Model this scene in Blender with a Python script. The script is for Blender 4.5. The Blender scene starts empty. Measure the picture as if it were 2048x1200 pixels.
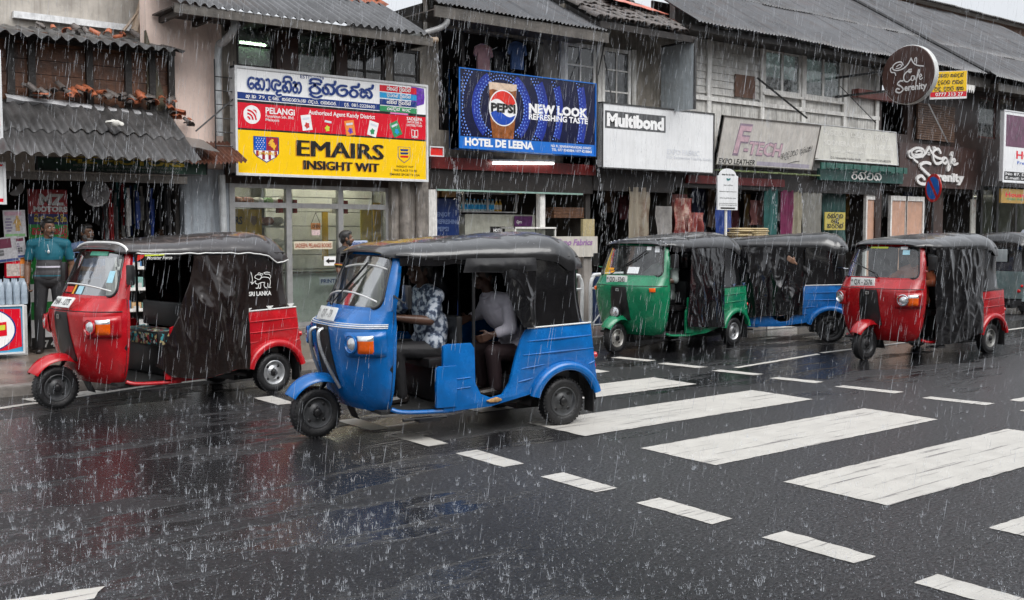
import bpy, bmesh, math, random
from math import sin, cos, pi, sqrt, radians, atan2
from mathutils import Vector, Matrix, noise
from mathutils.geometry import tessellate_polygon

scene = bpy.context.scene
col = scene.collection
R = random.Random(11)

# ------------------------------------------------------------------ camera
FPX, YAW, PITCH, HC = 2140.0, radians(38.8), math.atan(135 / 2140.0), 1.68
cd = bpy.data.cameras.new("camera"); cam = bpy.data.objects.new("camera", cd); col.objects.link(cam)
cd.sensor_width = 36; cd.lens = FPX / 2048 * 36; cd.clip_end = 500; cd.clip_start = .05
cam.location = (0, 0, HC); cam.rotation_euler = (pi / 2 - PITCH, 0, -YAW)
scene.camera = cam

# ------------------------------------------------------------------ sky, sun, exposure
SUN_EL, SUN_AZ = radians(50), radians(200)
w = bpy.data.worlds.new("World"); scene.world = w; w.use_nodes = True
nt = w.node_tree; nt.nodes.clear()
sk = nt.nodes.new('ShaderNodeTexSky'); sk.sky_type = 'NISHITA'; sk.sun_disc = False
sk.sun_elevation = SUN_EL; sk.sun_rotation = SUN_AZ; sk.air_density = 1.0; sk.dust_density = 6.0
hs = nt.nodes.new('ShaderNodeHueSaturation'); hs.inputs['Saturation'].default_value = .16
cl = nt.nodes.new('ShaderNodeMixRGB'); cl.blend_type = 'MIX'; cl.inputs[0].default_value = .55; cl.inputs[2].default_value = (7.2, 7.5, 8.0, 1)
bg = nt.nodes.new('ShaderNodeBackground'); bg.inputs[1].default_value = .12
ow = nt.nodes.new('ShaderNodeOutputWorld')
nt.links.new(sk.outputs[0], hs.inputs['Color']); nt.links.new(hs.outputs[0], cl.inputs[1])
# overcast dome: brighter overhead than at the horizon
gt = nt.nodes.new('ShaderNodeTexCoord'); gs = nt.nodes.new('ShaderNodeSeparateXYZ'); gm = nt.nodes.new('ShaderNodeMapRange'); gx = nt.nodes.new('ShaderNodeMixRGB')
gm.inputs[1].default_value = -.05; gm.inputs[2].default_value = .95; gm.inputs[3].default_value = .70; gm.inputs[4].default_value = 1.30; gx.blend_type = 'MULTIPLY'; gx.inputs[0].default_value = 1
nt.links.new(gt.outputs['Generated'], gs.inputs[0]); nt.links.new(gs.outputs[2], gm.inputs[0]); nt.links.new(cl.outputs[0], gx.inputs[1]); nt.links.new(gm.outputs[0], gx.inputs[2])
nt.links.new(gx.outputs[0], bg.inputs[0]); nt.links.new(bg.outputs[0], ow.inputs[0])
sd = bpy.data.lights.new("sun", 'SUN'); sd.energy = 1.3; sd.angle = radians(40); sd.color = (1, .98, .95)
sun = bpy.data.objects.new("sun", sd); col.objects.link(sun); sun.rotation_euler = (pi / 2 - SUN_EL, 0, radians(20))
vs = scene.view_settings
scene.display_settings.display_device = 'sRGB'
vs.view_transform = 'Standard'; vs.look = 'None'; vs.gamma = 1; vs.exposure = .58
scene.cycles.max_bounces = 6; scene.cycles.transparent_max_bounces = 24; scene.cycles.use_denoising = True
scene.cycles.sample_clamp_indirect = 4

# ------------------------------------------------------------------ picture point -> place
_cy, _sy, _cp, _sp = cos(YAW), sin(YAW), cos(PITCH), sin(PITCH)
_r = Vector((_cy, -_sy, 0)); _f = Vector((_sy * _cp, _cy * _cp, -_sp)); _u = Vector((_sy * _sp, _cy * _sp, _cp))
CAM = Vector((0, 0, HC))
def ray(px, py): return _f + _r * ((px - 1024) / FPX) - _u * ((py - 600) / FPX)
def P(px, py, Y):
    d = ray(px, py); return CAM + d * (Y / d.y)
def G(px, py, z=0):
    d = ray(px, py); return CAM + d * ((z - HC) / d.z)

# ------------------------------------------------------------------ materials
MATS = {}
def M(name, c, rough=.5, metal=0, var=.15, vs=6, bump=0, bs=40, coat=0, spec=.5, streak=0, streak_col=(.02, .018, .015), emit=0, alpha=1, blot=0):
    if name in MATS: return MATS[name]
    m = bpy.data.materials.new(name); m.use_nodes = True; MATS[name] = m
    n, l = m.node_tree.nodes, m.node_tree.links
    b = n['Principled BSDF']; c = tuple(c)
    b.inputs['Roughness'].default_value = rough; b.inputs['Metallic'].default_value = metal
    b.inputs['Specular IOR Level'].default_value = spec
    if coat:
        b.inputs['Coat Weight'].default_value = coat; b.inputs['Coat Roughness'].default_value = .06
    tc = n.new('ShaderNodeTexCoord')
    src = None
    if var:
        nz = n.new('ShaderNodeTexNoise'); nz.inputs['Scale'].default_value = vs; nz.inputs['Detail'].default_value = 5
        nz.inputs['Roughness'].default_value = .65
        l.new(tc.outputs['Object'], nz.inputs['Vector'])
        mx = n.new('ShaderNodeMixRGB')
        mx.inputs[1].default_value = tuple(x * (1 - var) for x in c) + (1,)
        mx.inputs[2].default_value = tuple(min(1, x * (1 + var)) for x in c) + (1,)
        rp = n.new('ShaderNodeValToRGB'); rp.color_ramp.elements[0].position = .3; rp.color_ramp.elements[1].position = .7
        l.new(nz.outputs[0], rp.inputs[0]); l.new(rp.outputs[0], mx.inputs[0])
        src = mx.outputs[0]
        rr = n.new('ShaderNodeMapRange'); rr.inputs[3].default_value = max(.02, rough * .8); rr.inputs[4].default_value = min(1, rough * 1.25)
        l.new(nz.outputs[0], rr.inputs[0]); l.new(rr.outputs[0], b.inputs['Roughness'])
    if streak:
        mp = n.new('ShaderNodeMapping'); mp.inputs['Scale'].default_value = (7, 7, .55)
        l.new(tc.outputs['Object'], mp.inputs[0])
        n2 = n.new('ShaderNodeTexNoise'); n2.inputs['Scale'].default_value = 2.2; n2.inputs['Detail'].default_value = 7; n2.inputs['Roughness'].default_value = .7
        l.new(mp.outputs[0], n2.inputs['Vector'])
        r2 = n.new('ShaderNodeValToRGB'); r2.color_ramp.elements[0].position = .46; r2.color_ramp.elements[1].position = .72
        l.new(n2.outputs[0], r2.inputs[0])
        ml = n.new('ShaderNodeMath'); ml.operation = 'MULTIPLY'; ml.inputs[1].default_value = streak
        l.new(r2.outputs[0], ml.inputs[0])
        m2 = n.new('ShaderNodeMixRGB'); l.new(ml.outputs[0], m2.inputs[0])
        if src: l.new(src, m2.inputs[1])
        else: m2.inputs[1].default_value = c + (1,)
        m2.inputs[2].default_value = tuple(streak_col) + (1,); src = m2.outputs[0]
    if blot:
        n3 = n.new('ShaderNodeTexNoise'); n3.inputs['Scale'].default_value = 2.6; n3.inputs['Detail'].default_value = 9; n3.inputs['Roughness'].default_value = .72
        l.new(tc.outputs['Object'], n3.inputs['Vector'])
        r3 = n.new('ShaderNodeValToRGB'); r3.color_ramp.elements[0].position = .5; r3.color_ramp.elements[1].position = .62
        l.new(n3.outputs[0], r3.inputs[0])
        ml = n.new('ShaderNodeMath'); ml.operation = 'MULTIPLY'; ml.inputs[1].default_value = blot
        l.new(r3.outputs[0], ml.inputs[0])
        m3 = n.new('ShaderNodeMixRGB'); l.new(ml.outputs[0], m3.inputs[0])
        if src: l.new(src, m3.inputs[1])
        else: m3.inputs[1].default_value = c + (1,)
        m3.inputs[2].default_value = tuple(streak_col) + (1,); src = m3.outputs[0]
    if src: l.new(src, b.inputs['Base Color'])
    else: b.inputs['Base Color'].default_value = c + (1,)
    if bump:
        nb = n.new('ShaderNodeTexNoise'); nb.inputs['Scale'].default_value = bs; nb.inputs['Detail'].default_value = 4
        l.new(tc.outputs['Object'], nb.inputs['Vector'])
        bp = n.new('ShaderNodeBump'); bp.inputs['Strength'].default_value = bump; bp.inputs['Distance'].default_value = .02
        l.new(nb.outputs[0], bp.inputs['Height']); l.new(bp.outputs[0], b.inputs['Normal'])
    if emit:
        b.inputs['Emission Color'].default_value = c + (1,); b.inputs['Emission Strength'].default_value = emit
    if alpha < 1: b.inputs['Alpha'].default_value = alpha
    return m

def glass(name, tint=(.85, .9, .9), refl=.12, dirt=.1):
    if name in MATS: return MATS[name]
    m = bpy.data.materials.new(name); m.use_nodes = True; MATS[name] = m
    n, l = m.node_tree.nodes, m.node_tree.links; n.clear()
    tr = n.new('ShaderNodeBsdfTransparent'); tr.inputs[0].default_value = tint + (1,)
    gl = n.new('ShaderNodeBsdfGlossy'); gl.inputs['Roughness'].default_value = .04
    df = n.new('ShaderNodeBsdfDiffuse'); df.inputs[0].default_value = (.5, .52, .52, 1)
    tc = n.new('ShaderNodeTexCoord'); nz = n.new('ShaderNodeTexNoise'); nz.inputs['Scale'].default_value = 9; nz.inputs['Detail'].default_value = 8
    l.new(tc.outputs['Object'], nz.inputs['Vector'])
    rp = n.new('ShaderNodeMapRange'); rp.inputs[1].default_value = .35; rp.inputs[2].default_value = .8; rp.inputs[3].default_value = dirt * .3; rp.inputs[4].default_value = dirt * 1.6
    l.new(nz.outputs[0], rp.inputs[0])
    lw = n.new('ShaderNodeLayerWeight'); lw.inputs[0].default_value = .18
    mr = n.new('ShaderNodeMapRange'); mr.inputs[3].default_value = refl; mr.inputs[4].default_value = .55
    l.new(lw.outputs['Fresnel'], mr.inputs[0])
    bp = n.new('ShaderNodeBump'); bp.inputs['Strength'].default_value = .06; bp.inputs['Distance'].default_value = .02
    l.new(nz.outputs[0], bp.inputs['Height']); l.new(bp.outputs[0], gl.inputs['Normal'])
    a = n.new('ShaderNodeMixShader'); b = n.new('ShaderNodeMixShader'); o = n.new('ShaderNodeOutputMaterial')
    l.new(rp.outputs[0], a.inputs[0]); l.new(tr.outputs[0], a.inputs[1]); l.new(df.outputs[0], a.inputs[2])
    l.new(mr.outputs[0], b.inputs[0]); l.new(a.outputs[0], b.inputs[1]); l.new(gl.outputs[0], b.inputs[2]); l.new(b.outputs[0], o.inputs[0])
    return m

# ------------------------------------------------------------------ object helpers
def tag(o, label=None, cat=None, group=None, kind=None):
    for k, v in (('label', label), ('category', cat), ('group', group), ('kind', kind)):
        if v: o[k] = v
    return o
def thing(name, label, cat, loc=(0, 0, 0), rz=0, group=None):
    o = bpy.data.objects.new(name, None); col.objects.link(o); o.empty_display_size = .2
    o.location = loc; o.rotation_euler = (0, 0, rz)
    return tag(o, label, cat, group)

class MB:
    """collects shapes in one space and links them as one mesh object"""
    def __init__(s): s.v = []; s.f = []; s.mi = []; s.k = 0
    def mat(s, k): s.k = k; return s
    def add(s, vs, fs):
        b = len(s.v); s.v += [tuple(v) for v in vs]
        for f in fs: s.f.append([b + i for i in f]); s.mi.append(s.k)
        return s
    def box(s, a, b):
        x0, y0, z0 = a; x1, y1, z1 = b
        if x0 > x1: x0, x1 = x1, x0
        if y0 > y1: y0, y1 = y1, y0
        if z0 > z1: z0, z1 = z1, z0
        return s.add([(x0, y0, z0), (x1, y0, z0), (x1, y1, z0), (x0, y1, z0), (x0, y0, z1), (x1, y0, z1), (x1, y1, z1), (x0, y1, z1)],
                     [(3, 2, 1, 0), (4, 5, 6, 7), (0, 1, 5, 4), (1, 2, 6, 5), (2, 3, 7, 6), (3, 0, 4, 7)])
    def obox(s, c, ax, ay, az):
        c, ax, ay, az = Vector(c), Vector(ax), Vector(ay), Vector(az)
        q = [c + ax * i + ay * j + az * k for k in (-1, 1) for j in (-1, 1) for i in (-1, 1)]
        return s.add(q, [(0, 2, 3, 1), (4, 5, 7, 6), (0, 1, 5, 4), (1, 3, 7, 5), (3, 2, 6, 7), (2, 0, 4, 6)])
    def prism(s, pts, d):
        """flat polygon (3d points) pushed along d"""
        n = len(pts); d = Vector(d); p = [Vector(q) for q in pts]
        tri = tessellate_polygon([p])
        nrm = Vector((0, 0, 0))
        for i in range(n): nrm += p[i].cross(p[(i + 1) % n])
        fl = nrm.dot(d) < 0
        vs = p + [q + d for q in p]; fs = []
        for t in tri:
            tn = (p[t[1]] - p[t[0]]).cross(p[t[2]] - p[t[0]])
            t = list(t)
            if tn.dot(d) > 0: t.reverse()
            fs.append(t); fs.append([i + n for i in reversed(t)])
        for i in range(n):
            j = (i + 1) % n; fs.append([i, j, j + n, i + n] if not fl else [j, i, i + n, j + n])
        return s.add(vs, fs)
    def grid(s, fn, nu, nv, closed_u=False):
        vs = [fn(i / nu, j / nv) for j in range(nv + 1) for i in range(nu + 1)]
        fs = [(j * (nu + 1) + i, j * (nu + 1) + i + 1, (j + 1) * (nu + 1) + i + 1, (j + 1) * (nu + 1) + i) for j in range(nv) for i in range(nu)]
        return s.add(vs, fs)
    def shell(s, fn, nu, nv, t):
        """grid with thickness: t is an offset vector"""
        t = Vector(t)
        a = [Vector(fn(i / nu, j / nv)) for j in range(nv + 1) for i in range(nu + 1)]
        n = len(a); q = lambda i, j: j * (nu + 1) + i
        fs = []
        for j in range(nv):
            for i in range(nu):
                f = (q(i, j), q(i + 1, j), q(i + 1, j + 1), q(i, j + 1)); fs.append(f); fs.append(tuple(k + n for k in reversed(f)))
        for i in range(nu):
            fs.append((q(i + 1, 0), q(i, 0), q(i, 0) + n, q(i + 1, 0) + n)); fs.append((q(i, nv), q(i + 1, nv), q(i + 1, nv) + n, q(i, nv) + n))
        for j in range(nv):
            fs.append((q(0, j), q(0, j + 1), q(0, j + 1) + n, q(0, j) + n)); fs.append((q(nu, j + 1), q(nu, j), q(nu, j) + n, q(nu, j + 1) + n))
        return s.add(a + [p + t for p in a], fs)
    def tube(s, pts, r, n=8, closed=False, caps=True):
        p = [Vector(q) for q in pts]; m = len(p); rr = r if isinstance(r, (list, tuple)) else [r] * m
        up = None; rings = []
        for i in range(m):
            if closed: t = p[(i + 1) % m] - p[i - 1]
            else: t = p[min(i + 1, m - 1)] - p[max(i - 1, 0)]
            if t.length < 1e-9: t = Vector((0, 0, 1))
            t.normalize()
            if up is None: up = t.orthogonal().normalized()
            else:
                up = up - t * up.dot(t)
                up = up.normalized() if up.length > 1e-6 else t.orthogonal().normalized()
            bi = t.cross(up)
            rings.append([p[i] + (up * cos(2 * pi * k / n) + bi * sin(2 * pi * k / n)) * rr[i] for k in range(n)])
        vs = [v for g in rings for v in g]; fs = []
        for i in range(m if closed else m - 1):
            a, b = i * n, ((i + 1) % m) * n
            for k in range(n): fs.append((a + k, a + (k + 1) % n, b + (k + 1) % n, b + k))
        if caps and not closed:
            fs.append(tuple(reversed(range(n)))); fs.append(tuple((m - 1) * n + k for k in range(n)))
        return s.add(vs, fs)
    def lathe(s, prof, c=(0, 0, 0), ax=(0, 0, 1), n=24, a0=0, a1=2 * pi):
        """prof: (radius, height along ax)"""
        ax = Vector(ax).normalized(); u = ax.orthogonal().normalized(); v = ax.cross(u); c = Vector(c)
        full = abs(a1 - a0 - 2 * pi) < 1e-6; m = n if full else n + 1
        vs = [c + ax * h + (u * cos(a0 + (a1 - a0) * k / n) + v * sin(a0 + (a1 - a0) * k / n)) * r for (r, h) in prof for k in range(m)]
        fs = []
        for i in range(len(prof) - 1):
            for k in range(n):
                k2 = (k + 1) % m; fs.append((i * m + k, i * m + k2, (i + 1) * m + k2, (i + 1) * m + k))
        return s.add(vs, fs)
    def disc(s, c, ax, r, n=24, th=.002):
        return s.lathe([(.0001, th), (r, th), (r, 0), (.0001, 0)], c, ax, n)
    def ball(s, c, r, nu=12, nv=8):
        c = Vector(c); r = Vector((r, r, r)) if not hasattr(r, '__len__') else Vector(r)
        vs = [(c.x, c.y, c.z + r.z)]
        for j in range(1, nv):
            a = pi * j / nv
            for i in range(nu): vs.append((c.x + r.x * sin(a) * cos(2 * pi * i / nu), c.y + r.y * sin(a) * sin(2 * pi * i / nu), c.z + r.z * cos(a)))
        vs.append((c.x, c.y, c.z - r.z)); L = len(vs) - 1; fs = []
        for i in range(nu):
            k = (i + 1) % nu
            fs.append((0, 1 + i, 1 + k)); fs.append((L, L - nu + k, L - nu + i))
            for j in range(nv - 2): fs.append((1 + j * nu + i, 1 + (j + 1) * nu + i, 1 + (j + 1) * nu + k, 1 + j * nu + k))
        return s.add(vs, fs)
    def capsule(s, a, b, ra, rb, n=12):
        a, b = Vector(a), Vector(b); s.ball(a, ra, n, 8); s.ball(b, rb, n, 8)
        if (b - a).length > 1e-5: s.tube([a, b], [ra, rb], n)
        return s
    def mesh(s, me, mtx):
        b = len(s.v); s.v += [tuple(mtx @ v.co) for v in me.vertices]
        for p in me.polygons: s.f.append([b + i for i in p.vertices]); s.mi.append(s.k)
        return s
    def xf(s, mtx, start=0):
        s.v[start:] = [tuple(mtx @ Vector(v)) for v in s.v[start:]]; return s
    def build(s, name, mats, parent=None, smooth=30, world=True, bevel=0, fix=False, extra=None):
        me = bpy.data.meshes.new(name); off = Vector((0, 0, 0))
        if parent is not None and world:
            p = parent
            while p is not None: off += p.location; p = p.parent
        me.from_pydata([tuple(Vector(v) - off) for v in s.v] if off.length else s.v, [], s.f)
        if not isinstance(mats, (list, tuple)): mats = [mats]
        for m in mats: me.materials.append(m)
        for p, k in zip(me.polygons, s.mi): p.material_index = min(k, len(mats) - 1)
        if fix or bevel:
            bm = bmesh.new(); bm.from_mesh(me); bmesh.ops.remove_doubles(bm, verts=bm.verts, dist=1e-5)
            if fix: bmesh.ops.recalc_face_normals(bm, faces=bm.faces)
            if bevel:
                ed = [e for e in bm.edges if len(e.link_faces) == 2 and e.calc_face_angle(0) > radians(35)]
                bmesh.ops.bevel(bm, geom=ed, offset=bevel, segments=2, affect='EDGES', profile=.6, clamp_overlap=True)
            bm.to_mesh(me); bm.free()
        if extra is not None:
            nv = len(me.vertices); v2 = [tuple(v.co) for v in me.vertices] + [tuple(Vector(v) - off) for v in extra.v]
            f2 = [tuple(p.vertices) for p in me.polygons]; k2 = [p.material_index for p in me.polygons] + list(extra.mi)
            f2 += [tuple(nv + i for i in f) for f in extra.f]
            me.clear_geometry(); me.from_pydata(v2, [], f2)
            for p, k in zip(me.polygons, k2): p.material_index = min(k, len(mats) - 1)
        me.update()
        if smooth:
            for p in me.polygons: p.use_smooth = True
            me.set_sharp_from_angle(angle=radians(smooth))
        o = bpy.data.objects.new(name, me); col.objects.link(o)
        if parent is not None: o.parent = parent
        return o
    def local(s, name, mats, parent=None, **k): return s.build(name, mats, parent, world=False, **k)

def basis(o, ux, uy):
    ux, uy = Vector(ux).normalized(), Vector(uy).normalized(); n = ux.cross(uy)
    m = Matrix.Identity(4)
    for i in range(3): m[i][0], m[i][1], m[i][2], m[i][3] = ux[i], uy[i], n[i], o[i]
    return m
def crv(pts, n=6, closed=False):
    """Catmull-Rom through the points"""
    p = [Vector(q) for q in pts]; out = []; m = len(p)
    for i in range(m if closed else m - 1):
        if closed: a, b, c, d = p[i - 1], p[i], p[(i + 1) % m], p[(i + 2) % m]
        else: a, b, c, d = p[max(i - 1, 0)], p[i], p[i + 1], p[min(i + 2, m - 1)]
        for k in range(n):
            t = k / n
            out.append(.5 * ((2 * b) + (c - a) * t + (2 * a - 5 * b + 4 * c - d) * t * t + (3 * b - a - 3 * c + d) * t ** 3))
    if not closed: out.append(p[-1])
    return out

# ------------------------------------------------------------------ lettering
def text_mesh(s, bold=0, ext=.0, shear=0):
    c = bpy.data.curves.new("t", 'FONT'); c.body = s; c.size = 1; c.offset = bold; c.extrude = ext; c.shear = shear; c.resolution_u = 2
    o = bpy.data.objects.new("t", c); col.objects.link(o)
    dg = bpy.context.evaluated_depsgraph_get(); me = bpy.data.meshes.new_from_object(o.evaluated_get(dg))
    bpy.data.objects.remove(o); bpy.data.curves.remove(c); return me
def put_text(mb, s, o, ux, uy, h, w=None, bold=0, align='L', lift=.003, shear=0, thick=0, warp=None):
    """capital height h, total width w; o is the lower left (L), middle (C) or lower right (R)"""
    me = text_mesh(s, bold, 0, shear)
    if not me.vertices: return
    xs = [v.co.x for v in me.vertices]; x0, x1 = min(xs), max(xs)
    sy = h / .70; sx = (w / (x1 - x0)) if w else sy
    W = (x1 - x0) * sx; dx = {'L': 0, 'C': -W / 2, 'R': -W}[align]
    ux, uy = Vector(ux).normalized(), Vector(uy).normalized(); nn = ux.cross(uy); o = Vector(o) + nn * lift
    b = len(mb.v)
    for v in me.vertices:
        X = (v.co.x - x0) * sx + dx; Y = v.co.y * sy
        mb.v.append(tuple(o + ux * X + uy * Y))
    fs = [[b + i for i in p.vertices] for p in me.polygons]
    mb.f += fs; mb.mi += [mb.k] * len(fs)
    if thick:
        nv = len(me.vertices); bb = len(mb.v)
        for i in range(nv): mb.v.append(tuple(Vector(mb.v[b + i]) - nn * thick))
        cnt = {}
        for p in me.polygons:
            vs_ = list(p.vertices)
            for i in range(len(vs_)):
                a, c_ = vs_[i], vs_[(i + 1) % len(vs_)]; cnt[(a, c_)] = 1
        for (a, c_) in cnt:
            if (c_, a) not in cnt: mb.f.append([b + c_, b + a, bb + a, bb + c_]); mb.mi.append(mb.k)
    bpy.data.meshes.remove(me)
RIB = [0]
def ribbon(mb, pts, wd, closed=False):
    """flat stroke of width wd in the xy plane (2d points), returned through mb at z=0"""
    RIB[0] = (RIB[0] + 1) % 8; zz = RIB[0] * .0006
    p = [Vector((q[0], q[1], zz)) for q in pts]; m = len(p); vs = []
    for i in range(m):
        t = (p[(i + 1) % m] - p[i - 1]) if closed else (p[min(i + 1, m - 1)] - p[max(i - 1, 0)])
        if t.length < 1e-9: t = Vector((1, 0, 0))
        t.normalize(); nn = Vector((-t.y, t.x, 0)); ww = wd(i / max(1, m - 1)) if callable(wd) else wd
        vs += [p[i] + nn * ww / 2, p[i] - nn * ww / 2]
    fs = []
    for i in range(m if closed else m - 1):
        j = (i + 1) % m; fs.append((2 * i + 1, 2 * j + 1, 2 * j, 2 * i))
    mb.add(vs, fs)
    if not closed:
        for e, q in ((0, p[0]), (m - 1, p[-1])):
            ww = wd(e / max(1, m - 1)) if callable(wd) else wd
            mb.add([q + Vector((0, 0, .0003))] + [q + Vector((cos(a) * ww / 2, sin(a) * ww / 2, .0003)) for a in [2 * pi * k / 10 for k in range(10)]], [(0, 1 + k, 1 + (k + 1) % 10) for k in range(10)])
# round letters of the local script, one stroke list each (unit height, x from 0)
def _arc(cx, cy, r, a0, a1, n=9, ry=None):
    ry = ry or r; return [(cx + r * cos(radians(a0 + (a1 - a0) * k / n)), cy + ry * sin(radians(a0 + (a1 - a0) * k / n))) for k in range(n + 1)]
SI = {
 'e': (.62, [[(.55, .95), (.3, .98), (.08, .72), (.08, .3), (.3, .03), (.52, .16), (.55, .38), (.4, .5), (.27, .4)]]),
 'h': (.9, [[(.08, .9), (.22, .96), (.33, .8), (.3, .62), (.1, .5), (.06, .2), (.25, .02), (.45, .18), (.42, .42), (.28, .42)], [(.3, .62), (.45, .9), (.7, .92), (.84, .6), (.8, .2), (.66, .02), (.56, .1)]]),
 'A': (.45, [[(.08, .9), (.28, .98), (.38, .7), (.38, .3), (.25, .02), (.1, .06)]]),
 'x': (1.0, [[(.3, .05), (.08, .3), (.1, .75), (.35, .96), (.7, .92), (.9, .72), (.75, .55), (.5, .62), (.38, .4), (.45, .12), (.7, .05), (.9, .1)], [(.66, .05), (.5, -.2), (.65, -.36), (.92, -.3)]]),
 't': (.9, [[(.1, .88), (.25, .96), (.36, .8), (.3, .6), (.1, .45), (.08, .18), (.26, .02), (.46, .14), (.48, .38), (.32, .58), (.48, .86), (.7, .92), (.84, .62), (.8, .22), (.62, .02)]]),
 'p': (.85, [[(.1, .9), (.3, .96), (.42, .78), (.24, .62), (.08, .4), (.16, .1), (.42, .02), (.68, .1), (.76, .4), (.6, .62), (.44, .78), (.56, .96), (.76, .9)]]),
 'n': (.9, [[(.3, .55), (.1, .62), (.06, .28), (.24, .03), (.44, .2), (.36, .55), (.2, .78), (.34, .97), (.6, .92), (.82, .62), (.8, .25), (.62, .04), (.52, .14)]]),
 'T': (.85, [[(.72, .97), (.35, .97), (.08, .68), (.1, .25), (.4, .02), (.7, .15), (.78, .5), (.6, .66), (.4, .56)]]),
 'r': (.7, [[(.2, .62), (.07, .35), (.2, .05), (.45, .03), (.62, .3), (.52, .6), (.3, .7), (.2, .9), (.4, 1.0), (.58, 1.02)]]),
 's': (.95, [[(.06, .7), (.2, .85), (.36, .66), (.56, .86), (.76, .7)], [(.5, .5), (.2, .58), (.06, .3), (.25, .03), (.48, .3), (.7, .03), (.88, .3), (.8, .62)], [(.36, .66), (.52, .52)]]),
 'y': (.95, [[(.08, .75), (.1, .2), (.28, .03), (.44, .2), (.44, .55), (.46, .2), (.64, .03), (.84, .2), (.86, .6), (.72, .85), (.56, .72)]]),
 'm': (.85, [[(.36, .62), (.2, .9), (.06, .62), (.08, .2), (.38, .02), (.7, .14), (.78, .55), (.62, .9), (.42, .8), (.36, .55)]]),
 'v': (.8, [[(.2, .7), (.36, .95), (.64, .86), (.74, .5), (.64, .12), (.38, .02), (.1, .14), (.08, .42), (.26, .5)]]),
 'k': (.95, [[(.06, .85), (.2, .96), (.3, .78), (.1, .4), (.2, .06), (.42, .2), (.36, .52), (.56, .3), (.48, .02)], [(.36, .6), (.52, .92), (.78, .86), (.88, .5), (.74, .1)]]),
 'd': (.8, [[(.68, .85), (.4, .97), (.1, .78), (.2, .55), (.5, .62), (.24, .46), (.12, .2), (.38, .03), (.66, .1)], [(.44, .03), (.34, -.2), (.6, -.26)]]),
 'l': (.95, [[(.28, .5), (.1, .56), (.06, .22), (.26, .03), (.46, .2), (.4, .62), (.6, .94), (.84, .74), (.88, .3), (.7, .03), (.5, .06)]]),
 'a': (.9, [[(.1, .75), (.28, .92), (.36, .66), (.1, .42), (.14, .06), (.42, .06), (.46, .4), (.3, .5)], [(.46, .5), (.6, .9), (.84, .78), (.8, .4), (.62, .36)], [(.66, .36), (.68, -.2)]]),
 'b': (.85, [[(.1, .85), (.28, .96), (.36, .74), (.1, .5), (.1, .14), (.4, .02), (.7, .14), (.78, .55), (.6, .9), (.46, .74)]]),
 '.': (.3, [[(.1, .02), (.12, .06)]]), ',': (.3, [[(.12, .06), (.06, -.12)]]), ' ': (.45, []), '!': (.3, [[(.12, .98), (.12, .3)], [(.12, .05), (.12, .02)]]),
}
SI_UP = {'i': [(-.8, 1.12), (-.7, 1.32), (-.4, 1.38), (-.12, 1.3), (-.06, 1.1)], 'u': [(-.55, -.1), (-.35, -.3), (-.1, -.2)], 'q': [(-.3, .95), (-.1, 1.02), (-.04, 1.3)], 'R': [(-.8, -.1), (-.6, -.32), (-.3, -.34), (-.06, -.16)]}
def put_script(mb, s, o, ux, uy, h, w, wd=.13, lift=.003, thick=0):
    tmp = MB(); x = 0
    for ch in s:
        if ch in SI_UP:
            ribbon(tmp, crv([(x + a, b, 0) for a, b in SI_UP[ch]], 4), wd); continue
        if ch not in SI: continue
        ad, st = SI[ch]
        for q in st: ribbon(tmp, crv([(x + a, b, 0) for a, b in q], 4) if len(q) > 2 else [(x + a, b) for a, b in q], wd)
        x += ad + .06
    ux, uy = Vector(ux).normalized(), Vector(uy).normalized(); nn = ux.cross(uy); o = Vector(o) + nn * lift
    sx = w / max(x, .1)
    b = len(mb.v); mb.v += [tuple(o + ux * (v[0] * sx) + uy * (v[1] * h) + nn * v[2]) for v in tmp.v]
    for f in tmp.f: mb.f.append([b + i for i in f]); mb.mi.append(mb.k)
    return mb
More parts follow.
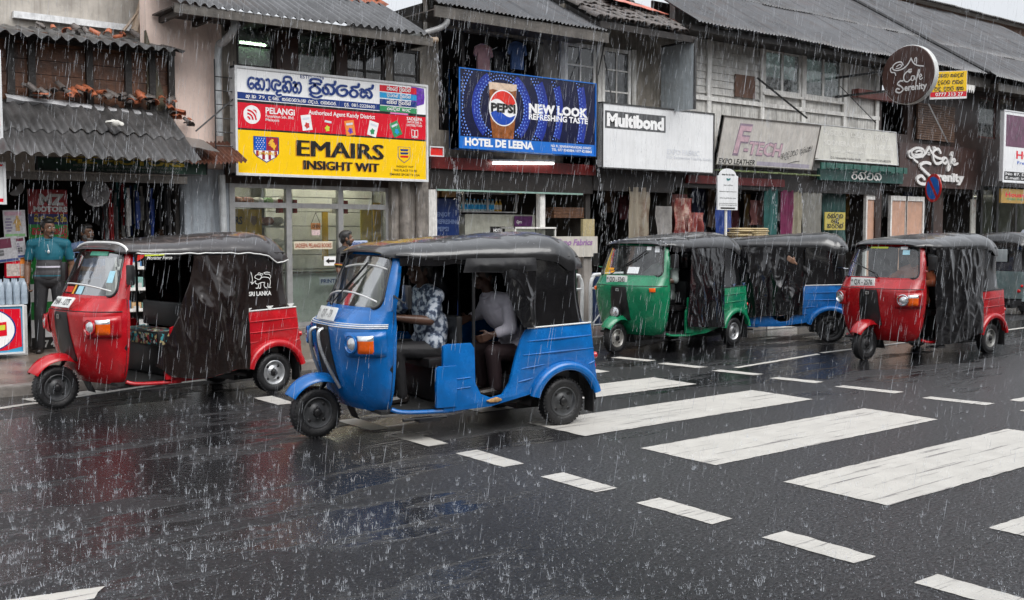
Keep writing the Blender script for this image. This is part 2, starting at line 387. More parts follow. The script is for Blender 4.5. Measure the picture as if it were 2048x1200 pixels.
# ------------------------------------------------------------------ ground, wet road, markings
def asphalt():
    m = bpy.data.materials.new('wet_asphalt'); m.use_nodes = True
    n, l = m.node_tree.nodes, m.node_tree.links; b = n['Principled BSDF']
    tc = n.new('ShaderNodeTexCoord')
    def noi(scale, detail=4, sc=(1, 1, 1), rough=.6):
        mp = n.new('ShaderNodeMapping'); mp.inputs['Scale'].default_value = sc; l.new(tc.outputs['Object'], mp.inputs[0])
        z = n.new('ShaderNodeTexNoise'); z.inputs['Scale'].default_value = scale; z.inputs['Detail'].default_value = detail; z.inputs['Roughness'].default_value = rough
        l.new(mp.outputs[0], z.inputs['Vector']); return z.outputs[0]
    def rng(s, a, c, d=0, e=1, smooth=True):
        r = n.new('ShaderNodeMapRange'); r.interpolation_type = 'SMOOTHSTEP' if smooth else 'LINEAR'
        for i, v in enumerate((a, c, d, e)): r.inputs[i + 1].default_value = v
        l.new(s, r.inputs[0]); return r.outputs[0]
    def mth(op, a, c=0):
        k = n.new('ShaderNodeMath'); k.operation = op
        for i, v in enumerate((a, c)):
            if isinstance(v, (int, float)): k.inputs[i].default_value = v
            else: l.new(v, k.inputs[i])
        return k.outputs[0]
    sx = n.new('ShaderNodeSeparateXYZ'); l.new(tc.outputs['Object'], sx.inputs[0])
    # the crown of the road (right, before the crossing) drains; the lane on the left and the kerb side hold water
    dry = mth('MULTIPLY', rng(sx.outputs[0], 3.3, 5.0), rng(sx.outputs[1], 8.4, 5.4))
    big = noi(.55, 5, (.35, 1.5, 1)); band = noi(1.3, 7, (.5, 1.25, 1), .62)
    film = mth('SUBTRACT', mth('ADD', rng(big, .38, .60), rng(band, .35, .65, 0, .5)), mth('MULTIPLY', dry, .95))
    film = rng(film, .36, .74)
    grain = noi(150, 3); chip = noi(38, 5, (1, 1.4, 1), .68); rip = noi(17, 5, (1, 1.3, 1)); rip2 = noi(42, 4)
    colr = n.new('ShaderNodeMixRGB'); l.new(rng(chip, .35, .7), colr.inputs[0]); colr.inputs[1].default_value = (.010, .010, .011, 1); colr.inputs[2].default_value = (.048, .048, .051, 1)
    c2 = n.new('ShaderNodeMixRGB'); l.new(mth('MULTIPLY', film, .75), c2.inputs[0]); cD = n.new('ShaderNodeMixRGB'); l.new(mth('MULTIPLY', dry, .72), cD.inputs[0]); l.new(colr.outputs[0], cD.inputs[1]); cE = n.new('ShaderNodeMixRGB'); l.new(rng(chip, .36, .64), cE.inputs[0]); cE.inputs[1].default_value = (.022, .022, .024, 1); cE.inputs[2].default_value = (.150, .150, .157, 1); l.new(cE.outputs[0], cD.inputs[2]); l.new(cD.outputs[0], c2.inputs[1]); c2.inputs[2].default_value = (.006, .006, .007, 1)
    l.new(c2.outputs[0], b.inputs['Base Color'])
    ro = n.new('ShaderNodeMapRange'); l.new(film, ro.inputs[0]); ro.inputs[3].default_value = .34; ro.inputs[4].default_value = .07; l.new(ro.outputs[0], b.inputs['Roughness'])
    b.inputs['Specular IOR Level'].default_value = .42
    hgt = mth('ADD', mth('MULTIPLY', mth('SUBTRACT', 1.0, film), mth('ADD', mth('MULTIPLY', grain, .9), mth('MULTIPLY', chip, 3.4))), mth('MULTIPLY', film, mth('ADD', mth('MULTIPLY', rip, .22), mth('MULTIPLY', rip2, .20))))
    vo = n.new('ShaderNodeTexVoronoi'); vo.inputs['Scale'].default_value = 8; l.new(tc.outputs['Object'], vo.inputs['Vector']); cs = n.new('ShaderNodeSeparateXYZ'); l.new(vo.outputs['Color'], cs.inputs[0])
    ring = mth('MULTIPLY', mth('SINE', mth('MULTIPLY', vo.outputs['Distance'], 58.0), 0), mth('MULTIPLY', rng(vo.outputs['Distance'], .34, .04), rng(cs.outputs[0], .45, .55)))
    hgt = mth('ADD', hgt, mth('MULTIPLY', ring, mth('MULTIPLY', film, .10)))
    bp = n.new('ShaderNodeBump'); bp.inputs['Strength'].default_value = 1.0; bp.inputs['Distance'].default_value = .015
    l.new(hgt, bp.inputs['Height']); l.new(bp.outputs[0], b.inputs['Normal'])
    return m
ASPH = asphalt()
def paint_mat():
    m = bpy.data.materials.new('worn_road_paint'); m.use_nodes = True; n, l = m.node_tree.nodes, m.node_tree.links; b = n['Principled BSDF']
    tc = n.new('ShaderNodeTexCoord'); mp = n.new('ShaderNodeMapping'); mp.inputs['Scale'].default_value = (.35, 9, 1); l.new(tc.outputs['Object'], mp.inputs[0])
    a = n.new('ShaderNodeTexNoise'); a.inputs['Scale'].default_value = 2.2; a.inputs['Detail'].default_value = 8; a.inputs['Roughness'].default_value = .75; l.new(mp.outputs[0], a.inputs['Vector'])
    r = n.new('ShaderNodeValToRGB'); r.color_ramp.elements[0].position = .40; r.color_ramp.elements[1].position = .435; l.new(a.outputs[0], r.inputs[0])
    c = n.new('ShaderNodeTexNoise'); c.inputs['Scale'].default_value = 5; c.inputs['Detail'].default_value = 8; l.new(tc.outputs['Object'], c.inputs['Vector'])
    k = n.new('ShaderNodeMixRGB'); l.new(c.outputs[0], k.inputs[0]); k.inputs[1].default_value = (.38, .365, .335, 1); k.inputs[2].default_value = (.60, .58, .535, 1)
    x = n.new('ShaderNodeMixRGB'); l.new(r.outputs[0], x.inputs[0]); x.inputs[1].default_value = (.16, .15, .145, 1); l.new(k.outputs[0], x.inputs[2]); l.new(x.outputs[0], b.inputs['Base Color'])
    b.inputs['Roughness'].default_value = .42
    f = n.new('ShaderNodeTexNoise'); f.inputs['Scale'].default_value = 60; f.inputs['Detail'].default_value = 4; l.new(tc.outputs['Object'], f.inputs['Vector'])
    bp = n.new('ShaderNodeBump'); bp.inputs['Strength'].default_value = .35; bp.inputs['Distance'].default_value = .01; l.new(f.outputs[0], bp.inputs['Height']); l.new(bp.outputs[0], b.inputs['Normal'])
    return m
RPAINT = paint_mat()
PAVE = M('wet_pavement_concrete', (.15, .115, .092), .30, var=.45, vs=2.5, bump=.35, bs=22, blot=.5, streak_col=(.04, .034, .03))
KERB = M('kerb_concrete', (.24, .22, .20), .4, var=.35, vs=5, bump=.4, bs=14, blot=.6, streak_col=(.06, .055, .05))
KERBW = M('kerb_white_paint', (.62, .60, .56), .4, var=.2, vs=6, bump=.3, bs=20, blot=.7, streak_col=(.2, .18, .16))
EARTH = M('earth', (.10, .085, .07), .8, var=.3)
m = MB(); m.box((-200, -200, -.3), (260, 260, -.06)); tag(m.build('ground', EARTH, smooth=0), kind='structure')
m = MB(); m.box((-40, -30, -.05), (90, 11.72, 0)); tag(m.build('road', ASPH, smooth=0), kind='structure')
m = MB(); m.box((-40, 11.86, -.05), (90, 15.35, .10)); tag(m.build('pavement', PAVE, smooth=0), kind='structure')
m = MB()
x = -20.0
while x < 60:
    L = .9; m.k = 1 if int((x + 40) / .9) % 3 == 1 else 0
    m.box((x + .008, 11.70, -.04), (x + L - .008, 11.868, .108 + .006 * R.random())); x += L
tag(m.build('kerb', [KERB, KERBW], smooth=0, bevel=.018), kind='structure')
def patch(mb, q, z=.004, nx=24, jag=.010):
    """q: four corners a-b-c-d of a painted patch, edges worn"""
    q = [Vector((p[0], p[1], 0)) for p in q]; out = []
    for i in range(4):
        a, b = q[i], q[(i + 1) % 4]; L = (b - a).length; n = max(3, int(L / .035)); t = (b - a).normalized(); nn = Vector((-t.y, t.x, 0))
        for k in range(n):
            s = a + t * (L * k / n); out.append(s + nn * (jag * noise.noise(s * 9) + jag * .6 * noise.noise(s * 31)))
    b0 = len(mb.v); c = sum(q, Vector()) / 4
    ln = [(p.x, p.y, z) for p in out]; tri = tessellate_polygon([[Vector(p) for p in ln]])
    fs = []
    for t in tri:
        u = (Vector(ln[t[1]]) - Vector(ln[t[0]])).cross(Vector(ln[t[2]]) - Vector(ln[t[0]])); fs.append(t if u.z > 0 else t[::-1])
    mb.add(ln, fs)
m = MB()
for y0, y1, xa, xb in ((9.28, 9.98, 5.98, 8.98), (7.90, 8.58, 5.98, 8.98), (6.44, 7.22, 5.95, 9.07), (5.03, 5.80, 5.93, 8.96), (3.61, 4.41, 5.87, 8.97), (2.17, 2.97, 5.85, 8.9), (.75, 1.5, 5.8, 8.9)):
    patch(m, [(xa, y0), (xb, y0), (xb + .02, y1), (xa + .02, y1)])
tag(m.build('zebra_crossing', RPAINT, smooth=0), kind='structure')
m = MB()
for y0, y1 in ((9.49, 10.06), (8.6, 9.17), (7.76, 8.37), (6.89, 7.46), (5.94, 6.55), (4.98, 5.545), (4.01, 4.625), (3.07, 3.66), (2.12, 2.715), (1.1, 1.7)):
    dx = -.05 if y0 < 3 else 0; patch(m, [(4.70 + dx, y0), (4.89 + dx, y0), (4.92 + dx, y1), (4.71 + dx, y1)])
for y0, y1 in ((9.71, 10.3), (8.83, 9.46), (7.97, 8.55), (7.12, 7.69), (6.14, 6.82), (5.16, 5.79), (4.2, 4.8), (3.2, 3.8)):
    patch(m, [(10.06, y0), (10.24, y0), (10.16, y1), (9.99, y1)])
patch(m, [(10.45, 8.52), (12.52, 8.78), (12.55, 8.86), (10.46, 8.60)]); patch(m, [(12.68, 8.84), (19.5, 8.96), (19.5, 9.06), (12.70, 8.92)]); patch(m, [(19.8, 9.0), (40, 9.1), (40, 9.2), (19.8, 9.1)])
patch(m, [(10.55, 5.05), (16, 5.10), (16, 5.22), (10.55, 5.17)]); patch(m, [(10.5, 4.75), (16, 4.8), (16, 4.9), (10.5, 4.85)])
a, b = G(0, 817), G(430, 752); d = (b - a).normalized(); nn = Vector((-d.y, d.x, 0)) * .05
a = a - d * 6
patch(m, [a - nn, b - nn, b + nn, a + nn])
for p0, p1 in (((65, 803), (210, 784)), ((340, 770), (450, 757))):
    a, b = G(*p0), G(*p1); d = (b - a).normalized(); nn = Vector((-d.y, d.x, 0)) * .11; patch(m, [a, b, b + nn * 2, a + nn * 2])
patch(m, [(1.0, 5.0), (1.52, 4.96), (1.62, 5.1), (1.1, 5.2)])
tag(m.build('road_markings', RPAINT, smooth=0), kind='structure')
# ------------------------------------------------------------------ three-wheelers
def lerp_tab(tab, x):
    if x <= tab[0][0]: return tab[0][1]
    for (a, b), (c, d) in zip(tab, tab[1:]):
        if x <= c:
            t = (x - a) / (c - a); t = t * t * (3 - 2 * t) if False else t
            return b + (d - b) * t
    return tab[-1][1]
XN = [(.25, .26), (.32, .205), (.40, .165), (.55, .12), (.75, .08), (.90, .068), (.935, .072), (.955, .10), (1.06, .225), (1.5, .445), (1.53, .47)]
XE = [(.25, .42), (1.06, .425), (1.5, .53), (1.53, .545)]
WY = [(.25, .47), (.30, .52), (.42, .565), (.60, .60), (.85, .62), (1.06, .605), (1.3, .565), (1.5, .50), (1.53, .485)]
PX = [(.25, 2.2), (.9, 2.6), (1.06, 2.15), (1.5, 2.0), (1.56, 2.0)]
def cowl(t, z, off=0):
    a = t * pi / 2; p = lerp_tab(PX, z); xn, xe, wy = lerp_tab(XN, z), lerp_tab(XE, z), lerp_tab(WY, z)
    sg = 1 if t >= 0 else -1
    y = wy * sg * abs(sin(a)) ** (2 / p); x = xe - (xe - xn) * abs(cos(a)) ** (2 / p)
    return Vector((x - off, y, z))
def cowl_n(t, z):
    a, b = cowl(t + .01, z) - cowl(t - .01, z), cowl(t, z + .01) - cowl(t, z - .01)
    n = b.cross(a); n.normalize(); c = cowl(t, z); return n if n.dot(Vector((c.x - .7, c.y, 0))) > 0 else -n
def rrect(t0, t1, z0, z1, r_t, r_z, n):
    pts = []
    for (cx, cz, a0) in ((t1 - r_t, z1 - r_z, 0), (t0 + r_t, z1 - r_z, 90), (t0 + r_t, z0 + r_z, 180), (t1 - r_t, z0 + r_z, 270)):
        for k in range(n): a = radians(a0 + 90 * k / (n - 1)); pts.append((cx + r_t * cos(a), cz + r_z * sin(a)))
    return pts
def resample(pts, n):
    L = [0]
    for i in range(len(pts)): L.append(L[-1] + (Vector(pts[(i + 1) % len(pts)]) - Vector(pts[i])).length)
    out = []; k = 0
    for q in range(n):
        d = L[-1] * q / n
        while L[k + 1] < d: k += 1
        f = (d - L[k]) / max(1e-9, L[k + 1] - L[k]); a, b = Vector(pts[k % len(pts)]), Vector(pts[(k + 1) % len(pts)]); out.append(a + (b - a) * f)
    return out

BLACKV = M('wet_black_vinyl', (.005, .005, .006), .20, var=.3, vs=5, spec=.5, bump=.14, bs=16, coat=.9)
HOODV = M('wet_black_hood_vinyl', (.010, .010, .011), .3, var=.3, vs=3, spec=.6, bump=.16, bs=11, coat=.6)
BROWNV = M('wet_brown_black_vinyl', (.012, .0075, .0065), .2, var=.25, vs=5, spec=.6, bump=.1, bs=12)
RUBBER = M('tyre_rubber', (.010, .010, .011), .5, var=.4, vs=30, bump=.3, bs=60)
DARKM = M('dark_painted_metal', (.012, .012, .013), .4, var=.3)
BLACKP = M('black_plastic', (.014, .014, .015), .3, var=.2)
STEEL = M('silver_rim_steel', (.55, .56, .57), .32, .85, var=.2, vs=14)
GREYRIM = M('dull_grey_rim', (.055, .057, .06), .4, .2, var=.35, vs=14)
CHROME = M('chrome', (.75, .76, .78), .12, 1, var=.05)
WHITEV = M('white_vinyl_print', (.72, .72, .70), .35, var=.06, vs=20)
PLATE = M('number_plate_white', (.72, .73, .71), .35, var=.08, vs=22, blot=.2, streak_col=(.25, .22, .18))
INK = M('black_ink', (.01, .01, .011), .4, var=0)
AMBER = M('amber_lens', (.80, .115, .004), .12, var=.15, vs=40, coat=.6)
REDLENS = M('red_lens', (.5, .008, .01), .12, var=.15, vs=40, coat=.6)
LAMPG = M('headlamp_reflector', (.7, .72, .73), .08, .7, var=.2, vs=25, coat=1)
SEATV = M('dark_seat_vinyl', (.018, .015, .016), .4, var=.3)
WSG = glass('windscreen_glass', (.74, .82, .80), .09, .08)
MIRR = M('mirror_glass', (.35, .37, .38), .05, 1, var=0)
FLOORM = M('black_floor_mat', (.010, .010, .010), .7, var=.3, vs=20)

def add_wheel(root, x, y, side, rimmat, label=None):
    wh = bpy.data.objects.new('wheel', None); col.objects.link(wh); wh.parent = root; wh.location = (x, y, .21)
    if label: wh['label'] = label
    m = MB(); m.lathe([(.122, -.040), (.140, -.054), (.165, -.061), (.188, -.057), (.203, -.044), (.2085, -.022), (.21, 0), (.2085, .022), (.203, .044), (.188, .057), (.165, .061), (.140, .054), (.122, .040)], (0, 0, 0), (0, 1, 0), 40)
    for k in range(40):
        a = 2 * pi * k / 40; rd, tg = Vector((cos(a), 0, sin(a))), Vector((-sin(a), 0, cos(a)))
        for s in (-1, 1): m.obox(rd * .203 + Vector((0, s * .034, 0)), tg * .0085, Vector((0, .016, 0)) + tg * .004 * s, rd * .007)
    m.local('tyre', RUBBER, wh, smooth=50)
    m = MB()
    for s in (-1, 1):
        m.lathe([(.128, .038), (.130, .050), (.122, .053), (.115, .046), (.108, .026), (.088, .020), (.070, .024), (.058, .036), (.034, .040), (.030, .055), (.022, .060), (.0001, .060)], (0, 0, 0), (0, s, 0), 32)
    m.k = 1
    for s in (-1, 1):
        for k in range(4):
            a = 2 * pi * (k + .5) / 4; m.ball((.092 * cos(a), s * .021, .092 * sin(a)), (.018, .006, .018), 10, 6)
    for s in (-1, 1): m.lathe([(.041, .0385), (.034, .0575), (.022, .064), (.0001, .065)], (0, 0, 0), (0, s, 0), 12)
    m.k = 0
    for k in range(4):
        a = 2 * pi * k / 4
        for s in (-1, 1): m.lathe([(.0001, .046), (.008, .046), (.008, .03)], (.046 * cos(a), 0, .046 * sin(a)), (0, s, 0), 6)
    m.local('rim', [rimmat, INK], wh, smooth=40)
    return wh

BOWS = (.46, .98, 1.52, 2.06)
def canopy_pt(u, v, seed=0, lift=0):
    x = .405 + u * 1.885
    zt = lerp_tab([(.40, 1.53), (.47, 1.575), (.58, 1.60), (.8, 1.62), (1.15, 1.645), (1.55, 1.67), (2.0, 1.685), (2.12, 1.665), (2.22, 1.60), (2.29, 1.50)], x) + lift
    ze = lerp_tab([(.40, 1.50), (.55, 1.485), (.7, 1.47), (1.2, 1.475), (1.75, 1.465), (1.95, 1.44), (2.08, 1.36), (2.29, 1.385)], x)
    wy = lerp_tab([(.40, .45), (.50, .535), (.60, .585), (.78, .63), (1.9, .645), (2.15, .62), (2.29, .52)], x)
    a = v * pi / 2; sg = 1 if v >= 0 else -1
    dip = sum(math.exp(-((x - b) / .045) ** 2) for b in BOWS[1:])
    nz = noise.noise(Vector((x * 2.4 + seed, v * 2.2, seed * 3.1)))
    n2 = noise.noise(Vector((x * 7 + seed, v * 5, 4 + seed)))
    puff = 1 + .04 * nz + .028 * n2 - .035 * dip
    y = wy * sg * abs(sin(a)) ** (2 / 3.0) * (1 + .012 * nz)
    z = ze + (zt - ze) * abs(cos(a)) ** (2 / 2.4) * puff
    if abs(v) > .93: z += .012 * noise.noise(Vector((x * 9 + seed, 0, v))) 
    return Vector((x, y, z))

def curtain(root, name, mat, y, x0t, x0b, x1, zt, zb, seed, amp=.035, label=None, nx=60, nz=72):
    def fn(u, v):
        z = zt + (zb(u) - zt) * v if callable(zb) else zt + (zb - zt) * v
        x0 = x0t + (x0b - x0t) * (v ** 1.4); x = x0 + (x1 - x0) * u
        p = Vector((x * 3.2 + seed, z * 1.15 + seed * .7 + x * .9, seed))
        a = noise.noise(p); b = noise.noise(p * 2.3 + Vector((5, 1, 2))); c = noise.noise(Vector((x * 8 + z * 5, z * 7 - x * 3, seed)))
        rid = max(0, 1 - abs(a) * 3.2) ** 1.6 * .9 + max(0, 1 - abs(b) * 2.6) ** 1.5 * .5 + max(0, 1 - abs(c) * 2.2) ** 2 * .12 + .5 * b
        k = min(1, .25 + v * 1.3) * (.35 + .65 * min(1, 4 * min(u, 1 - u) + .1))
        belly = .03 * sin(pi * min(1, v * 1.05)) * sin(pi * u)
        return Vector((x + .02 * b * v, y - (amp * rid * k + belly) * (1 if y < 0 else -1), z + .015 * a * v))
    m = MB(); m.shell(fn, nx, nz, (0, .003, 0)); o = m.local(name, mat, root, smooth=75)
    if label: o['label'] = label
    return o

def make_tuk(label, paint, loc, rz, opt, group='three-wheelers in the rain'):
    root = thing('auto_rickshaw', label, 'auto rickshaw', (loc[0], loc[1], 0), radians(rz), group)
    sd = opt.get('seed', 1); vin = opt.get('vinyl', BLACKV)
    # --- front shell
    m = MB()
    zs = [.25, .28, .32, .38, .46, .55, .65, .75, .85, .90, .92, .935, .945, .955, .98, 1.02, 1.06]
    m.grid(lambda u, v: cowl(-1 + 2 * u, lerp_tab([(i / (len(zs) - 1), z) for i, z in enumerate(zs)], v)), 48, len(zs) - 1)
    N = 96
    # outline of the upper frame in (t, z), then the rounded hole for the windscreen
    outer = resample([(1, 1.06), (1, 1.53), (-1, 1.53), (-1, 1.06)], N)
    hole = resample(rrect(-.72, .72, 1.085, 1.495, .13, .075, 7), N)
    def near(lst, p):
        return min(range(len(lst)), key=lambda i: ((lst[i][0] - p[0]) ** 2 + ((lst[i][1] - p[1]) * 3) ** 2))
    def ang(p): return atan2((p[1] - 1.31) * 3.4, p[0])
    A = sorted(outer, key=ang); B = sorted(hole, key=ang)
    base = []
    for f in (0, .35, .7, 1):
        for i in range(N):
            q = A[i] + (B[i] - A[i]) * f; pt = cowl(q[0], q[1]); base.append(pt)
    fs = []
    for r in range(3):
        for i in range(N):
            j = (i + 1) % N; fs.append((r * N + i, r * N + j, (r + 1) * N + j, (r + 1) * N + i))
    m.add(base, fs)
    # inner return of the door edge
    for s in (-1, 1):
        def edge(u, v, s=s):
            z = .25 + 1.28 * u; p = cowl(s, z); return p + Vector((.035 * v, -s * .012 * v, 0))
        m.grid(edge, 24, 2)
    m.local('front_body', paint, root, smooth=42, fix=True)
    m = MB(); m.grid(lambda u, v: cowl((-1 + 2 * u) * .985, .27 + .78 * v, -.02), 24, 12); m.local('front_lining', DARKM, root)
    # crease strip
    m = MB()
    for z, r in ((.942, .006), ) + (((.928, .004), (.956, .004)) if opt.get('crease') else ()):
        m.tube([cowl(-1 + 2 * k / 40, z) + cowl_n(-1 + 2 * k / 40, .90) * .001 for k in range(1, 40)], r, 6)
    m.local('crease_strip', WHITEV if opt.get('crease') else DARKM, root)
    # windscreen, rubber
    pts = rrect(-.735, .735, 1.08, 1.50, .13, .075, 8)
    m = MB(); m.tube([cowl(a, b) + cowl_n(a, b) * .004 for a, b in pts], .0115, 8, closed=True); gk = m.local('windscreen_rubber', BLACKP, root)
    m = MB(); m.grid(lambda u, v: (lambda t, z: cowl(t, z) + cowl_n(t, z) * .001)((-.73 + 1.46 * u), 1.085 + .41 * v), 28, 12); m.local('windscreen', WSG, root, smooth=60)
    # stickers on the glass
    for (t, z, wt, hz, mt) in [(a * .86, b, c * .9, d, e) for a, b, c, d, e in opt.get('stickers', ())]:
        m = MB(); m.grid(lambda u, v: (lambda a, b: cowl(a, b) + cowl_n(a, b) * .006)(t + wt * (u - .5), z + hz * (v - .5)), 4, 3); m.local('sticker', mt, root)
    for (pl) in opt.get('glass_lines', ()):
        m = MB(); m.tube([cowl(a, b) + cowl_n(a, b) * .006 for a, b in [(q * .9, w_) for q, w_ in pl]], .0075, 6); m.local('glass_stripe', WHITEV, root)
    # wiper
    if opt.get('wiper', True):
        wp = opt.get('wiper_line', [(-.2, 1.075), (-.1, 1.16), (.12, 1.31), (.3, 1.42)]); m = MB()
        wl = [cowl(a, b) + cowl_n(a, b) * .03 for a, b in wp]
        m.tube(wl[:3], .006, 6); m.tube(crv([wl[1] + (wl[2] - wl[1]) * .4 + Vector((.012, 0, 0)), wl[2] + Vector((.010, 0, 0)), wl[3]], 4), .009, 6); m.ball(wl[0], .016, 8, 6); m.local('wiper', BLACKP, root)
    # visor / canopy
    m = MB()
    m.shell(lambda u, v: canopy_pt(u, -1 + 2 * v, sd), 84, 40, (0, 0, -.012)); m.local('canopy', opt.get('hood', HOODV), root, smooth=60)
    if opt.get('piping'):
        m = MB()
        m.tube([canopy_pt(k / 80, -.995, sd) + Vector((0, -.006, 0)) for k in range(4, 81)], .006, 6)
        m.tube([canopy_pt(.045, -1 + 2 * k / 40, sd) + Vector((-.006, 0, .004)) for k in range(0, 41)], .013, 6); m.local('canopy_piping', WHITEV, root)
    if opt.get('studs'):
        m = MB()
        for k in range(1, 12): m.ball(canopy_pt(.04, -1 + 2 * k / 12, sd) + Vector((-.006, 0, .004)), .011, 6, 5)
        m.local('canopy_stud', CHROME, root)
    # side strip below the canopy
    vl = opt.get('valance', (.48, 1.66))
    for s in (-1, 1):
        m = MB(); m.shell(lambda u, v: Vector((vl[0] + (vl[1] - vl[0]) * u, s * (.628 + .006 * sin(u * 40)), 1.475 - (.06 + .02 * noise.noise(Vector((u * 6, sd, s)))) * v)), 40, 3, (0, -s * .004, 0))
        m.local('valance', opt.get('valance_mat', BLACKV), root)
    # frame hoops and posts
    m = MB()
    for x in (1.15, 1.66):
        m.tube(crv([(x, -.60, .5), (x, -.605, 1.2), (x, -.59, 1.46), (x, -.4, 1.56), (x, 0, 1.58), (x, .4, 1.56), (x, .59, 1.46), (x, .605, 1.2), (x, .60, .5)], 4), .014, 8)
    for s in (-1, 1): m.tube([(.47, s * .56, 1.5), (1.2, s * .60, 1.47), (2.1, s * .6, 1.46)], .014, 8)
    m.local('roof_frame', DARKM, root)
    # lower body sides
    arch = [(2.05 + .335 * cos(radians(a)), .195 + .345 * sin(radians(a))) for a in range(26, 158, 8)]
    side = [(.86, .235), (.86, .76), (.90, .775), (1.12, .775), (1.15, .73), (1.16, .44), (1.21, .345), (1.31, .305), (1.42, .325), (1.49, .42), (1.55, .64), (1.60, .775), (1.655, .865), (2.31, .888), (2.385, .345)] + arch + [(1.70, .305), (1.30, .232), (.95, .222)]
    for s in (-1, 1):
        m = MB(); m.prism([(x, s * .622, z) for x, z in side], (0, -s * .035, 0)); sm = m; m = MB()
        for z, xa, xb in ((.77, 1.66, 2.32), (.655, 1.62, 2.345), (.54, 1.60, 1.84), (.43, 1.57, 1.72), (.54, 2.29, 2.36)):
            m.tube([(xa, s * .622, z - .012), ((xa + xb) / 2, s * .626, z), (xb, s * .622, z + .012)], [.004, .0085, .004], 6)
        for z in (.48, .40): m.tube([(.9, s * .622, z), (1.11, s * .622, z + .01)], .006, 6)
        sm.local('side_panel', paint, root, smooth=30, bevel=.008, extra=m)
        m = MB()
        def fl(u, v, s=s):
            a = radians(165 - 150 * u); q = [(.372, .612), (.372, .648), (.350, .672), (.318, .676), (.300, .665), (.300, .61)][min(5, int(round(v * 5)))]
            return Vector((2.05 + q[0] * cos(a), s * q[1], .195 + q[0] * sin(a)))
        m.grid(fl, 30, 5); m.local('rear_fender', paint, root, smooth=50, fix=True)
        # inner wheel house, dark
        m = MB(); m.grid(lambda u, v: Vector((2.05 + .34 * cos(pi * u), s * (.60 - .26 * v), .20 + .34 * sin(pi * u))), 16, 2); m.local('wheel_house', DARKM, root)
        m = MB(); m.box((2.33, s * .50, .10), (2.345, s * .64, .34)); m.local('mud_flap', RUBBER, root, bevel=.004)
        # step box beside the driver
        m = MB(); m.prism([(.79, s * .60, .26), (.79, s * .60, .58), (.82, s * .60, .60), (.98, s * .60, .60), (.98, s * .60, .26)], (0, s * .04, 0)); m.local('step_box', paint, root, bevel=.012)
        m = MB(); m.tube(crv([(.42, s * .575, .275), (.50, s * .59, .25), (.70, s * .60, .235), (.97, s * .60, .228)], 5), .018, 8); m.local('sill', paint, root)
        m = MB(); m.tube([(.52, s * .58, .18), (.9, s * .60, .18)], .014, 6); m.box((.62, s * .52, .165), (.80, s * .68, .185)); m.local('foot_step', DARKM, root, smooth=30)
    m = MB()
    def back(u, v):
        y = -.62 + 1.24 * u; z = .34 + .55 * v; return Vector((2.388 - .075 * v + .02 * (1 - (2 * u - 1) ** 4), y, z))
    m.shell(back, 16, 8, (-.02, 0, 0)); m.local('tail_panel', paint, root)
    for s in (-1, 1):
        m = MB(); m.lathe([(.0001, .03), (.025, .028), (.034, .018), (.036, 0)], (2.385, s * .54, .50), (1, 0, 0), 14); m.lathe([(.0001, .03), (.02, .026), (.028, .015), (.03, 0)], (2.375, s * .59, .60), (.7, s * .7, 0), 12)
        m.local('tail_lamp', REDLENS, root)
    # floor, engine, axle
    m = MB(); m.box((.34, -.56, .235), (1.62, .56, .262)); m.local('floor_pan', FLOORM, root)
    m = MB(); m.box((1.55, -.46, .23), (2.3, .46, .44)); m.box((1.75, -.30, .13), (2.2, .30, .24)); m.tube([(2.05, -.55, .21), (2.05, .55, .21)], .028, 8); m.tube([(2.0, .2, .2), (2.42, .25, .22)], .035, 8); m.local('engine', DARKM, root, smooth=30)
    # seats
    m = MB(); m.box((.90, -.42, .27), (1.13, .42, .56)); m.k = 1; m.box((.82, -.44, .56), (1.14, .44, .64 + opt.get('seat_up', 0))); m.k = 0; m.box((1.10, -.40, .66 + opt.get('seat_up', 0)), (1.16, .40, .98)); m.local('driver_seat', [DARKM, opt.get('seat', SEATV)], root, bevel=.02)
    m = MB(); m.box((1.68, -.54, .40), (2.15, .54, .56)); m.box((2.10, -.54, .56), (2.22, .54, 1.10)); m.local('passenger_seat', SEATV, root, bevel=.02)
    # fork, handlebar, front wheel and mudguard
    m = MB(); m.tube([(.0, .08, .21), (.07, .08, .36), (.16, .03, .55), (.30, 0, .95)], .02, 8); m.tube([(0, -.07, .21), (0, .09, .21)], .014, 8); m.local('fork', DARKM, root)
    m = MB(); m.tube(crv([(.52, -.36, .98), (.47, -.30, .985), (.42, -.1, .95), (.42, .1, .95), (.47, .30, .985), (.52, .36, .98)], 4), .013, 8); m.tube([(.30, 0, .93), (.42, 0, .96)], .02, 8); m.box((.33, -.14, .95), (.42, .14, 1.03)); m.local('handlebar', BLACKP, root)
    wh = add_wheel(root, 0, 0, -1, opt.get('front_rim', GREYRIM)); wh.rotation_euler = (0, 0, radians(opt.get('steer', 0)))
    for s in (-1, 1): add_wheel(root, 2.05, s * .545, s, opt.get('rim', STEEL))
    m = MB()
    def mg(u, v):
        a = radians(150 - 132 * u) if False else radians(146 - 124 * u)
        k = -1 + 2 * v; wd = .106 * (.78 + .22 * sin(pi * u)); r = .262 + .058 * (1 - abs(k) ** 2.6)
        cx = .02; rr = r + .012 * sin(pi * u)
        return Vector((cx + rr * 1.0 * cos(a) * 1.02, k * wd * 1.1, .195 + rr * 1.03 * sin(a)))
    m.shell(mg, 26, 14, (0, 0, -.006)); m.local('mudguard', paint, root, smooth=60)
    m = MB(); m.shell(lambda u, v: Vector((.265 + .085 * v, -.075 + .15 * u, .32 - .21 * v + .02 * v * v)), 4, 6, (.01, 0, 0)); m.local('mud_flap', RUBBER, root)
    # centre strip with badge
    m = MB()
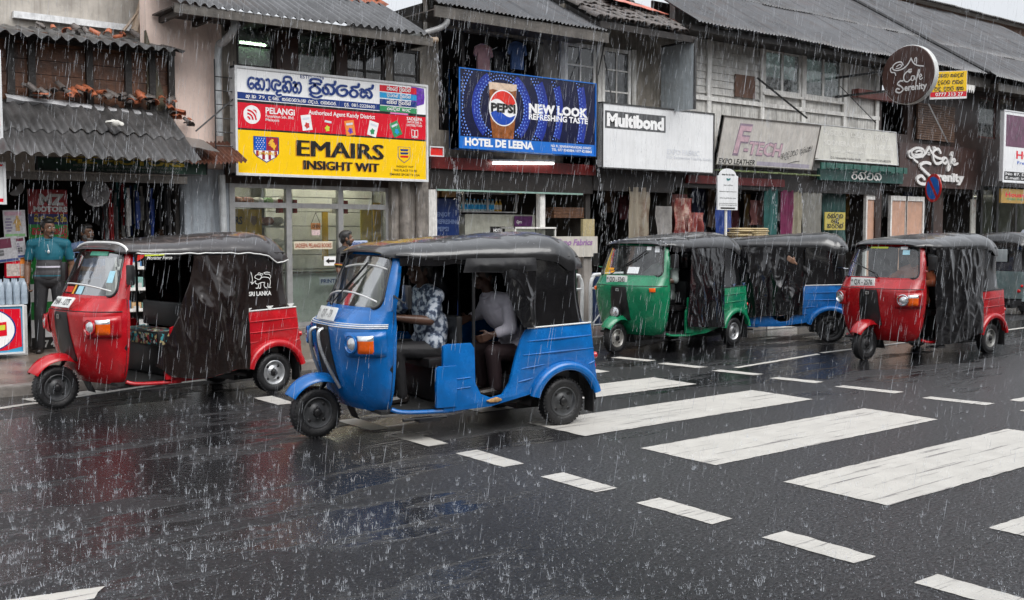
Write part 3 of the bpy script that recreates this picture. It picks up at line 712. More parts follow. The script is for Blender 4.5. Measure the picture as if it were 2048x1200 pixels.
    def strip(u, v):
        z = .93 - .47 * v; wdt = .055 + .04 * v; t = (-1 + 2 * u) * wdt; p = cowl(t * 1.5, z); return p + Vector((-.010 - .014 * sin(pi * u), 0, 0))
    m.shell(strip, 8, 12, (.02, 0, 0)); m.local('centre_strip', opt.get('strip_mat', BLACKP), root, smooth=50)
    m = MB(); q = cowl(0, .885) + Vector((-.028, 0, 0)); m.obox(q, (.004, 0, 0), (0, .028, 0), (0, 0, .020)); m.k = 1
    m.obox(q + Vector((-.004, 0, .006)), (.002, 0, 0), (0, .016, 0), (0, 0, .004)); m.obox(q + Vector((-.004, 0, -.006)), (.002, 0, 0), (0, .016, 0), (0, 0, .004)); m.local('badge', [CHROME, INK], root)
    if opt.get('bullbar'):
        for s in (-1, 1):
            m = MB(); m.tube(crv([(.045, s * .075, .90), (.0, s * .09, .87), (.01, s * .11, .74), (.07, s * .14, .58), (.15, s * .17, .42)], 5), .014, 8); m.local('guard_bar', STEEL, root)
    # lamps
    if opt.get('lamps', 'rect') == 'rect':
        for s in (-1, 1):
            hz = opt.get('lamp_z', .805); T = (.36, .93)
            m = MB()
            def hs(u, v, s=s):
                t = s * (T[0] + (T[1] - T[0]) * u); z = hz - .10 + .20 * v - .012 * (1 - u); f = min(1, 5 * min(u + .02, 1.02 - u)) * min(1, 6 * min(v + .01, 1.01 - v))
                return cowl(t, z) + cowl_n(t, z) * (.042 * f ** .5)
            m.grid(hs, 16, 10); hb = m.local('lamp_housing', paint, root, smooth=45, fix=True)
            t = s * .505; c = cowl(t, hz); n = Vector((-1, s * .25, 0)).normalized()
            m = MB(); m.lathe([(.076, .0), (.076, .010), (.068, .014), (.062, .002), (.058, -.004)], c + n * .040, n, 24); m.local('lamp_ring', paint if not opt.get('chrome_ring') else CHROME, root)
            m = MB(); m.lathe([(.0001, .022), (.025, .020), (.048, .012), (.060, .0)], c + n * .036, n, 24); m.lathe([(.0001, .028), (.010, .026), (.012, .02)], c + n * .036, n, 10); m.local('headlight', LAMPG, root)
            m = MB()
            def ind(u, v, s=s):
                t = s * (.575 + .20 * u); z = hz - .068 + .136 * v; f = min(1, 6 * min(u + .02, 1.02 - u)) * min(1, 6 * min(v + .02, 1.02 - v)); return cowl(t, z) + cowl_n(t, z) * (.040 + .018 * f)
            m.grid(ind, 8, 8)
            for i, p in enumerate(m.f):
                if i // 8 >= 6: m.mi[i] = 1
            m.local('indicator', [AMBER, LAMPG], root, smooth=45)
    else:
        for s in (-1, 1):
            m = MB()
            def ind(u, v, s=s):
                t = s * (.50 + .14 * u); z = .86 + .055 * v; f = min(1, 6 * min(u + .02, 1.02 - u)) * min(1, 6 * min(v + .02, 1.02 - v)); return cowl(t, z) + cowl_n(t, z) * (.002 + .022 * f)
            m.grid(ind, 8, 6); m.local('indicator', AMBER, root, smooth=45)
        c = Vector((-.055, -.03, .575)); n = Vector((-1, -.12, .05)).normalized()
        m = MB(); m.lathe([(.04, -.10), (.066, -.07), (.078, -.01), (.080, 0), (.072, .006)], c, n, 24); m.tube([c - n * .08, (.16, 0, .55)], .02, 8); m.local('lamp_housing', BLACKP, root, smooth=45)
        m = MB(); m.lathe([(.0001, .014), (.04, .012), (.070, .002)], c, n, 24); m.k = 1
        for k in range(12):
            a = 2 * pi * k / 12; r_ = .052 if k % 2 else .034; e = n.orthogonal().normalized(); g = n.cross(e); m.ball(c + n * .010 + e * r_ * cos(a) + g * r_ * sin(a), .006, 6, 5)
        m.local('headlight', [LAMPG, INK], root)
    # mirrors
    for s in (-1, 1):
        if s == 1 and not opt.get('right_mirror', True): continue
        m = MB(); a = cowl(s, 1.18); mx_, mz_ = opt.get('mirror_at', (.42, 1.285)); c = Vector((mx_, s * .705, mz_))
        m.tube(crv([a, a + Vector((-.03, s * .06, .0)), c + Vector((-.01, 0, -.05)), c], 4), .008, 6); arm = m.local('mirror_arm', opt.get('mirror_arm', BLACKP), root)
        m = MB(); m.obox(c + Vector((0, 0, .0)), (.018, 0, 0), (0, .058, 0), (0, 0, .095)); mm = m.local('mirror', BLACKP, root, bevel=.016)
        m = MB(); m.obox(c + Vector((.020, 0, 0)), (.001, 0, 0), (0, .048, 0), (0, 0, .083)); g = m.local('mirror_glass', MIRR, mm)
    # plate
    pt = opt['plate']; tl = radians(opt.get('plate_tilt', 18)); pc = Vector((.105 + opt.get('plate_dx', 0), opt.get('plate_y', -.02), 1.02)); n = Vector((-cos(tl), 0, sin(tl))); ux = Vector((0, -1, 0)); uy = ux.cross(n) * -1; uy = n.cross(ux)
    m = MB(); m.obox(pc, ux * .185, uy * .058, n * .006); pl = m.local('number_plate', PLATE, root, bevel=.004)
    m = MB(); put_text(m, pt, pc + n * .0065 - uy * .033 + ux * .012, ux, uy, .068, opt.get('plate_w', .27) * 1.08, opt.get('plate_bold', .012), 'C', .003)
    if opt.get('plate_mark', True):
        put_script(m, 's', pc + n * .0065 - ux * .172 + uy * .004, ux, uy, .026, .03, .18)
    m.local('lettering', opt.get('plate_ink', INK), pl, smooth=0)
    # back of the hood, in vinyl round the rear corners
    def U(u, v):
        path = [(1.655, -.612), (1.9, -.614), (2.12, -.612), (2.22, -.59), (2.285, -.53), (2.315, -.42), (2.325, 0), (2.315, .42), (2.285, .53), (2.22, .59), (2.12, .612), (1.9, .614), (1.655, .612)]
        k = u * (len(path) - 1); i = min(int(k), len(path) - 2); f = k - i; x = path[i][0] + (path[i + 1][0] - path[i][0]) * f; y = path[i][1] + (path[i + 1][1] - path[i][1]) * f
        z = .872 + .60 * v; x2 = 1.655 + (x - 1.655) * (1 - .17 * v + .10 * v * v * v) - .03 * (1 - (x - 1.655) / .67) * (v < .05); pinch = 1 - .035 * sin(pi * v)
        nz = .010 * noise.noise(Vector((x * 5 + sd, z * 3.2, y * 4)))
        return Vector((x2, y * pinch * (1 + nz), z + .014 * (x - 1.655) / .67 * (1 - v)))
    m = MB(); m.shell(U, 72, 16, (0, 0, .002)); m.local('rear_hood', vin, root, smooth=60)
    if opt.get('rear_window'):
        m = MB(); m.box((2.31, -.25, 1.08), (2.335, .25, 1.34)); m.local('rear_window', M('clear_plastic_window', (.3, .33, .34), .15, var=.1), root, bevel=.01)
    m = MB(); m.tube([(1.66, -.626, .872), (2.31, -.626, .894)], .007, 6); m.local('waist_trim', opt.get('waist', DARKM), root)
    if opt.get('clips'):
        for k in range(3):
            x = 1.72 + .26 * k; m = MB(); z = .885 + .012 * k
            m.prism([(x - .045, -.632, z + .022), (x + .045, -.632, z + .022), (x + .02, -.632, z), (x + .012, -.632, z - .02), (x - .012, -.632, z - .02), (x - .02, -.632, z)], (0, .004, 0)); m.local('clip', CHROME if opt['clips'] == 2 else WHITEV, root)
    # curtains
    for i, c in enumerate(opt.get('curtains', ())):
        curtain(root, 'rain_curtain', c.get('mat', vin), c.get('y', -.662), c['x0t'], c['x0b'], c['x1'], c.get('zt', 1.455), c['zb'], sd * 3.3 + i * 7, c.get('amp', .035))
    curtain(root, 'rain_curtain', vin, .628, opt.get('far_x0', .95), opt.get('far_x0', .95) + .05, 1.66, 1.455, .34, sd + 40, .03, nx=24, nz=24)
    return root
# ------------------------------------------------------------------ the vehicles
def paint(name, c): return M(name, c, .26, var=.25, vs=5, bump=.05, bs=7, coat=.35, spec=.5, blot=.22, streak_col=tuple(x * .35 + .01 for x in c))
RED, BLUE, GREEN, RED2, BLUE2, DKBLUE = paint('red_tuk_paint', (.44, .006, .012)), paint('blue_tuk_paint', (.001, .12, .40)), paint('green_tuk_paint', (.004, .17, .075)), paint('deep_red_tuk_paint', (.34, .005, .009)), paint('blue_tuk_paint_two', (.006, .13, .42)), paint('grey_green_tuk_paint', (.10, .14, .14))
def patch_mat():
    m = bpy.data.materials.new('patchwork_seat_cover'); m.use_nodes = True; n, l = m.node_tree.nodes, m.node_tree.links; b = n['Principled BSDF']; b.inputs['Roughness'].default_value = .7
    tc = n.new('ShaderNodeTexCoord'); v = n.new('ShaderNodeTexVoronoi'); v.inputs['Scale'].default_value = 34; l.new(tc.outputs['Object'], v.inputs['Vector']); sp = n.new('ShaderNodeSeparateXYZ'); l.new(v.outputs['Color'], sp.inputs[0])
    r = n.new('ShaderNodeValToRGB'); r.color_ramp.interpolation = 'CONSTANT'; e = r.color_ramp.elements; e[0].color = (.012, .012, .013, 1); e[1].position = .85; e[1].color = (.50, .42, .20, 1)
    for p, c in ((.40, (.05, .32, .36)), (.55, (.40, .04, .05)), (.66, (.02, .02, .02)), (.76, (.42, .44, .42))): q = e.new(p); q.color = c + (1,)
    l.new(sp.outputs[0], r.inputs[0]); l.new(r.outputs[0], b.inputs['Base Color']); return m
PATCH = patch_mat()
CYANST, YELST, WHST, REDST = M('pale_blue_sticker', (.35, .62, .72), .3, var=.15, vs=60), M('yellow_green_sticker', (.55, .62, .05), .3, var=.1), M('white_sticker', (.75, .77, .78), .3, var=.1, vs=70), M('red_sticker', (.55, .03, .02), .3, var=.2, vs=40)
GRNST, ORST = M('green_sticker', (.08, .42, .28), .3, var=.3, vs=60), M('orange_sticker', (.8, .35, .02), .3, var=.2, vs=50)
zb_red = lambda u: .40 - .14 * min(1, u * 5) + .02 * max(0, u - .4) + .015 * sin(u * 9)
t1 = make_tuk('red three-wheeler parked at far left with a lion emblem on its brown hood', RED, (2.95, 10.60), 7.6, dict(
    seed=1, vinyl=BROWNV, hood=M('wet_brown_hood_vinyl', (.020, .016, .017), .3, var=.3, vs=3, spec=.6, bump=.16, bs=11, coat=.6), plate='HA - 1275', plate_tilt=38, plate_dx=-.02, piping=True, clips=1, waist=WHITEV, rim=STEEL, front_rim=GREYRIM,
    wiper=False, stickers=[(-.1, 1.475, .5, .04, GRNST), (-.62, 1.26, .14, .11, CYANST), (.30, 1.125, .26, .055, REDST), (.12, 1.135, .05, .10, ORST), (-.02, 1.125, .12, .075, CYANST)],
    glass_lines=[[(-.70 + 1.2 * k / 14, 1.095 + .085 * sin(pi * (.12 + .5 * k / 14))) for k in range(15)]], valance=(.50, .98), far_x0=1.25, seat=PATCH, seat_up=.07,
    curtains=[dict(x0t=1.10, x0b=.66, x1=1.70, zb=zb_red, amp=.058)]))
def on_side(m):
    m.v = [(x, -(.612 * (1 - .035 * sin(pi * max(0, min(1, (z - .872) / .6))))) * 1.004 - .010 + (y - 0), z) for x, y, z in m.v]; return m
e_x, e_z = Vector((1, 0, 0)), Vector((0, 0, 1))
m = MB(); put_text(m, 'SRI LANKA', (1.745, 0, 1.03), e_x, e_z, .042, .27, .03)
for k, ch in enumerate('WELCOME'): put_text(m, ch, (1.715, 0, 1.275 - .038 * k), e_x, e_z, .026, None, .02, 'C')
tmp = MB()
for st in ([(.06, .30), (.10, .55), (.08, .80), (.03, 1.0)], [(.0, .42), (.14, .36)], [(.08, .30), (.18, .42), (.26, .50)], [(.50, .66), (.62, .70), (.80, .68), (.92, .60), (.96, .40), (.92, .08)], [(.40, .30), (.55, .38), (.70, .36)], [(.70, .36), (.66, .20), (.72, .05), (.80, .05)], [(.84, .30), (.86, .08), (.98, .05)], [(.40, .30), (.36, .05), (.26, .05)], [(.50, .32), (.48, .05), (.40, .05)], [(.26, .50), (.24, .36), (.34, .28)], [(.30, .62), (.22, .68), (.24, .80), (.34, .86), (.46, .84), (.54, .76), (.50, .62), (.40, .56), (.30, .62)], [(.34, .86), (.40, .97), (.50, .92)], [(.46, .84), (.58, .92), (.60, .82)], [(.50, .62), (.56, .70)], [(.94, .58), (.99, .72), (.90, .86), (.72, .88), (.66, .96), (.80, 1.0), (.94, .95)]): ribbon(tmp, crv([(a * .25, b * .17, 0) for a, b in st], 4), .0075)
b0 = len(m.v); m.v += [(1.765 + v[0], -.003 - v[2], 1.10 + v[1]) for v in tmp.v]
for f in tmp.f: m.f.append([b0 + i for i in f]); m.mi.append(0)
on_side(m).local('hood_print', WHITEV, t1, smooth=0)
m = MB(); put_text(m, 'Monster Force', (.62, -.640, 1.425), e_x, e_z, .032, .26, .012, 'L', .003, .3); m.local('valance_print', WHITEV, t1, smooth=0)
m = MB(); m.prism([(.52, -.641, 1.41), (.58, -.641, 1.44), (.60, -.641, 1.47), (.53, -.641, 1.47)], (0, .002, 0)); m.k = 1; m.prism([(.60, -.641, 1.455), (.80, -.641, 1.462), (.80, -.641, 1.472), (.60, -.641, 1.472)], (0, .002, 0)); m.local('valance_print', [REDST, YELST], t1, smooth=0)
t2 = make_tuk('blue three-wheeler driving over the zebra crossing with driver and passenger', BLUE, (4.20, 7.80), -8, dict(
    seed=2, plate='QT - 79', plate_w=.20, crease=True, plate_tilt=24, bullbar=True, mirror_at=(.50, 1.175), strip_mat=DARKM, plate_ink=M('faded_plate_ink', (.30, .30, .30), .5, var=.3, vs=40), front_rim=GREYRIM, rim=GREYRIM, steer=4, waist=WHITEV,
    glass_lines=[[(-.74 + 1.15 * k / 14, 1.385 + .03 * sin(pi * k / 14)) for k in range(15)], [(-.70 + 1.40 * k / 14, 1.13 + .06 * sin(pi * k / 14)) for k in range(15)]],
    wiper_line=[(.15, 1.075), (.08, 1.14), (-.08, 1.29), (-.25, 1.42)], far_x0=.90,
    curtains=[dict(x0t=1.36, x0b=1.60, x1=1.72, zb=.88, amp=.03), dict(x0t=1.05, x0b=1.02, x1=1.72, zt=1.47, zb=1.36, amp=.03, mat=M('matt_black_cloth', (.008, .008, .010), .6, var=.4, vs=9))]))
m = MB(); m.ball((1.33, -.632, .285), (.075, .012, .020), 14, 8); m.v = [tuple(Vector(v) + Vector((0, 0, .020 * noise.noise(Vector(v) * 34)))) for v in m.v]; m.local('rust_patch', M('rusty_filler', (.34, .19, .07), .6, var=.4, vs=25), t2)
t3 = make_tuk('green three-wheeler parked in front of the blue one with a lamp above its mudguard', GREEN, (10.45, 10.70), 6, dict(
    seed=3, plate='QO - 5243', plate_tilt=4, plate_dx=.045, plate_y=.10, plate_w=.25, lamps='round', studs=True, clips=2, rim=STEEL, front_rim=M('worn_silver_rim', (.35, .34, .32), .4, .6, var=.3), mirror_arm=GREEN,
    stickers=[(-.38, 1.455, .12, .05, WHST), (-.62, 1.445, .14, .085, WHST), (-.12, 1.15, .22, .09, WHST), (.42, 1.16, .18, .03, ORST), (.34, 1.12, .12, .03, ORST)],
    wiper_line=[(.26, 1.08), (.16, 1.14), (-.1, 1.30), (-.30, 1.42)],
    curtains=[dict(x0t=.86, x0b=.78, x1=1.68, zb=lambda u: .36 - .06 * u, amp=.045), ]))
t4 = make_tuk('deep red three-wheeler at right driving in the wet lane with closed black curtain', RED2, (12.49, 8.08), -2.4, dict(
    seed=4, plate='QX - 2576', plate_tilt=6, plate_dx=.03, plate_y=.14, plate_w=.26, chrome_ring=True, studs=False, rim=M('worn_silver_rim_two', (.22, .22, .21), .45, .5, var=.35), front_rim=GREYRIM,
    stickers=[(.15, 1.475, .4, .022, YELST), (-.42, 1.472, .16, .035, WHST), (-.48, 1.415, .16, .06, CYANST)], mirror_arm=CHROME,
    wiper_line=[(-.02, 1.075), (.02, 1.13), (.3, 1.21), (.62, 1.28)],
    curtains=[dict(x0t=.56, x0b=.60, x1=1.72, zb=lambda u: .20 + .12 * u * u, amp=.042)]))
t5 = make_tuk('blue three-wheeler parked behind the green one with its black side curtain closed', BLUE2, (13.2, 11.62), -52, dict(
    seed=5, plate='QL - 4471', rim=DARKM, front_rim=DARKM, waist=WHITEV, curtains=[dict(x0t=.62, x0b=.80, x1=1.63, zb=lambda u: .37 + .06 * u, amp=.042)]))
t6 = make_tuk('dark three-wheeler at the far right edge seen from behind, in front of a silver van', DKBLUE, (23.9, 10.95), 180, dict(
    seed=6, plate='QN - 3302', far_x0=.62, rim=DARKM, front_rim=DARKM, rear_window=True, clips=2, curtains=[dict(x0t=.62, x0b=.8, x1=1.68, zb=.30, amp=.05)]))
# ------------------------------------------------------------------ the row of shops
YF = 15.3
PINK = M('pale_pink_plaster', (.84, .67, .59), .55, var=.10, vs=3, bump=.15, bs=25, streak=.18, streak_col=(.16, .12, .10), blot=.12)
BLUEW = M('bluish_whitewash', (.32, .36, .40), .5, var=.25, vs=3, bump=.2, bs=20, streak=.6, streak_col=(.10, .09, .085))
CONC = M('stained_concrete', (.24, .22, .20), .55, var=.35, vs=2, bump=.25, bs=18, streak=.75, streak_col=(.05, .045, .04))
PLAS = M('dirty_cream_plaster', (.25, .225, .19), .5, var=.35, vs=2.5, bump=.25, bs=18, streak=.8, streak_col=(.06, .05, .04))
WOODB = M('dark_brown_boards', (.12, .048, .022), .42, var=.5, vs=4, bump=.3, bs=20, streak=.7, streak_col=(.012, .009, .008))
WOODD = M('almost_black_timber', (.018, .014, .012), .45, var=.4, vs=6, bump=.25, bs=24)
WOODP = M('pale_timber', (.28, .21, .15), .55, var=.35, vs=5, bump=.3, bs=24, streak=.5)
FASC = M('grey_weathered_fascia', (.095, .085, .075), .45, var=.4, vs=4, bump=.3, bs=20, streak=.6)
WBOARD = M('weathered_white_boards', (.58, .57, .54), .5, var=.25, vs=4, bump=.25, bs=30, streak=.75, streak_col=(.13, .115, .10), blot=.25)
WFRAME = M('old_white_window_paint', (.72, .71, .68), .45, var=.2, vs=8, bump=.2, bs=30, streak=.6, streak_col=(.15, .13, .11))
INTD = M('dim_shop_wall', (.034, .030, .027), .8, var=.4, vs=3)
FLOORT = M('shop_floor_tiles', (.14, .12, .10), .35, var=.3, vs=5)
ASB = M('grey_asbestos_sheet', (.085, .086, .09), .30, var=.35, vs=2.2, bump=.2, bs=26, streak=.35, streak_col=(.025, .024, .024), blot=.3)
ASBD = M('dark_asbestos_sheet', (.062, .060, .060), .32, var=.4, vs=2.2, bump=.25, bs=26, blot=.45, streak_col=(.018, .018, .016))
TIN = M('grey_roof_tin', (.085, .088, .094), .28, .25, var=.3, vs=1.6, bump=.12, bs=20, streak=.35, streak_col=(.075, .05, .038), blot=.3)
TILE = M('terracotta_tile', (.34, .10, .045), .5, var=.5, vs=7, bump=.3, bs=30, blot=.35, streak_col=(.05, .035, .03))
TILEG = M('mossy_grey_tile', (.10, .085, .078), .5, var=.5, vs=7, bump=.35, bs=30, blot=.3, streak_col=(.02, .025, .015))
MOSS = M('moss_stained_masonry', (.10, .085, .055), .7, var=.5, vs=6, bump=.4, bs=22)
ALU = M('aluminium_frame', (.40, .40, .40), .35, .5, var=.15, vs=9, blot=.2, streak_col=(.15, .14, .13))
SHOPG = glass('shop_glass', (.88, .91, .88), .05, .03)
DIRTG = glass('dusty_window_glass', (.42, .48, .46), .10, .45)
GREENG = glass('green_wired_glass', (.40, .52, .46), .06, .35)
DARKG = glass('dark_window_glass', (.16, .17, .17), .10, .14)
WHITEP = M('white_sign_sheet', (.70, .71, .72), .25, var=.06, vs=3, streak=.3, streak_col=(.40, .40, .39))
SFRAME = M('white_sign_frame', (.60, .61, .62), .35, var=.1, vs=9)
DFRAME = M('dark_sign_frame', (.05, .05, .05), .4, var=.3)
NAVY, SRED, SYEL, SBLK, SBLU = M('navy_print', (.008, .035, .19), .25, var=.05), M('red_print', (.62, .006, .022), .25, var=.06), M('yellow_print', (.86, .54, .006), .25, var=.05), M('black_print', (.012, .011, .010), .3, var=.05), M('blue_print', (.008, .09, .45), .25, var=.06)
WPRINT, CYP, GRP, ORP, PURP, PINKP = M('white_print', (.80, .80, .80), .3, var=.03), M('cyan_print', (.01, .30, .62), .3, var=.08), M('green_print', (.03, .26, .10), .3, var=.1), M('orange_print', (.80, .25, .04), .3, var=.15, vs=60), M('purple_print', (.12, .03, .36), .3, var=.6, vs=18), M('pink_print', (.75, .18, .45), .3, var=.2)
TUBEL = M('lit_fluorescent_tube', (1.0, .92, .76), .4, var=0, emit=34)
CARD = M('cardboard', (.42, .27, .13), .7, var=.2, vs=12)

def corr(parent, name, x0, x1, y0, z0, y1, z1, wl, amp, mat, rows=1, seed=0, jag=.03, nseg=8, sag=.03):
    """corrugated sheet roof from the eave (y0,z0) up to (y1,z1)"""
    sl = Vector((0, y1 - y0, z1 - z0)); L = sl.length; sl.normalize(); nn = Vector((0, -sl.z, sl.y))
    m = MB(); n = int((x1 - x0) / wl * nseg); step = L / rows
    for r in range(rows):
        a, b = r * step - (.10 if r else 0), (r + 1) * step; lift = .022 * (r % 2 == 1) + .012 * r / max(1, rows)
        rng_ = random.Random(seed * 77 + r)
        sheet = [(rng_.uniform(-jag, jag), rng_.uniform(-.008, .014)) for _ in range(int((x1 - x0) / (wl * 6)) + 3)]
        def fn(u, v):
            x = x0 + (x1 - x0) * u; k = int((x - x0) / (wl * 6)); dj, dl = sheet[k]
            d = a + dj * (1 - v) + (b - a) * v
            h = amp * cos(2 * pi * (x - x0) / wl) + lift + dl + sag * noise.noise(Vector((x * .5, d * .5, seed)))
            return Vector((x, y0, z0)) + sl * d + nn * h
        m.shell(fn, n, max(2, int((b - a) / .5)), (0, -.004, -.009))
    return m.build(name, mat, parent, smooth=50)
def walls(m, X0, X1, Z0, Z1, Y0, Y1, holes):
    xs = sorted(set([X0, X1] + [v for h in holes for v in h[:2] if X0 < v < X1])); zs = sorted(set([Z0, Z1] + [v for h in holes for v in h[2:] if Z0 < v < Z1]))
    for a, b in zip(xs, xs[1:]):
        for c, d in zip(zs, zs[1:]):
            mx, mz = (a + b) / 2, (c + d) / 2
            if not any(h[0] < mx < h[1] and h[2] < mz < h[3] for h in holes): m.box((a, Y0, c), (b, Y1, d))
def window(parent, x0, x1, z0, z1, Y, nx, nz, fm, gm, bar=.035, fr=.06, depth=.06, sill=True, name='window'):
    m = MB(); m.box((x0, Y, z0), (x0 + fr, Y + depth, z1)); m.box((x1 - fr, Y, z0), (x1, Y + depth, z1)); m.box((x0 + fr, Y, z0), (x1 - fr, Y + depth, z0 + fr)); m.box((x0 + fr, Y, z1 - fr), (x1 - fr, Y + depth, z1))
    for i in range(1, nx):
        x = x0 + (x1 - x0) * i / nx; m.box((x - bar / 2, Y + .006, z0 + fr), (x + bar / 2, Y + depth - .006, z1 - fr))
    for i in range(1, nz):
        z = z0 + (z1 - z0) * i / nz; m.box((x0 + fr, Y + .010, z - bar / 2), (x1 - fr, Y + depth - .010, z + bar / 2))
    if sill: m.box((x0 - .05, Y - .06, z0 - .05), (x1 + .05, Y + depth, z0 - .002))
    o = m.build(name, fm, parent, smooth=0)
    m = MB(); m.box((x0 + fr * .5, Y + depth * .5 - .003, z0 + fr * .5), (x1 - fr * .5, Y + depth * .5 + .003, z1 - fr * .5)); m.build('pane', gm, o, smooth=0)
    return o
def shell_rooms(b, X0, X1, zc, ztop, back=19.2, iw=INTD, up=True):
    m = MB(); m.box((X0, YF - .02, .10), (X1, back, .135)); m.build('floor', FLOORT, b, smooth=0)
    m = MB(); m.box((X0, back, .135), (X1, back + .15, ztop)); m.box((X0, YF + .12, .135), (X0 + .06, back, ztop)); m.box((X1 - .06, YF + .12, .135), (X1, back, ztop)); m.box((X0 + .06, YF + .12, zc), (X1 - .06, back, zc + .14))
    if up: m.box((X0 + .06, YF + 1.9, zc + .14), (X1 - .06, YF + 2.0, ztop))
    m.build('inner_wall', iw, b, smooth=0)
def item(mb, name, mats, label, cat, group=None, **k):
    return tag(mb.build(name, mats, None, **k), label, cat, group)
def sign(name, label, cat, tl, br, Y, th, pm, fm, fr=.03, tilt=0, group=None):
    """a board on the plane y=Y; tl and br are picture points; tilt leans the top out towards the street"""
    a, b = P(tl[0], tl[1], Y), P(br[0], br[1], Y); x0, x1, z0, z1 = a.x, b.x, b.z, a.z
    t = thing(name, label, cat, (x0, Y, z0), 0, group)
    up = Vector((0, -tilt, z1 - z0)); H = up.length; up.normalize(); rt = Vector((1, 0, 0)); nn = rt.cross(up)
    o = Vector((x0, Y, z0)); W = x1 - x0
    def S(fx, fy, lift=0): return o + rt * (fx * W) + up * ((1 - fy) * H) + nn * lift
    m = MB(); c = S(.5, .5, -th / 2); m.obox(c, rt * (W / 2), up * (H / 2), nn * (th / 2)); m.build('panel', pm, t, smooth=0)
    if fm:
        m = MB(); f = fr
        for (u0, u1, v0, v1) in ((0, 1, 0, f / H), (0, 1, 1 - f / H, 1), (0, f / W, f / H, 1 - f / H), (1 - f / W, 1, f / H, 1 - f / H)):
            c = S((u0 + u1) / 2, (v0 + v1) / 2, -th / 2 + .006); m.obox(c, rt * (W * (u1 - u0) / 2), up * (H * (v1 - v0) / 2), nn * (th / 2 + .012))
        m.build('frame', fm, t, smooth=0)
    return t, S, rt, up, W, H
def band(S, fx0, fx1, fy0, fy1, lift=.0016, th=.0012):
    m = MB(); a, b, c, d = S(fx0, fy1, lift), S(fx1, fy1, lift), S(fx1, fy0, lift), S(fx0, fy0, lift); n = (b - a).cross(d - a).normalized()
    m.prism([a, b, c, d], n * -th); return m
def T(mb, S, rt, up, H, W, s, fx0, fx1, fy_base, fy_cap, bold=0, lift=.004, shear=0, thick=0):
    put_text(mb, s, S(fx0, fy_base), rt, up, (fy_base - fy_cap) * H, (fx1 - fx0) * W, bold, 'L', lift, shear, thick)
def SC(mb, S, rt, up, H, W, s, fx0, fx1, fy_base, fy_top, wd=.13, lift=.004, thick=0):
    put_script(mb, s, S(fx0, fy_base), rt, up, (fy_base - fy_top) * H, (fx1 - fx0) * W, wd, lift, thick)

# ---- accessory shop at the left
b = thing('accessory_shop', 'low accessory shop with two corrugated awnings, brown plank upper wall and crowded dark front', 'shop', (2.0, YF, 0))
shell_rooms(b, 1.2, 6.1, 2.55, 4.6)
m = MB()
for k in range(5): m.box((1.2, YF - .02 - .004 * (k % 2), 3.42 + k * .19), (5.98, YF + .05, 3.42 + k * .19 + .183))
m.build('plank_wall', WOODB, b, smooth=0)
m = MB()
for x in (1.4, 2.6, 3.74, 4.0, 4.75, 5.28, 5.62, 5.9): m.box((x, YF - .09, 3.36), (x + .09, YF - .03, 4.34))
m.box((1.2, YF - .10, 3.34), (6.0, YF + .05, 3.42)); m.box((1.2, YF - .10, 4.22), (6.0, YF + .05, 4.34)); m.build('timber_frame', WOODD, b, smooth=0)
corr(b, 'awning', 1.2, 5.86, 14.0, 2.63, 15.28, 3.42, .172, .028, ASBD, rows=2, seed=3, jag=.05)
corr(b, 'upper_awning', 1.2, 5.98, 14.75, 4.22, 16.2, 4.55, .172, .028, ASBD, rows=1, seed=4, jag=.05)
m = MB(); m.box((1.2, YF + .06, 2.5), (6.1, YF + .2, 3.42)); m.box((1.2, 16.25, 4.3), (6.1, 16.5, 6.6)); m.build('concrete_wall', M('pale_stained_concrete', (.40, .37, .33), .55, var=.3, vs=2, bump=.25, bs=18, streak=.55, streak_col=(.14, .12, .10)), b, smooth=0)
m = MB(); m.box((P(28, 44, 16.15).x, 16.15, P(150, 49, 16.15).z), (P(288, 44, 16.15).x, 16.24, P(150, 36, 16.15).z)); m.build('white_plastic_strip', M('wet_white_plastic', (.72, .73, .74), .25, var=.25, vs=9, streak=.5, streak_col=(.3, .3, .3)), b, smooth=0)
m = MB(); m.shell(lambda u, v: Vector((3.7 + 2.0 * u, 15.22 - .10 * sin(pi * v), 3.36 + .14 * v - .10 * u + .02 * noise.noise(Vector((u * 9, v * 3, 2))))), 40, 4, (0, .01, 0)); m.build('gutter_sheet', M('grey_white_plastic_gutter', (.42, .42, .43), .3, var=.3, vs=6), b)
m = MB(); m.box((1.2, 14.6, 2.36), (5.9, 14.72, 2.46)); m.build('beam', FASC, b, smooth=0)
m = MB()
for (px, py, q, n) in ((360, 190, .45, 9), (330, 178, .3, 6)):
    pass
m.prism([(5.60, YF - .05, 4.55), (5.60, YF - .05, 3.3), (5.95, YF - .05, 2.95), (6.35, YF - .05, 2.72), (6.0, YF - .05, 3.25), (5.85, YF - .05, 3.6)], (0, .09, 0)); m.build('mossy_wall_edge', MOSS, b, smooth=0)
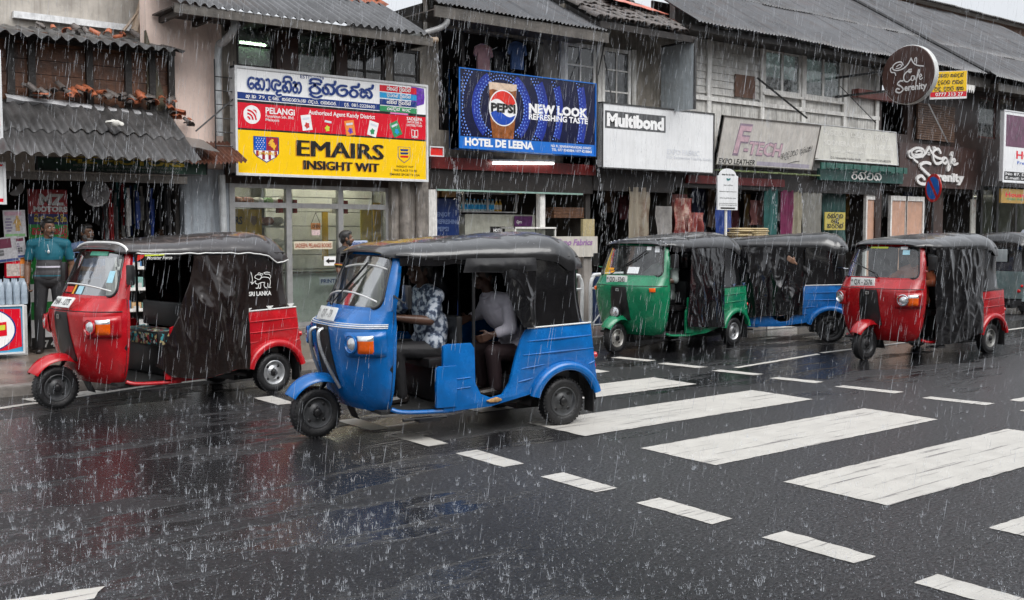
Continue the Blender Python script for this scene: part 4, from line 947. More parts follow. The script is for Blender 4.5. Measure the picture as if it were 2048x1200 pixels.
# loose roof tiles, broken, on the joints of the two awnings
def tile_mesh():
    m = MB(); m.shell(lambda u, v: Vector((.075 * (1 - .18 * v) * cos(pi * u), .34 * v, .062 * sin(pi * u))), 10, 3, (0, 0, -.012)); return m
tm = tile_mesh().build('roof_tile', TILE, None, smooth=50); tm2 = tile_mesh().build('roof_tile', TILEG, None, smooth=50)
tpts = []
for k in range(46):
    px = 60 + 330 * (k / 45) + R.uniform(-6, 6); py = 183 + 20 * (k / 45) + R.uniform(-8, 10) + (max(0, k - 36) * 5.0)
    tpts.append((px, py, 15.05, R.random() < (.5 if 8 < k else .25)))
for k in range(16):
    tpts.append((75 + 272 * k / 15 + R.uniform(-8, 8), 58 + 20 * k / 15 + R.uniform(-4, 4), 15.35, R.random() < .45))
for i, (px, py, Y, red) in enumerate(tpts):
    src = tm if red else tm2; o = src if (red and tm.get('done') is None) or (not red and tm2.get('done') is None) else src.copy()
    if o is src: src['done'] = 1
    else: col.objects.link(o)
    o.location = P(px, py, Y); o.rotation_euler = (R.uniform(-.5, .5) + .35, R.uniform(-.5, .5), R.uniform(-1.3, 1.3)); s_ = R.uniform(.5, .8); o.scale = (s_, s_ * R.uniform(.5, .9), s_)
    up_ = i >= 46
    tag(o, ('broken terracotta roof tile lying loose ' if red else 'blackened roof tile lying loose ') + ('on top of the upper awning' if up_ else 'along the head of the lower awning'), 'roof tile', 'loose tiles on the awnings')
for o in (tm, tm2):
    if 'done' in o: del o['done']
m = MB(); q = P(232, 246, 14.5); m.ball(q, (.135, .07, .05), 18, 12); m.v = [tuple(Vector(v) + (Vector(v) - q) * (.7 * noise.noise(Vector(v) * 9)) + Vector((0, 0, .03 * noise.noise(Vector(v) * 17)))) for v in m.v]
item(m, 'rag', M('wet_white_rag', (.55, .54, .50), .6, var=.25, vs=20, bump=.4, bs=30), 'crumpled white rag lying on the lower corrugated awning', 'rag')
m = MB(); m.tube([P(292, -10, 16.0), P(270, 68, 15.7)], .075, 8); m.tube([P(298, -5, 15.9), P(247, 62, 15.7)], .022, 6); item(m, 'brace', WOODP, 'thick pale timber brace leaning against the upper concrete wall', 'timber', smooth=40)
m = MB(); corr_p = [(385, 300), (466, 268)]; corr(None, 'x', 0, .1, 0, 0, .1, .1, .1, .01, ASB); bpy.data.objects.remove(bpy.data.objects['x'])
m = MB(); m.shell(lambda u, v: Vector((5.92 + .86 * u, 14.55 + .7 * v, 2.66 + .33 * v + .05 * u * u + .018 * cos(2 * pi * u * 14))), 112, 4, (0, 0, -.008)); item(m, 'tin_canopy', M('rusty_brown_tin', (.14, .055, .035), .4, .2, var=.5, vs=5, blot=.4), 'small rusty brown tin canopy between the awning and the printing shop sign', 'canopy')
m = MB(); a = P(350, 256, 14.7); m.shell(lambda u, v: Vector((5.62 + .72 * u, 14.5 + .55 * v, 2.92 + .20 * v - .10 * u + .01 * noise.noise(Vector((u * 6, v * 4, 0))))), 12, 6, (0, 0, -.006)); item(m, 'flashing', M('grey_sheet_flashing', (.22, .21, .20), .3, .5, var=.3), 'bent grey metal sheet lying at the corner of the awning', 'metal sheet')
# ---- printing house
b = thing('printing_house', 'two storey printing shop with pale pink end wall, glass front and grey corrugated roof', 'shop', (6.8, YF, 0))
shell_rooms(b, 6.75, 10.45, 2.72, 5.1, iw=M('pale_shop_wall', (.42, .43, .40), .6, var=.12), up=False)
m = MB(); m.box((5.62, YF, 2.62), (6.75, YF + .25, 6.4)); m.build('end_wall', PINK, b, smooth=0)
m = MB(); m.box((6.12, YF - .02, .10), (6.86, YF + .25, 2.62)); m.build('corner_pier', BLUEW, b, smooth=0)
m = MB(); m.box((9.62, YF - .14, .10), (10.36, YF + .2, 2.75)); m.tube([(9.86, YF - .18, .12), (9.86, YF - .18, 2.3), (9.80, YF - .2, 2.6)], .10, 10); m.tube([(10.15, YF - .17, .12), (10.15, YF - .17, 2.7)], .07, 10); m.build('stone_pier', M('dirty_stone_pier', (.20, .18, .16), .5, var=.5, vs=4, bump=.5, bs=12, streak=.8), b, smooth=40)
m = MB(); m.box((6.75, YF - .05, 2.42), (10.45, YF + .15, 2.74)); m.build('lintel', M('brown_black_lintel', (.035, .022, .016), .45, var=.4), b, smooth=0)
# shop front: aluminium mullions, transom, panes
m = MB()
xs = [6.86, 7.80, 8.72, 9.62]
for x in xs: m.box((x - .045, YF - .04, .14), (x + .045, YF + .05, 2.42))
m.box((6.86, YF - .035, 2.06), (9.62, YF + .045, 2.14)); m.box((6.86, YF - .035, .14), (9.62, YF + .045, .26)); m.box((6.86, YF - .035, 2.36), (9.62, YF + .045, 2.42)); m.build('shopfront_frame', ALU, b, smooth=0)
for i in range(3):
    m = MB(); m.box((xs[i] + .046, YF, .262), (xs[i + 1] - .046, YF + .008, 2.058)); m.build('pane', SHOPG, b, smooth=0)
    m = MB(); m.box((xs[i] + .046, YF, 2.142), (xs[i + 1] - .046, YF + .008, 2.358)); m.build('transom_pane', SHOPG, b, smooth=0)
m = MB(); m.box((6.5, YF - .30, .10), (9.6, YF - .06, .20)); m.build('doorstep', KERB, b, smooth=0, bevel=.01)
# slat wall inside
SLAT = M('white_slat_wall', (.66, .67, .64), .4, var=.06)
m = MB()
for k in range(9): m.box((8.2, 16.9, .3 + k * .25), (10.3, 16.96, .3 + k * .25 + .235))
for k in range(9): m.box((6.9, 17.5, .3 + k * .25), (8.2, 17.56, .3 + k * .25 + .235))
m.build('slat_wall', SLAT, b, smooth=0)
# upper windows
UPW = M('upper_room_wall', (.16, .20, .17), .7, var=.25)
m = MB(); m.box((6.75, 16.6, 2.87), (10.45, 16.7, 5.1)); m.build('upper_room_wall', UPW, b, smooth=0)
walls_m = MB(); walls(walls_m, 6.75, 10.45, 2.75, 5.0, YF, YF + .15, [(6.98, 7.62, 3.9, 4.82), (7.98, 8.66, 3.9, 4.82), (8.86, 9.62, 3.9, 4.75), (9.75, 10.3, 3.9, 4.75)]); walls_m.build('upper_wall', PLAS, b, smooth=0)
for (a, c, nx, nz, g) in ((6.98, 7.62, 1, 3, GREENG), (7.98, 8.66, 1, 1, GREENG), (8.86, 9.62, 2, 2, DARKG), (9.75, 10.3, 1, 2, DARKG)): window(b, a, c, 3.9, 4.82 if a < 8.8 else 4.75, YF + .03, nx, nz, WOODD, g, fr=.05, sill=False)
m = MB(); m.box((7.62, YF - .05, 3.9), (7.70, YF - .005, 4.85)); m.box((7.70, YF - .06, 3.9), (7.98, YF - .004, 4.85)); m.box((8.66, YF - .05, 3.9), (8.86, YF - .004, 4.85)); m.build('timber_frame', M('red_brown_timber', (.05, .022, .016), .45, var=.5, vs=5, streak=.5), b, smooth=0)
corr(b, 'roof', 5.66, 9.86, 14.3, 4.82, 15.75, 5.54, .137, .026, ASB, rows=1, seed=6, jag=.012)
corr(b, 'tile_roof', 5.66, 9.86, 15.6, 5.50, 18.5, 6.94, .20, .035, TILE, rows=8, seed=7, jag=.03)
m = MB(); m.box((5.66, 14.33, 4.66), (9.9, 14.37, 4.79)); m.build('fascia', FASC, b, smooth=0)
m = MB()
for k in range(9): m.box((5.8 + k * .5, 14.38, 4.68 + 0), (5.86 + k * .5, YF + .1, 4.76))
m.box((5.7, 14.38, 4.765), (9.85, 15.28, 4.785)); m.build('eave_board', WOODD, b, smooth=0)
m = MB(); m.tube(crv([P(470, 40, 14.6), P(466, 62, 14.6), P(448, 84, 14.9), P(437, 96, 15.1), P(436, 180, 15.12), P(439, 272, 15.14)], 4), .055, 10); m.tube([P(443, 350, 15.16), P(447, 470, 15.16), Vector((6.62, 15.16, .12))], .055, 10)
item(m, 'drainpipe', M('grey_white_plastic_pipe', (.40, .42, .43), .35, var=.25, streak=.4, streak_col=(.15, .14, .13)), 'grey white drainpipe running down beside the pale pink wall', 'pipe', smooth=50)
m = MB()
p0, p1 = P(440, 120, 15.0), P(466, 250, 15.0)
for k in range(7): z = 2.75 + k * .2; m.tube([(6.50, 15.0, z), (6.80, 15.0, z)], .008, 5)
for x in (6.50, 6.80): m.tube([(x, 15.0, 2.7), (x, 15.0, 4.2)], .010, 5)
m.tube([P(392, 262, 14.6), P(470, 195, 15.0)], .012, 5); item(m, 'sign_bracket', DARKM, 'thin black iron bracket fixed beside the printing shop sign', 'bracket', smooth=40)
# ---- hotel
b = thing('hotel', 'small eating house with open dark balcony and lit drinks counter below a blue sign', 'hotel', (10.45, YF, 0))
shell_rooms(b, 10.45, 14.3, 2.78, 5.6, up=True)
m = MB(); m.box((10.45, YF - .02, 2.43), (14.3, YF + .13, 2.78)); m.build('lintel', WOODD, b, smooth=0)
m = MB(); m.box((10.45, YF, 2.78), (14.3, YF + .15, 3.45)); m.box((10.45, YF, 3.45), (10.68, YF + .15, 5.2)); m.box((13.05, YF, 3.45), (13.55, YF + .15, 5.2)); m.box((10.45, YF, 5.2), (13.55, YF + .15, 5.86)); m.build('front_wall', PLAS, b, smooth=0)
m = MB(); m.box((10.45, YF - .10, 2.78), (14.3, YF - .003, 2.98)); m.build('red_beam', M('dark_red_beam', (.16, .012, .010), .4, var=.3, streak=.4), b, smooth=0)
m = MB(); m.box((10.6, YF - .06, 2.40), (14.0, YF - .004, 2.43)); m.build('green_ledge', M('pale_green_ledge', (.25, .38, .33), .4, var=.2), b, smooth=0)
m = MB(); m.box((10.45, YF - .02, .1), (10.62, YF + .15, 2.42)); m.box((12.98, YF, .1), (13.10, YF + .12, 2.42)); m.build('white_frame', WFRAME, b, smooth=0)
m = MB()
for x in (10.72, 11.2, 11.75, 12.3, 12.9): m.box((x, YF + .02, 3.45), (x + .05, YF + .08, 5.2))
m.box((10.7, YF + .01, 4.02), (13.04, YF + .09, 4.08)); m.build('balcony_rail', WOODD, b, smooth=0)
corr(b, 'roof', 9.95, 13.72, 14.3, 5.36, 18.6, 7.6, .088, .016, TIN, rows=2, seed=9, jag=.006, nseg=6)
m = MB(); m.box((9.95, 14.34, 5.14), (13.8, 14.38, 5.32)); m.box((9.95, 14.38, 5.25), (13.8, 15.28, 5.27)); m.build('fascia', FASC, b, smooth=0)
m = MB(); m.tube(crv([P(893, 30, 14.4), P(893, 46, 14.4), P(880, 56, 14.45), P(850, 66, 14.5)], 4), .05, 10); item(m, 'gutter_pipe', M('grey_plastic_pipe', (.25, .25, .25), .35, var=.25), 'short bent grey gutter pipe under the eave left of the blue sign', 'pipe', smooth=50)
m = MB(); m.tube([P(838, 82, 14.4), P(874, 80, 14.4)], .05, 10); item(m, 'gutter_log', WOODP, 'short brown wooden gutter spout under the corrugated eave', 'gutter', smooth=50)
# ---- tile roofed house with white windows
b = thing('fabric_house', 'tile roofed fabric shop with flaking white upper windows above an empty white board', 'shop', (14.3, YF, 0))
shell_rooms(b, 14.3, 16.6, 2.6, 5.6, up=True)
m = MB(); zw = P(1190, 92, YF).z; hs = [(P(1128, 150, YF).x, P(1190, 150, YF).x, 3.6, zw), (P(1203, 150, YF).x, P(1260, 150, YF).x, 3.6, zw)]
walls(m, 13.55, 16.6, 2.6, 5.98, YF, YF + .15, hs); m.build('front_wall', PLAS, b, smooth=0)
for h in hs: window(b, h[0], h[1], h[2], h[3], YF - .03, 2, 4, WFRAME, DARKG, bar=.03, fr=.07)
m = MB()
for x in (hs[0][0] - .13, (hs[0][1] + hs[1][0]) / 2 - .055, hs[1][1] + .02, 16.2): m.box((x, YF - .05, 3.3), (x + .11, YF - .003, 5.3))
m.build('timber_frame', WBOARD, b, smooth=0)
# tile roof: rows of half round tiles
m = MB()
for r in range(9):
    for k in range(15):
        x = 13.55 + k * .165 + (.08 if r % 2 else 0) + R.uniform(-.02, .02); d = r * .28 + R.uniform(-.05, .05); y, z = 14.3 + d * .88, 5.56 + d * .47
        a = R.uniform(-.15, .15); s0 = len(m.v)
        m.shell(lambda u, v: Vector((.088 * (1 - .15 * v) * cos(pi * u), .36 * v, .06 * sin(pi * u))), 6, 1, (0, 0, -.014)); m.xf(Matrix.Translation((x, y, z + .02 * R.random())) @ Matrix.Rotation(a, 4, 'Z') @ Matrix.Rotation(.42 + R.uniform(-.1, .1), 4, 'X'), s0)
m.build('roof', TILEG, b, smooth=50)
m = MB(); m.box((13.6, 14.35, 5.40), (16.2, 14.39, 5.52)); m.prism([(13.6, 14.4, 5.50), (13.6, 17.5, 7.15), (13.6, 17.5, 7.05), (13.6, 14.4, 5.42)], (2.55, 0, 0)); m.build('eave_board', WOODD, b, smooth=0)
m = MB()
for (x0, y0, x1, y1, sd_) in ((1175, -22, 1345, 27, 1), (1300, 14, 1386, 57, 2)):
    a, c = P(x0, y0, 15.7), P(x1, y1, 14.9); m.shell(lambda u, v: Vector((a.x + (c.x - a.x) * u, 15.0 + .9 * v, c.z + (a.z - c.z) * v * .9 + (a.z - c.z) * .25 * (1 - u) + .04 * noise.noise(Vector((u * 4, v * 3, sd_))))), 18, 6, (0, 0, -.01))
m.build('sheet_patch', M('faded_salmon_sheet', (.58, .17, .12), .35, var=.35, vs=4, blot=.3, streak_col=(.6, .5, .45)), b)
m = MB(); m.box((14.3, YF - .04, 2.5), (16.6, YF + .14, 3.12)); m.build('lintel', WOODD, b, smooth=0)
# ---- leather shop, white weatherboards
b = thing('leather_shop', 'white weatherboarded shop with four tall windows under one long grey tin roof', 'shop', (16.6, YF, 0))
shell_rooms(b, 16.6, 24.0, 2.75, 5.6, up=True)
hs = [(20.1, 21.85, 4.62, 5.55), (22.0, 23.55, 4.62, 5.55)]
hs = [(P(1524, 150, YF).x, P(1600, 150, YF).x, P(1560, 190, YF).z, P(1560, 100, YF).z), (P(1606, 150, YF).x, P(1682, 150, YF).x, P(1640, 200, YF).z, P(1640, 105, YF).z)]
m = MB(); walls(m, 16.6, 24.0, 2.75, 6.4, YF, YF + .15, hs); m.build('front_wall', WBOARD, b, smooth=0)
for h in hs: window(b, h[0], h[1], h[2], h[3], YF - .04, 2, 1, WFRAME, DIRTG, bar=.07, fr=.09)
m = MB()
m.box((16.6, YF - .05, 2.62), (24.0, YF + .14, 3.14)); m.build('lintel', WOODD, b, smooth=0); m = MB()
xa = hs[0][0] - .12; z0_ = 4.62
for k in range(9):
    z = z0_ + k * .155; m.prism([(0, YF - .030, z), (0, YF - .010, z + .15), (0, YF - .002, z + .15), (0, YF - .002, z)], (xa - 16.62, 0, 0)); 
s0 = 0
m.xf(Matrix.Translation((16.62, 0, 0)), 0); m.build('weatherboard', WBOARD, b, smooth=0)
m = MB()
for k in range(46):
    x = 16.65 + k * .158; m.box((x, YF - .024 - .004 * (k % 2), 3.3), (x + .150, YF - .002, 4.46))
m.build('lower_boarding', WBOARD, b, smooth=0)
m = MB()
for x in (16.62, 17.55, xa, (hs[0][1] + hs[1][0]) / 2 - .06, hs[1][1] + .03, 23.85): m.box((x, YF - .075, 3.3), (x + .13, YF - .032, 5.9))
m.box((16.6, YF - .085, 4.47), (24.0, YF - .031, 4.56)); m.build('timber_frame', WFRAME, b, smooth=0)
q0, q1 = P(1469, 148, YF - .03), P(1508, 198, YF - .03); m = MB(); m.box((q0.x, YF - .06, q1.z), (q1.x, YF - .033, q0.z)); m.build('plywood_patch', M('brown_plywood', (.13, .065, .04), .5, var=.3, streak=.4), b, smooth=0)
SL = .625
corr(b, 'roof', 16.05, 27.3, 14.2, 5.80, 20.2, 5.80 + 6 * SL, .105, .017, TIN, rows=3, seed=12, jag=.004, nseg=5)
m = MB(); m.box((16.1, 14.4, 5.66), (23.6, 14.46, 5.78)); m.box((16.1, 14.46, 5.745), (23.6, 15.28, 5.765)); m.build('eave_board', WOODD, b, smooth=0)
m = MB(); m.box((16.1, YF + .16, 5.75), (27.3, YF + .2, 6.4)); m.build('gable_board', WOODD, b, smooth=0)
m = MB(); m.tube([(27.32, 14.15, 5.83), (27.32, 20.2, 5.83 + 6.05 * SL)], .05, 6); m.tube([(27.1, 14.15, 5.86), (27.1, 20.2, 5.86 + 6.05 * SL)], .03, 6); m.build('verge_strip', DARKM, b, smooth=40)
m = MB(); a = P(1372, 82, 14.75)
# ---- cafe
b = thing('cafe', 'cafe with brown fascia board and dark louvred upper floor under a scalloped eave', 'cafe', (24.0, YF, 0))
shell_rooms(b, 24.0, 29.0, 2.75, 5.6, up=True)
BRN = M('dark_brown_cladding', (.038, .020, .015), .4, var=.3, vs=3, streak=.4)
m = MB(); walls(m, 24.0, 29.0, 3.0, 6.1, YF, YF + .15, [(24.2, 25.4, 4.2, 5.4)]); m.build('front_wall', BRN, b, smooth=0)
a, c = P(1836, 204, 15.2), P(1908, 285, 15.2)
m = MB()
for k in range(16): z = c.z + (a.z - c.z) * k / 16; m.box((a.x, 15.19, z), (c.x, 15.225, z + .045))
for k in range(26): x = a.x + (c.x - a.x) * k / 26; m.box((x, 15.226, c.z), (x + .02, 15.24, a.z))
m.build('lattice_screen', M('brown_lattice', (.11, .062, .040), .5, var=.3), b, smooth=0)
m = MB(); p = P(1710, 186, 15.2); p2 = P(1765, 192, 15.2); m.box((p.x, 15.1, p.z - .1), (p2.x + 1.2, 15.28, p.z + .1)); m.build('red_beam', M('faded_red_beam', (.17, .05, .04), .45, var=.3), b, smooth=0)
m = MB(); m.box((23.6, 14.42, 5.50), (27.9, 14.48, 5.74)); m.box((23.6, 14.48, 5.70), (27.9, 15.28, 5.72)); m.build('fascia', FASC, b, smooth=0)
m = MB()
xs_ = P(1868, 140, 14.4).x; xe_ = P(1950, 152, 14.4).x; n_ = 20
for k in range(n_):
    x = xs_ + (xe_ - xs_) * k / n_; d = (xe_ - xs_) / n_; m.prism([(x, 14.40, 5.50), (x + d, 14.40, 5.50), (x + d, 14.40, 5.40), (x + d * .5, 14.40, 5.29), (x, 14.40, 5.40)], (0, .012, 0))
m.build('scalloped_trim', WFRAME, b, smooth=0)
for xa_, xb_ in ((24.0, 24.25), (26.7, 27.2)): m = MB(); m.box((xa_, YF - .02, .1), (xb_, YF + .15, 3.0)); m.build('pier', BRN, b, smooth=0)
for (pa, pb) in ((1735, 1757), (1784, 1812), (1814, 1846)):
    x0, x1 = P(pa, 430, YF).x, P(pb, 430, YF).x; m = MB(); m.box((x0, YF + .03, .2), (x1, YF + .06, 2.5)); f = m.build('door_panel', M('peach_door_panel', (.46, .27, .19), .35, var=.2, vs=3), b, smooth=0)
    m = MB(); m.box((x0 - .06, YF, .15), (x0, YF + .08, 2.62)); m.box((x1, YF, .15), (x1 + .06, YF + .08, 2.62)); m.box((x0, YF, 2.5), (x1, YF + .08, 2.62)); m.build('frame', WFRAME, f, smooth=0)
# ---- house of curtains, right edge
b = thing('corner_shop', 'dim shop at the right edge with plastic sacks piled behind its upper windows', 'shop', (29.0, YF, 0))
shell_rooms(b, 29.0, 37.0, 2.75, 5.8, up=True, iw=M('pale_lit_wall', (.36, .40, .37), .6, var=.15))
hs = [(P(1925, 240, YF).x, P(1950, 240, YF).x, P(1940, 275, YF).z, P(1940, 190, YF).z), (P(1957, 240, YF).x, P(1992, 240, YF).x, P(1975, 277, YF).z, P(1975, 195, YF).z), (P(1999, 240, YF).x, P(2030, 240, YF).x, P(2010, 278, YF).z, P(2010, 195, YF).z)]
m = MB(); walls(m, 29.0, 37.0, 3.0, 6.2, YF, YF + .15, hs + [(28.4, 36.2, .1, 3.0)]); m.build('front_wall', BRN, b, smooth=0)
for h in hs: window(b, h[0], h[1], h[2], h[3], YF + .02, 1, 1, M('red_brown_window_frame', (.10, .035, .028), .45, var=.3), DIRTG, fr=.05, sill=False)
corr(b, 'roof', 27.35, 38.0, 14.0, 5.72, 19.4, 5.72 + 5.4 * SL, .105, .017, TIN, rows=3, seed=15, jag=.004, nseg=5)
m = MB(); m.box((27.9, 14.2, 5.42), (37, 14.25, 5.62)); m.box((27.9, 14.25, 5.6), (37, 15.28, 5.62)); m.build('fascia', FASC, b, smooth=0)
for x in (29.2, 30.1, 31.2, 33.0): m = MB(); m.box((x, YF - .03, .1), (x + .12, YF + .1, 3.0)); m.build('door_post', DARKM, b, smooth=0)
m = MB(); m.shell(lambda u, v: Vector((27.3 + 5.2 * u, 18.6 + 1.0 * v + .1 * noise.noise(Vector((u * 7, v * 3, 1))), 8.9 + .50 * v - .3 * (1 - v) + .16 * noise.noise(Vector((u * 8, v * 4, 3))) - .25 * u)), 40, 8, (0, 0, -.02)); m.build('roof_sheeting', M('crumpled_pale_sheeting', (.52, .54, .55), .3, var=.25, vs=3), b)
m = MB(); m.box((22.5, 18.9, 8.5), (27.2, 19.5, 9.55)); item(m, 'ridge_wall', M('red_oxide_wall', (.30, .035, .03), .45, var=.3, streak=.3), 'dark red painted parapet standing on the ridge of the long grey tin roof', 'parapet', smooth=0, bevel=.04)
b = thing('rear_house', 'brick gabled house with grey sheet roof rising behind the right hand ridge', 'house', (33.5, 19.6, 0))
m = MB(); m.box((32.2, 19.7, 4.0), (46, 20.0, 9.3)); m.build('wall', M('damp_brick_wall', (.20, .11, .07), .6, var=.45, vs=6, streak=.6), b, smooth=0)
corr(b, 'roof', 32.0, 46, 19.2, 9.3, 23, 10.4, .15, .02, ASBD, rows=1, seed=21)

# unseen house row behind the camera, added to darken the sides facing it
b = thing('unseen_house_row', 'plain dark fronted house row added unseen behind the viewer to shade the street', 'house', (8, -6, 0))
m = MB(); m.box((-14, -9, 0), (34, -4.6, 6.6)); m.build('wall', M('dull_brown_plaster', (.10, .085, .07), .7, var=.3), b, smooth=0); corr(b, 'roof', -14.5, 34.5, -3.6, 6.3, -7.5, 8.2, .3, .03, ASBD, nseg=4)
# ------------------------------------------------------------------ signs on the row
SY = 14.92
def poly(S, pts, lift=.003, th=.0012):
    m = MB(); q = [S(a, b, lift) for a, b in pts]; n = (q[1] - q[0]).cross(q[-1] - q[0]); 
    m.prism(q, Vector((0, 1, 0)) * th); return m
def frac_disc(S, fx, fy, r, rt, up, lift, n=28, rz=None):
    c = S(fx, fy, lift); rz = rz or r; m = MB(); m.prism([c + rt * r * cos(2 * pi * k / n) + up * rz * sin(2 * pi * k / n) for k in range(n)], Vector((0, 1, 0)) * .0012); return m
t, S, rt, up, W, H = sign('printing_sign', 'large printing shop signboard in white, red and yellow with two shields', 'signboard', (468, 130), (856, 364), SY, .16, M('bright_white_flex', (.84, .85, .86), .25, var=.03, vs=3), SFRAME, .035)
fx0, fx1 = .012, .988
band(S, fx0, .73, .238, .30).build('blue_band', NAVY, t, smooth=0)
m = band(S, fx0, fx1, .308, .332); m.v += []; m2 = band(S, fx0, fx1, .565, .582)
b0 = len(m.v); m.add(m2.v, m2.f); m.build('black_band', SBLK, t, smooth=0)
band(S, fx0, fx1, .332, .565).build('red_band', SRED, t, smooth=0)
band(S, fx0, fx1, .582, .975).build('yellow_band', SYEL, t, smooth=0)
HALO = M('pale_grey_print_shadow', (.60, .64, .70), .3, var=.05)
m = MB(); SC(m, S, rt, up, H, W, 'ehAxhit', .058, .32, .205, .095, .26, .003); SC(m, S, rt, up, H, W, 'piRnqTrqsq', .352, .69, .195, .088, .26, .003); m.k = 1
SC(m, S, rt, up, H, W, 'ehAxhit', .060, .322, .202, .098, .20, .008); SC(m, S, rt, up, H, W, 'piRnqTrqsq', .354, .692, .192, .091, .20, .008); m.build('title_lettering', [HALO, NAVY], t, smooth=0)
m = MB(); T(m, S, rt, up, H, W, 'ESTD 1939', .313, .432, .058, .026, .01); m.build('date_lettering', NAVY, t, smooth=0)
m = MB(); SC(m, S, rt, up, H, W, 'a.k', .05, .10, .287, .258, .15); T(m, S, rt, up, H, W, '79,', .112, .145, .285, .255, .01); SC(m, S, rt, up, H, W, 'd.es. senAnAyk vdy, mhnvr.', .155, .50, .287, .258, .16); SC(m, S, rt, up, H, W, 'dr.', .535, .565, .287, .258, .16); T(m, S, rt, up, H, W, '081-2228600', .575, .70, .285, .255, .01); m.build('address_lettering', WPRINT, t, smooth=0)
for k, (f0, f1, mt, s) in enumerate(((.045, .108, SRED, 'bqseTq piRnTinq'), (.117, .172, CYP, 'diyiTlq piRnTinq'), (.184, .242, NAVY, 'sqkinq piRnTinq'), (.252, .306, GRP, 'vedinq kAdq'))):
    o = band(S, .727, .935, f0, f1, .0022 + .0016 * k).build('colour_bar', mt, t, smooth=0)
    m = MB(); SC(m, S, rt, up, H, W, s, .765, .90, f1 - .016, f0 + .014, .17, .007 + .0016 * k); m.build('bar_lettering', WPRINT, o, smooth=0)
poly(S, [(.905, .03), (.978, .04), (.982, .13), (.978, .20), (.94, .225), (.905, .215)], .0015).build('colour_splash', PURP, t, smooth=0)
poly(S, [(.785, .31), (.885, .31), (.885, .326), (.785, .326)], .0035).build('colour_splash', PINKP, t, smooth=0)
o = frac_disc(S, .079, .437, .137, rt, up, .003).build('round_logo', WPRINT, t, smooth=0)
m = MB(); c = S(.079, .437, .006)
for r in (.20, .15, .10, .05): 
    tmp = [c + rt * (-.075 + r * sin(a)) + up * (-.075 + r * cos(a)) for a in [pi / 2 * k / 10 for k in range(11)]]
    inn = [c + rt * (-.075 + (r - .026) * sin(a)) + up * (-.075 + (r - .026) * cos(a)) for a in [pi / 2 * k / 10 for k in range(11)]]
    cl_ = lambda p: c + rt * max(-.075, min(.075, (p - c).dot(rt))) + up * max(-.075, min(.075, (p - c).dot(up)))
    A_, B_ = [cl_(p) for p in tmp], [cl_(p) for p in inn]
    for k in range(10): m.add([A_[k], A_[k + 1], B_[k + 1], B_[k]], [(0, 1, 2, 3)])
m.build('logo_stripes', SRED, o, smooth=0)
m = MB(); T(m, S, rt, up, H, W, 'PELANGi', .143, .284, .415, .36, .03); T(m, S, rt, up, H, W, 'Penerbitan Sdn. Bhd.', .143, .28, .452, .425, .008); T(m, S, rt, up, H, W, 'Malaysia', .143, .208, .485, .46, .008)
T(m, S, rt, up, H, W, 'Authorized Agent Kandy District', .352, .70, .392, .352, .02); T(m, S, rt, up, H, W, 'SADEEPA', .878, .968, .376, .345, .02); T(m, S, rt, up, H, W, 'IMPORTERS &', .882, .962, .405, .384, .008); T(m, S, rt, up, H, W, 'DISTRIBUTORS', .878, .966, .437, .414, .008); m.build('agent_lettering', WPRINT, t, smooth=0)
m = MB(); c = S(.923, .505, .004)
for s_ in (-1, 1): 
    q = [c + rt * .004 * s_ + up * .045, c + rt * .06 * s_ + up * .055, c + rt * .06 * s_ - up * .045, c + rt * .004 * s_ - up * .055]
    for a, d in zip(q, q[1:] + q[:1]): m.tube([a, d], .006, 4)
SC(m, S, rt, up, H, W, 'yds', .905, .94, .552, .535, .2); m.build('book_emblem', WPRINT, t, smooth=0)
for i, (cx, cy, an, mt, m2_) in enumerate(((.342, .475, 9, WPRINT, REDST), (.448, .49, -7, SRED, YELST), (.565, .497, 10, ORP, PURP), (.688, .49, -14, WPRINT, GRP), (.815, .475, 24, GRP, CYP))):
    c = S(cx, cy, .006); a = radians(an); e, g = rt * cos(a) + up * sin(a), up * cos(a) - rt * sin(a)
    m = MB(); m.prism([c - e * .085 - g * .118, c + e * .085 - g * .118, c + e * .085 + g * .118, c - e * .085 + g * .118], (0, .003, 0)); o = m.build('book_picture', mt, t, smooth=0)
    m = MB(); q = c - g * .045 + Vector((0, -.002, 0)); m.prism([q + e * .05 * cos(k * pi / 5) * (1 if k % 2 else .62) + g * .055 * sin(k * pi / 5) * (1 if k % 2 else .7) for k in range(10)], (0, .001, 0)); m.k = 1; q = c + g * .06 + Vector((0, -.002, 0)); m.prism([q - e * .06 - g * .015, q + e * .06 - g * .015, q + e * .06 + g * .018, q - e * .06 + g * .018], (0, .001, 0)); m.build('cover_art', [m2_, HALO], o, smooth=0)
SHDW = M('orange_print_shadow', (.62, .27, .02), .3, var=.03)
m = MB(); [(T(m, S, rt, up, H, W, 'EMAIRS', .290 + q, .738 + q, .798, .648, 0, .004 + abs(q) * .3), T(m, S, rt, up, H, W, 'INSIGHT WIT', .321 + q * .7, .713 + q * .7, .922, .838, 0, .004 + abs(q) * .3)) for q in (-.005, -.0025, 0, .0026, .0051)]; m.k = 1; [(T(m, S, rt, up, H, W, 'EMAIRS', .295 + q, .743 + q, .792, .642, 0, .008 + abs(q) * .3), T(m, S, rt, up, H, W, 'INSIGHT WIT', .326 + q * .7, .718 + q * .7, .917, .833, 0, .008 + abs(q) * .3)) for q in (-.005, -.0025, 0, .0026, .0051)]; m.build('brand_lettering', [SHDW, SBLK], t, smooth=0)
m = MB(); T(m, S, rt, up, H, W, 'INSIGHT WIT', .818, .915, .862, .842, .012); T(m, S, rt, up, H, W, 'THE PLACE TO BE', .80, .935, .902, .880, .012); T(m, S, rt, up, H, W, "EMAIRS SPORT'S USA", .78, .952, .945, .922, .012); m.build('slogan_lettering', SBLK, t, smooth=0)
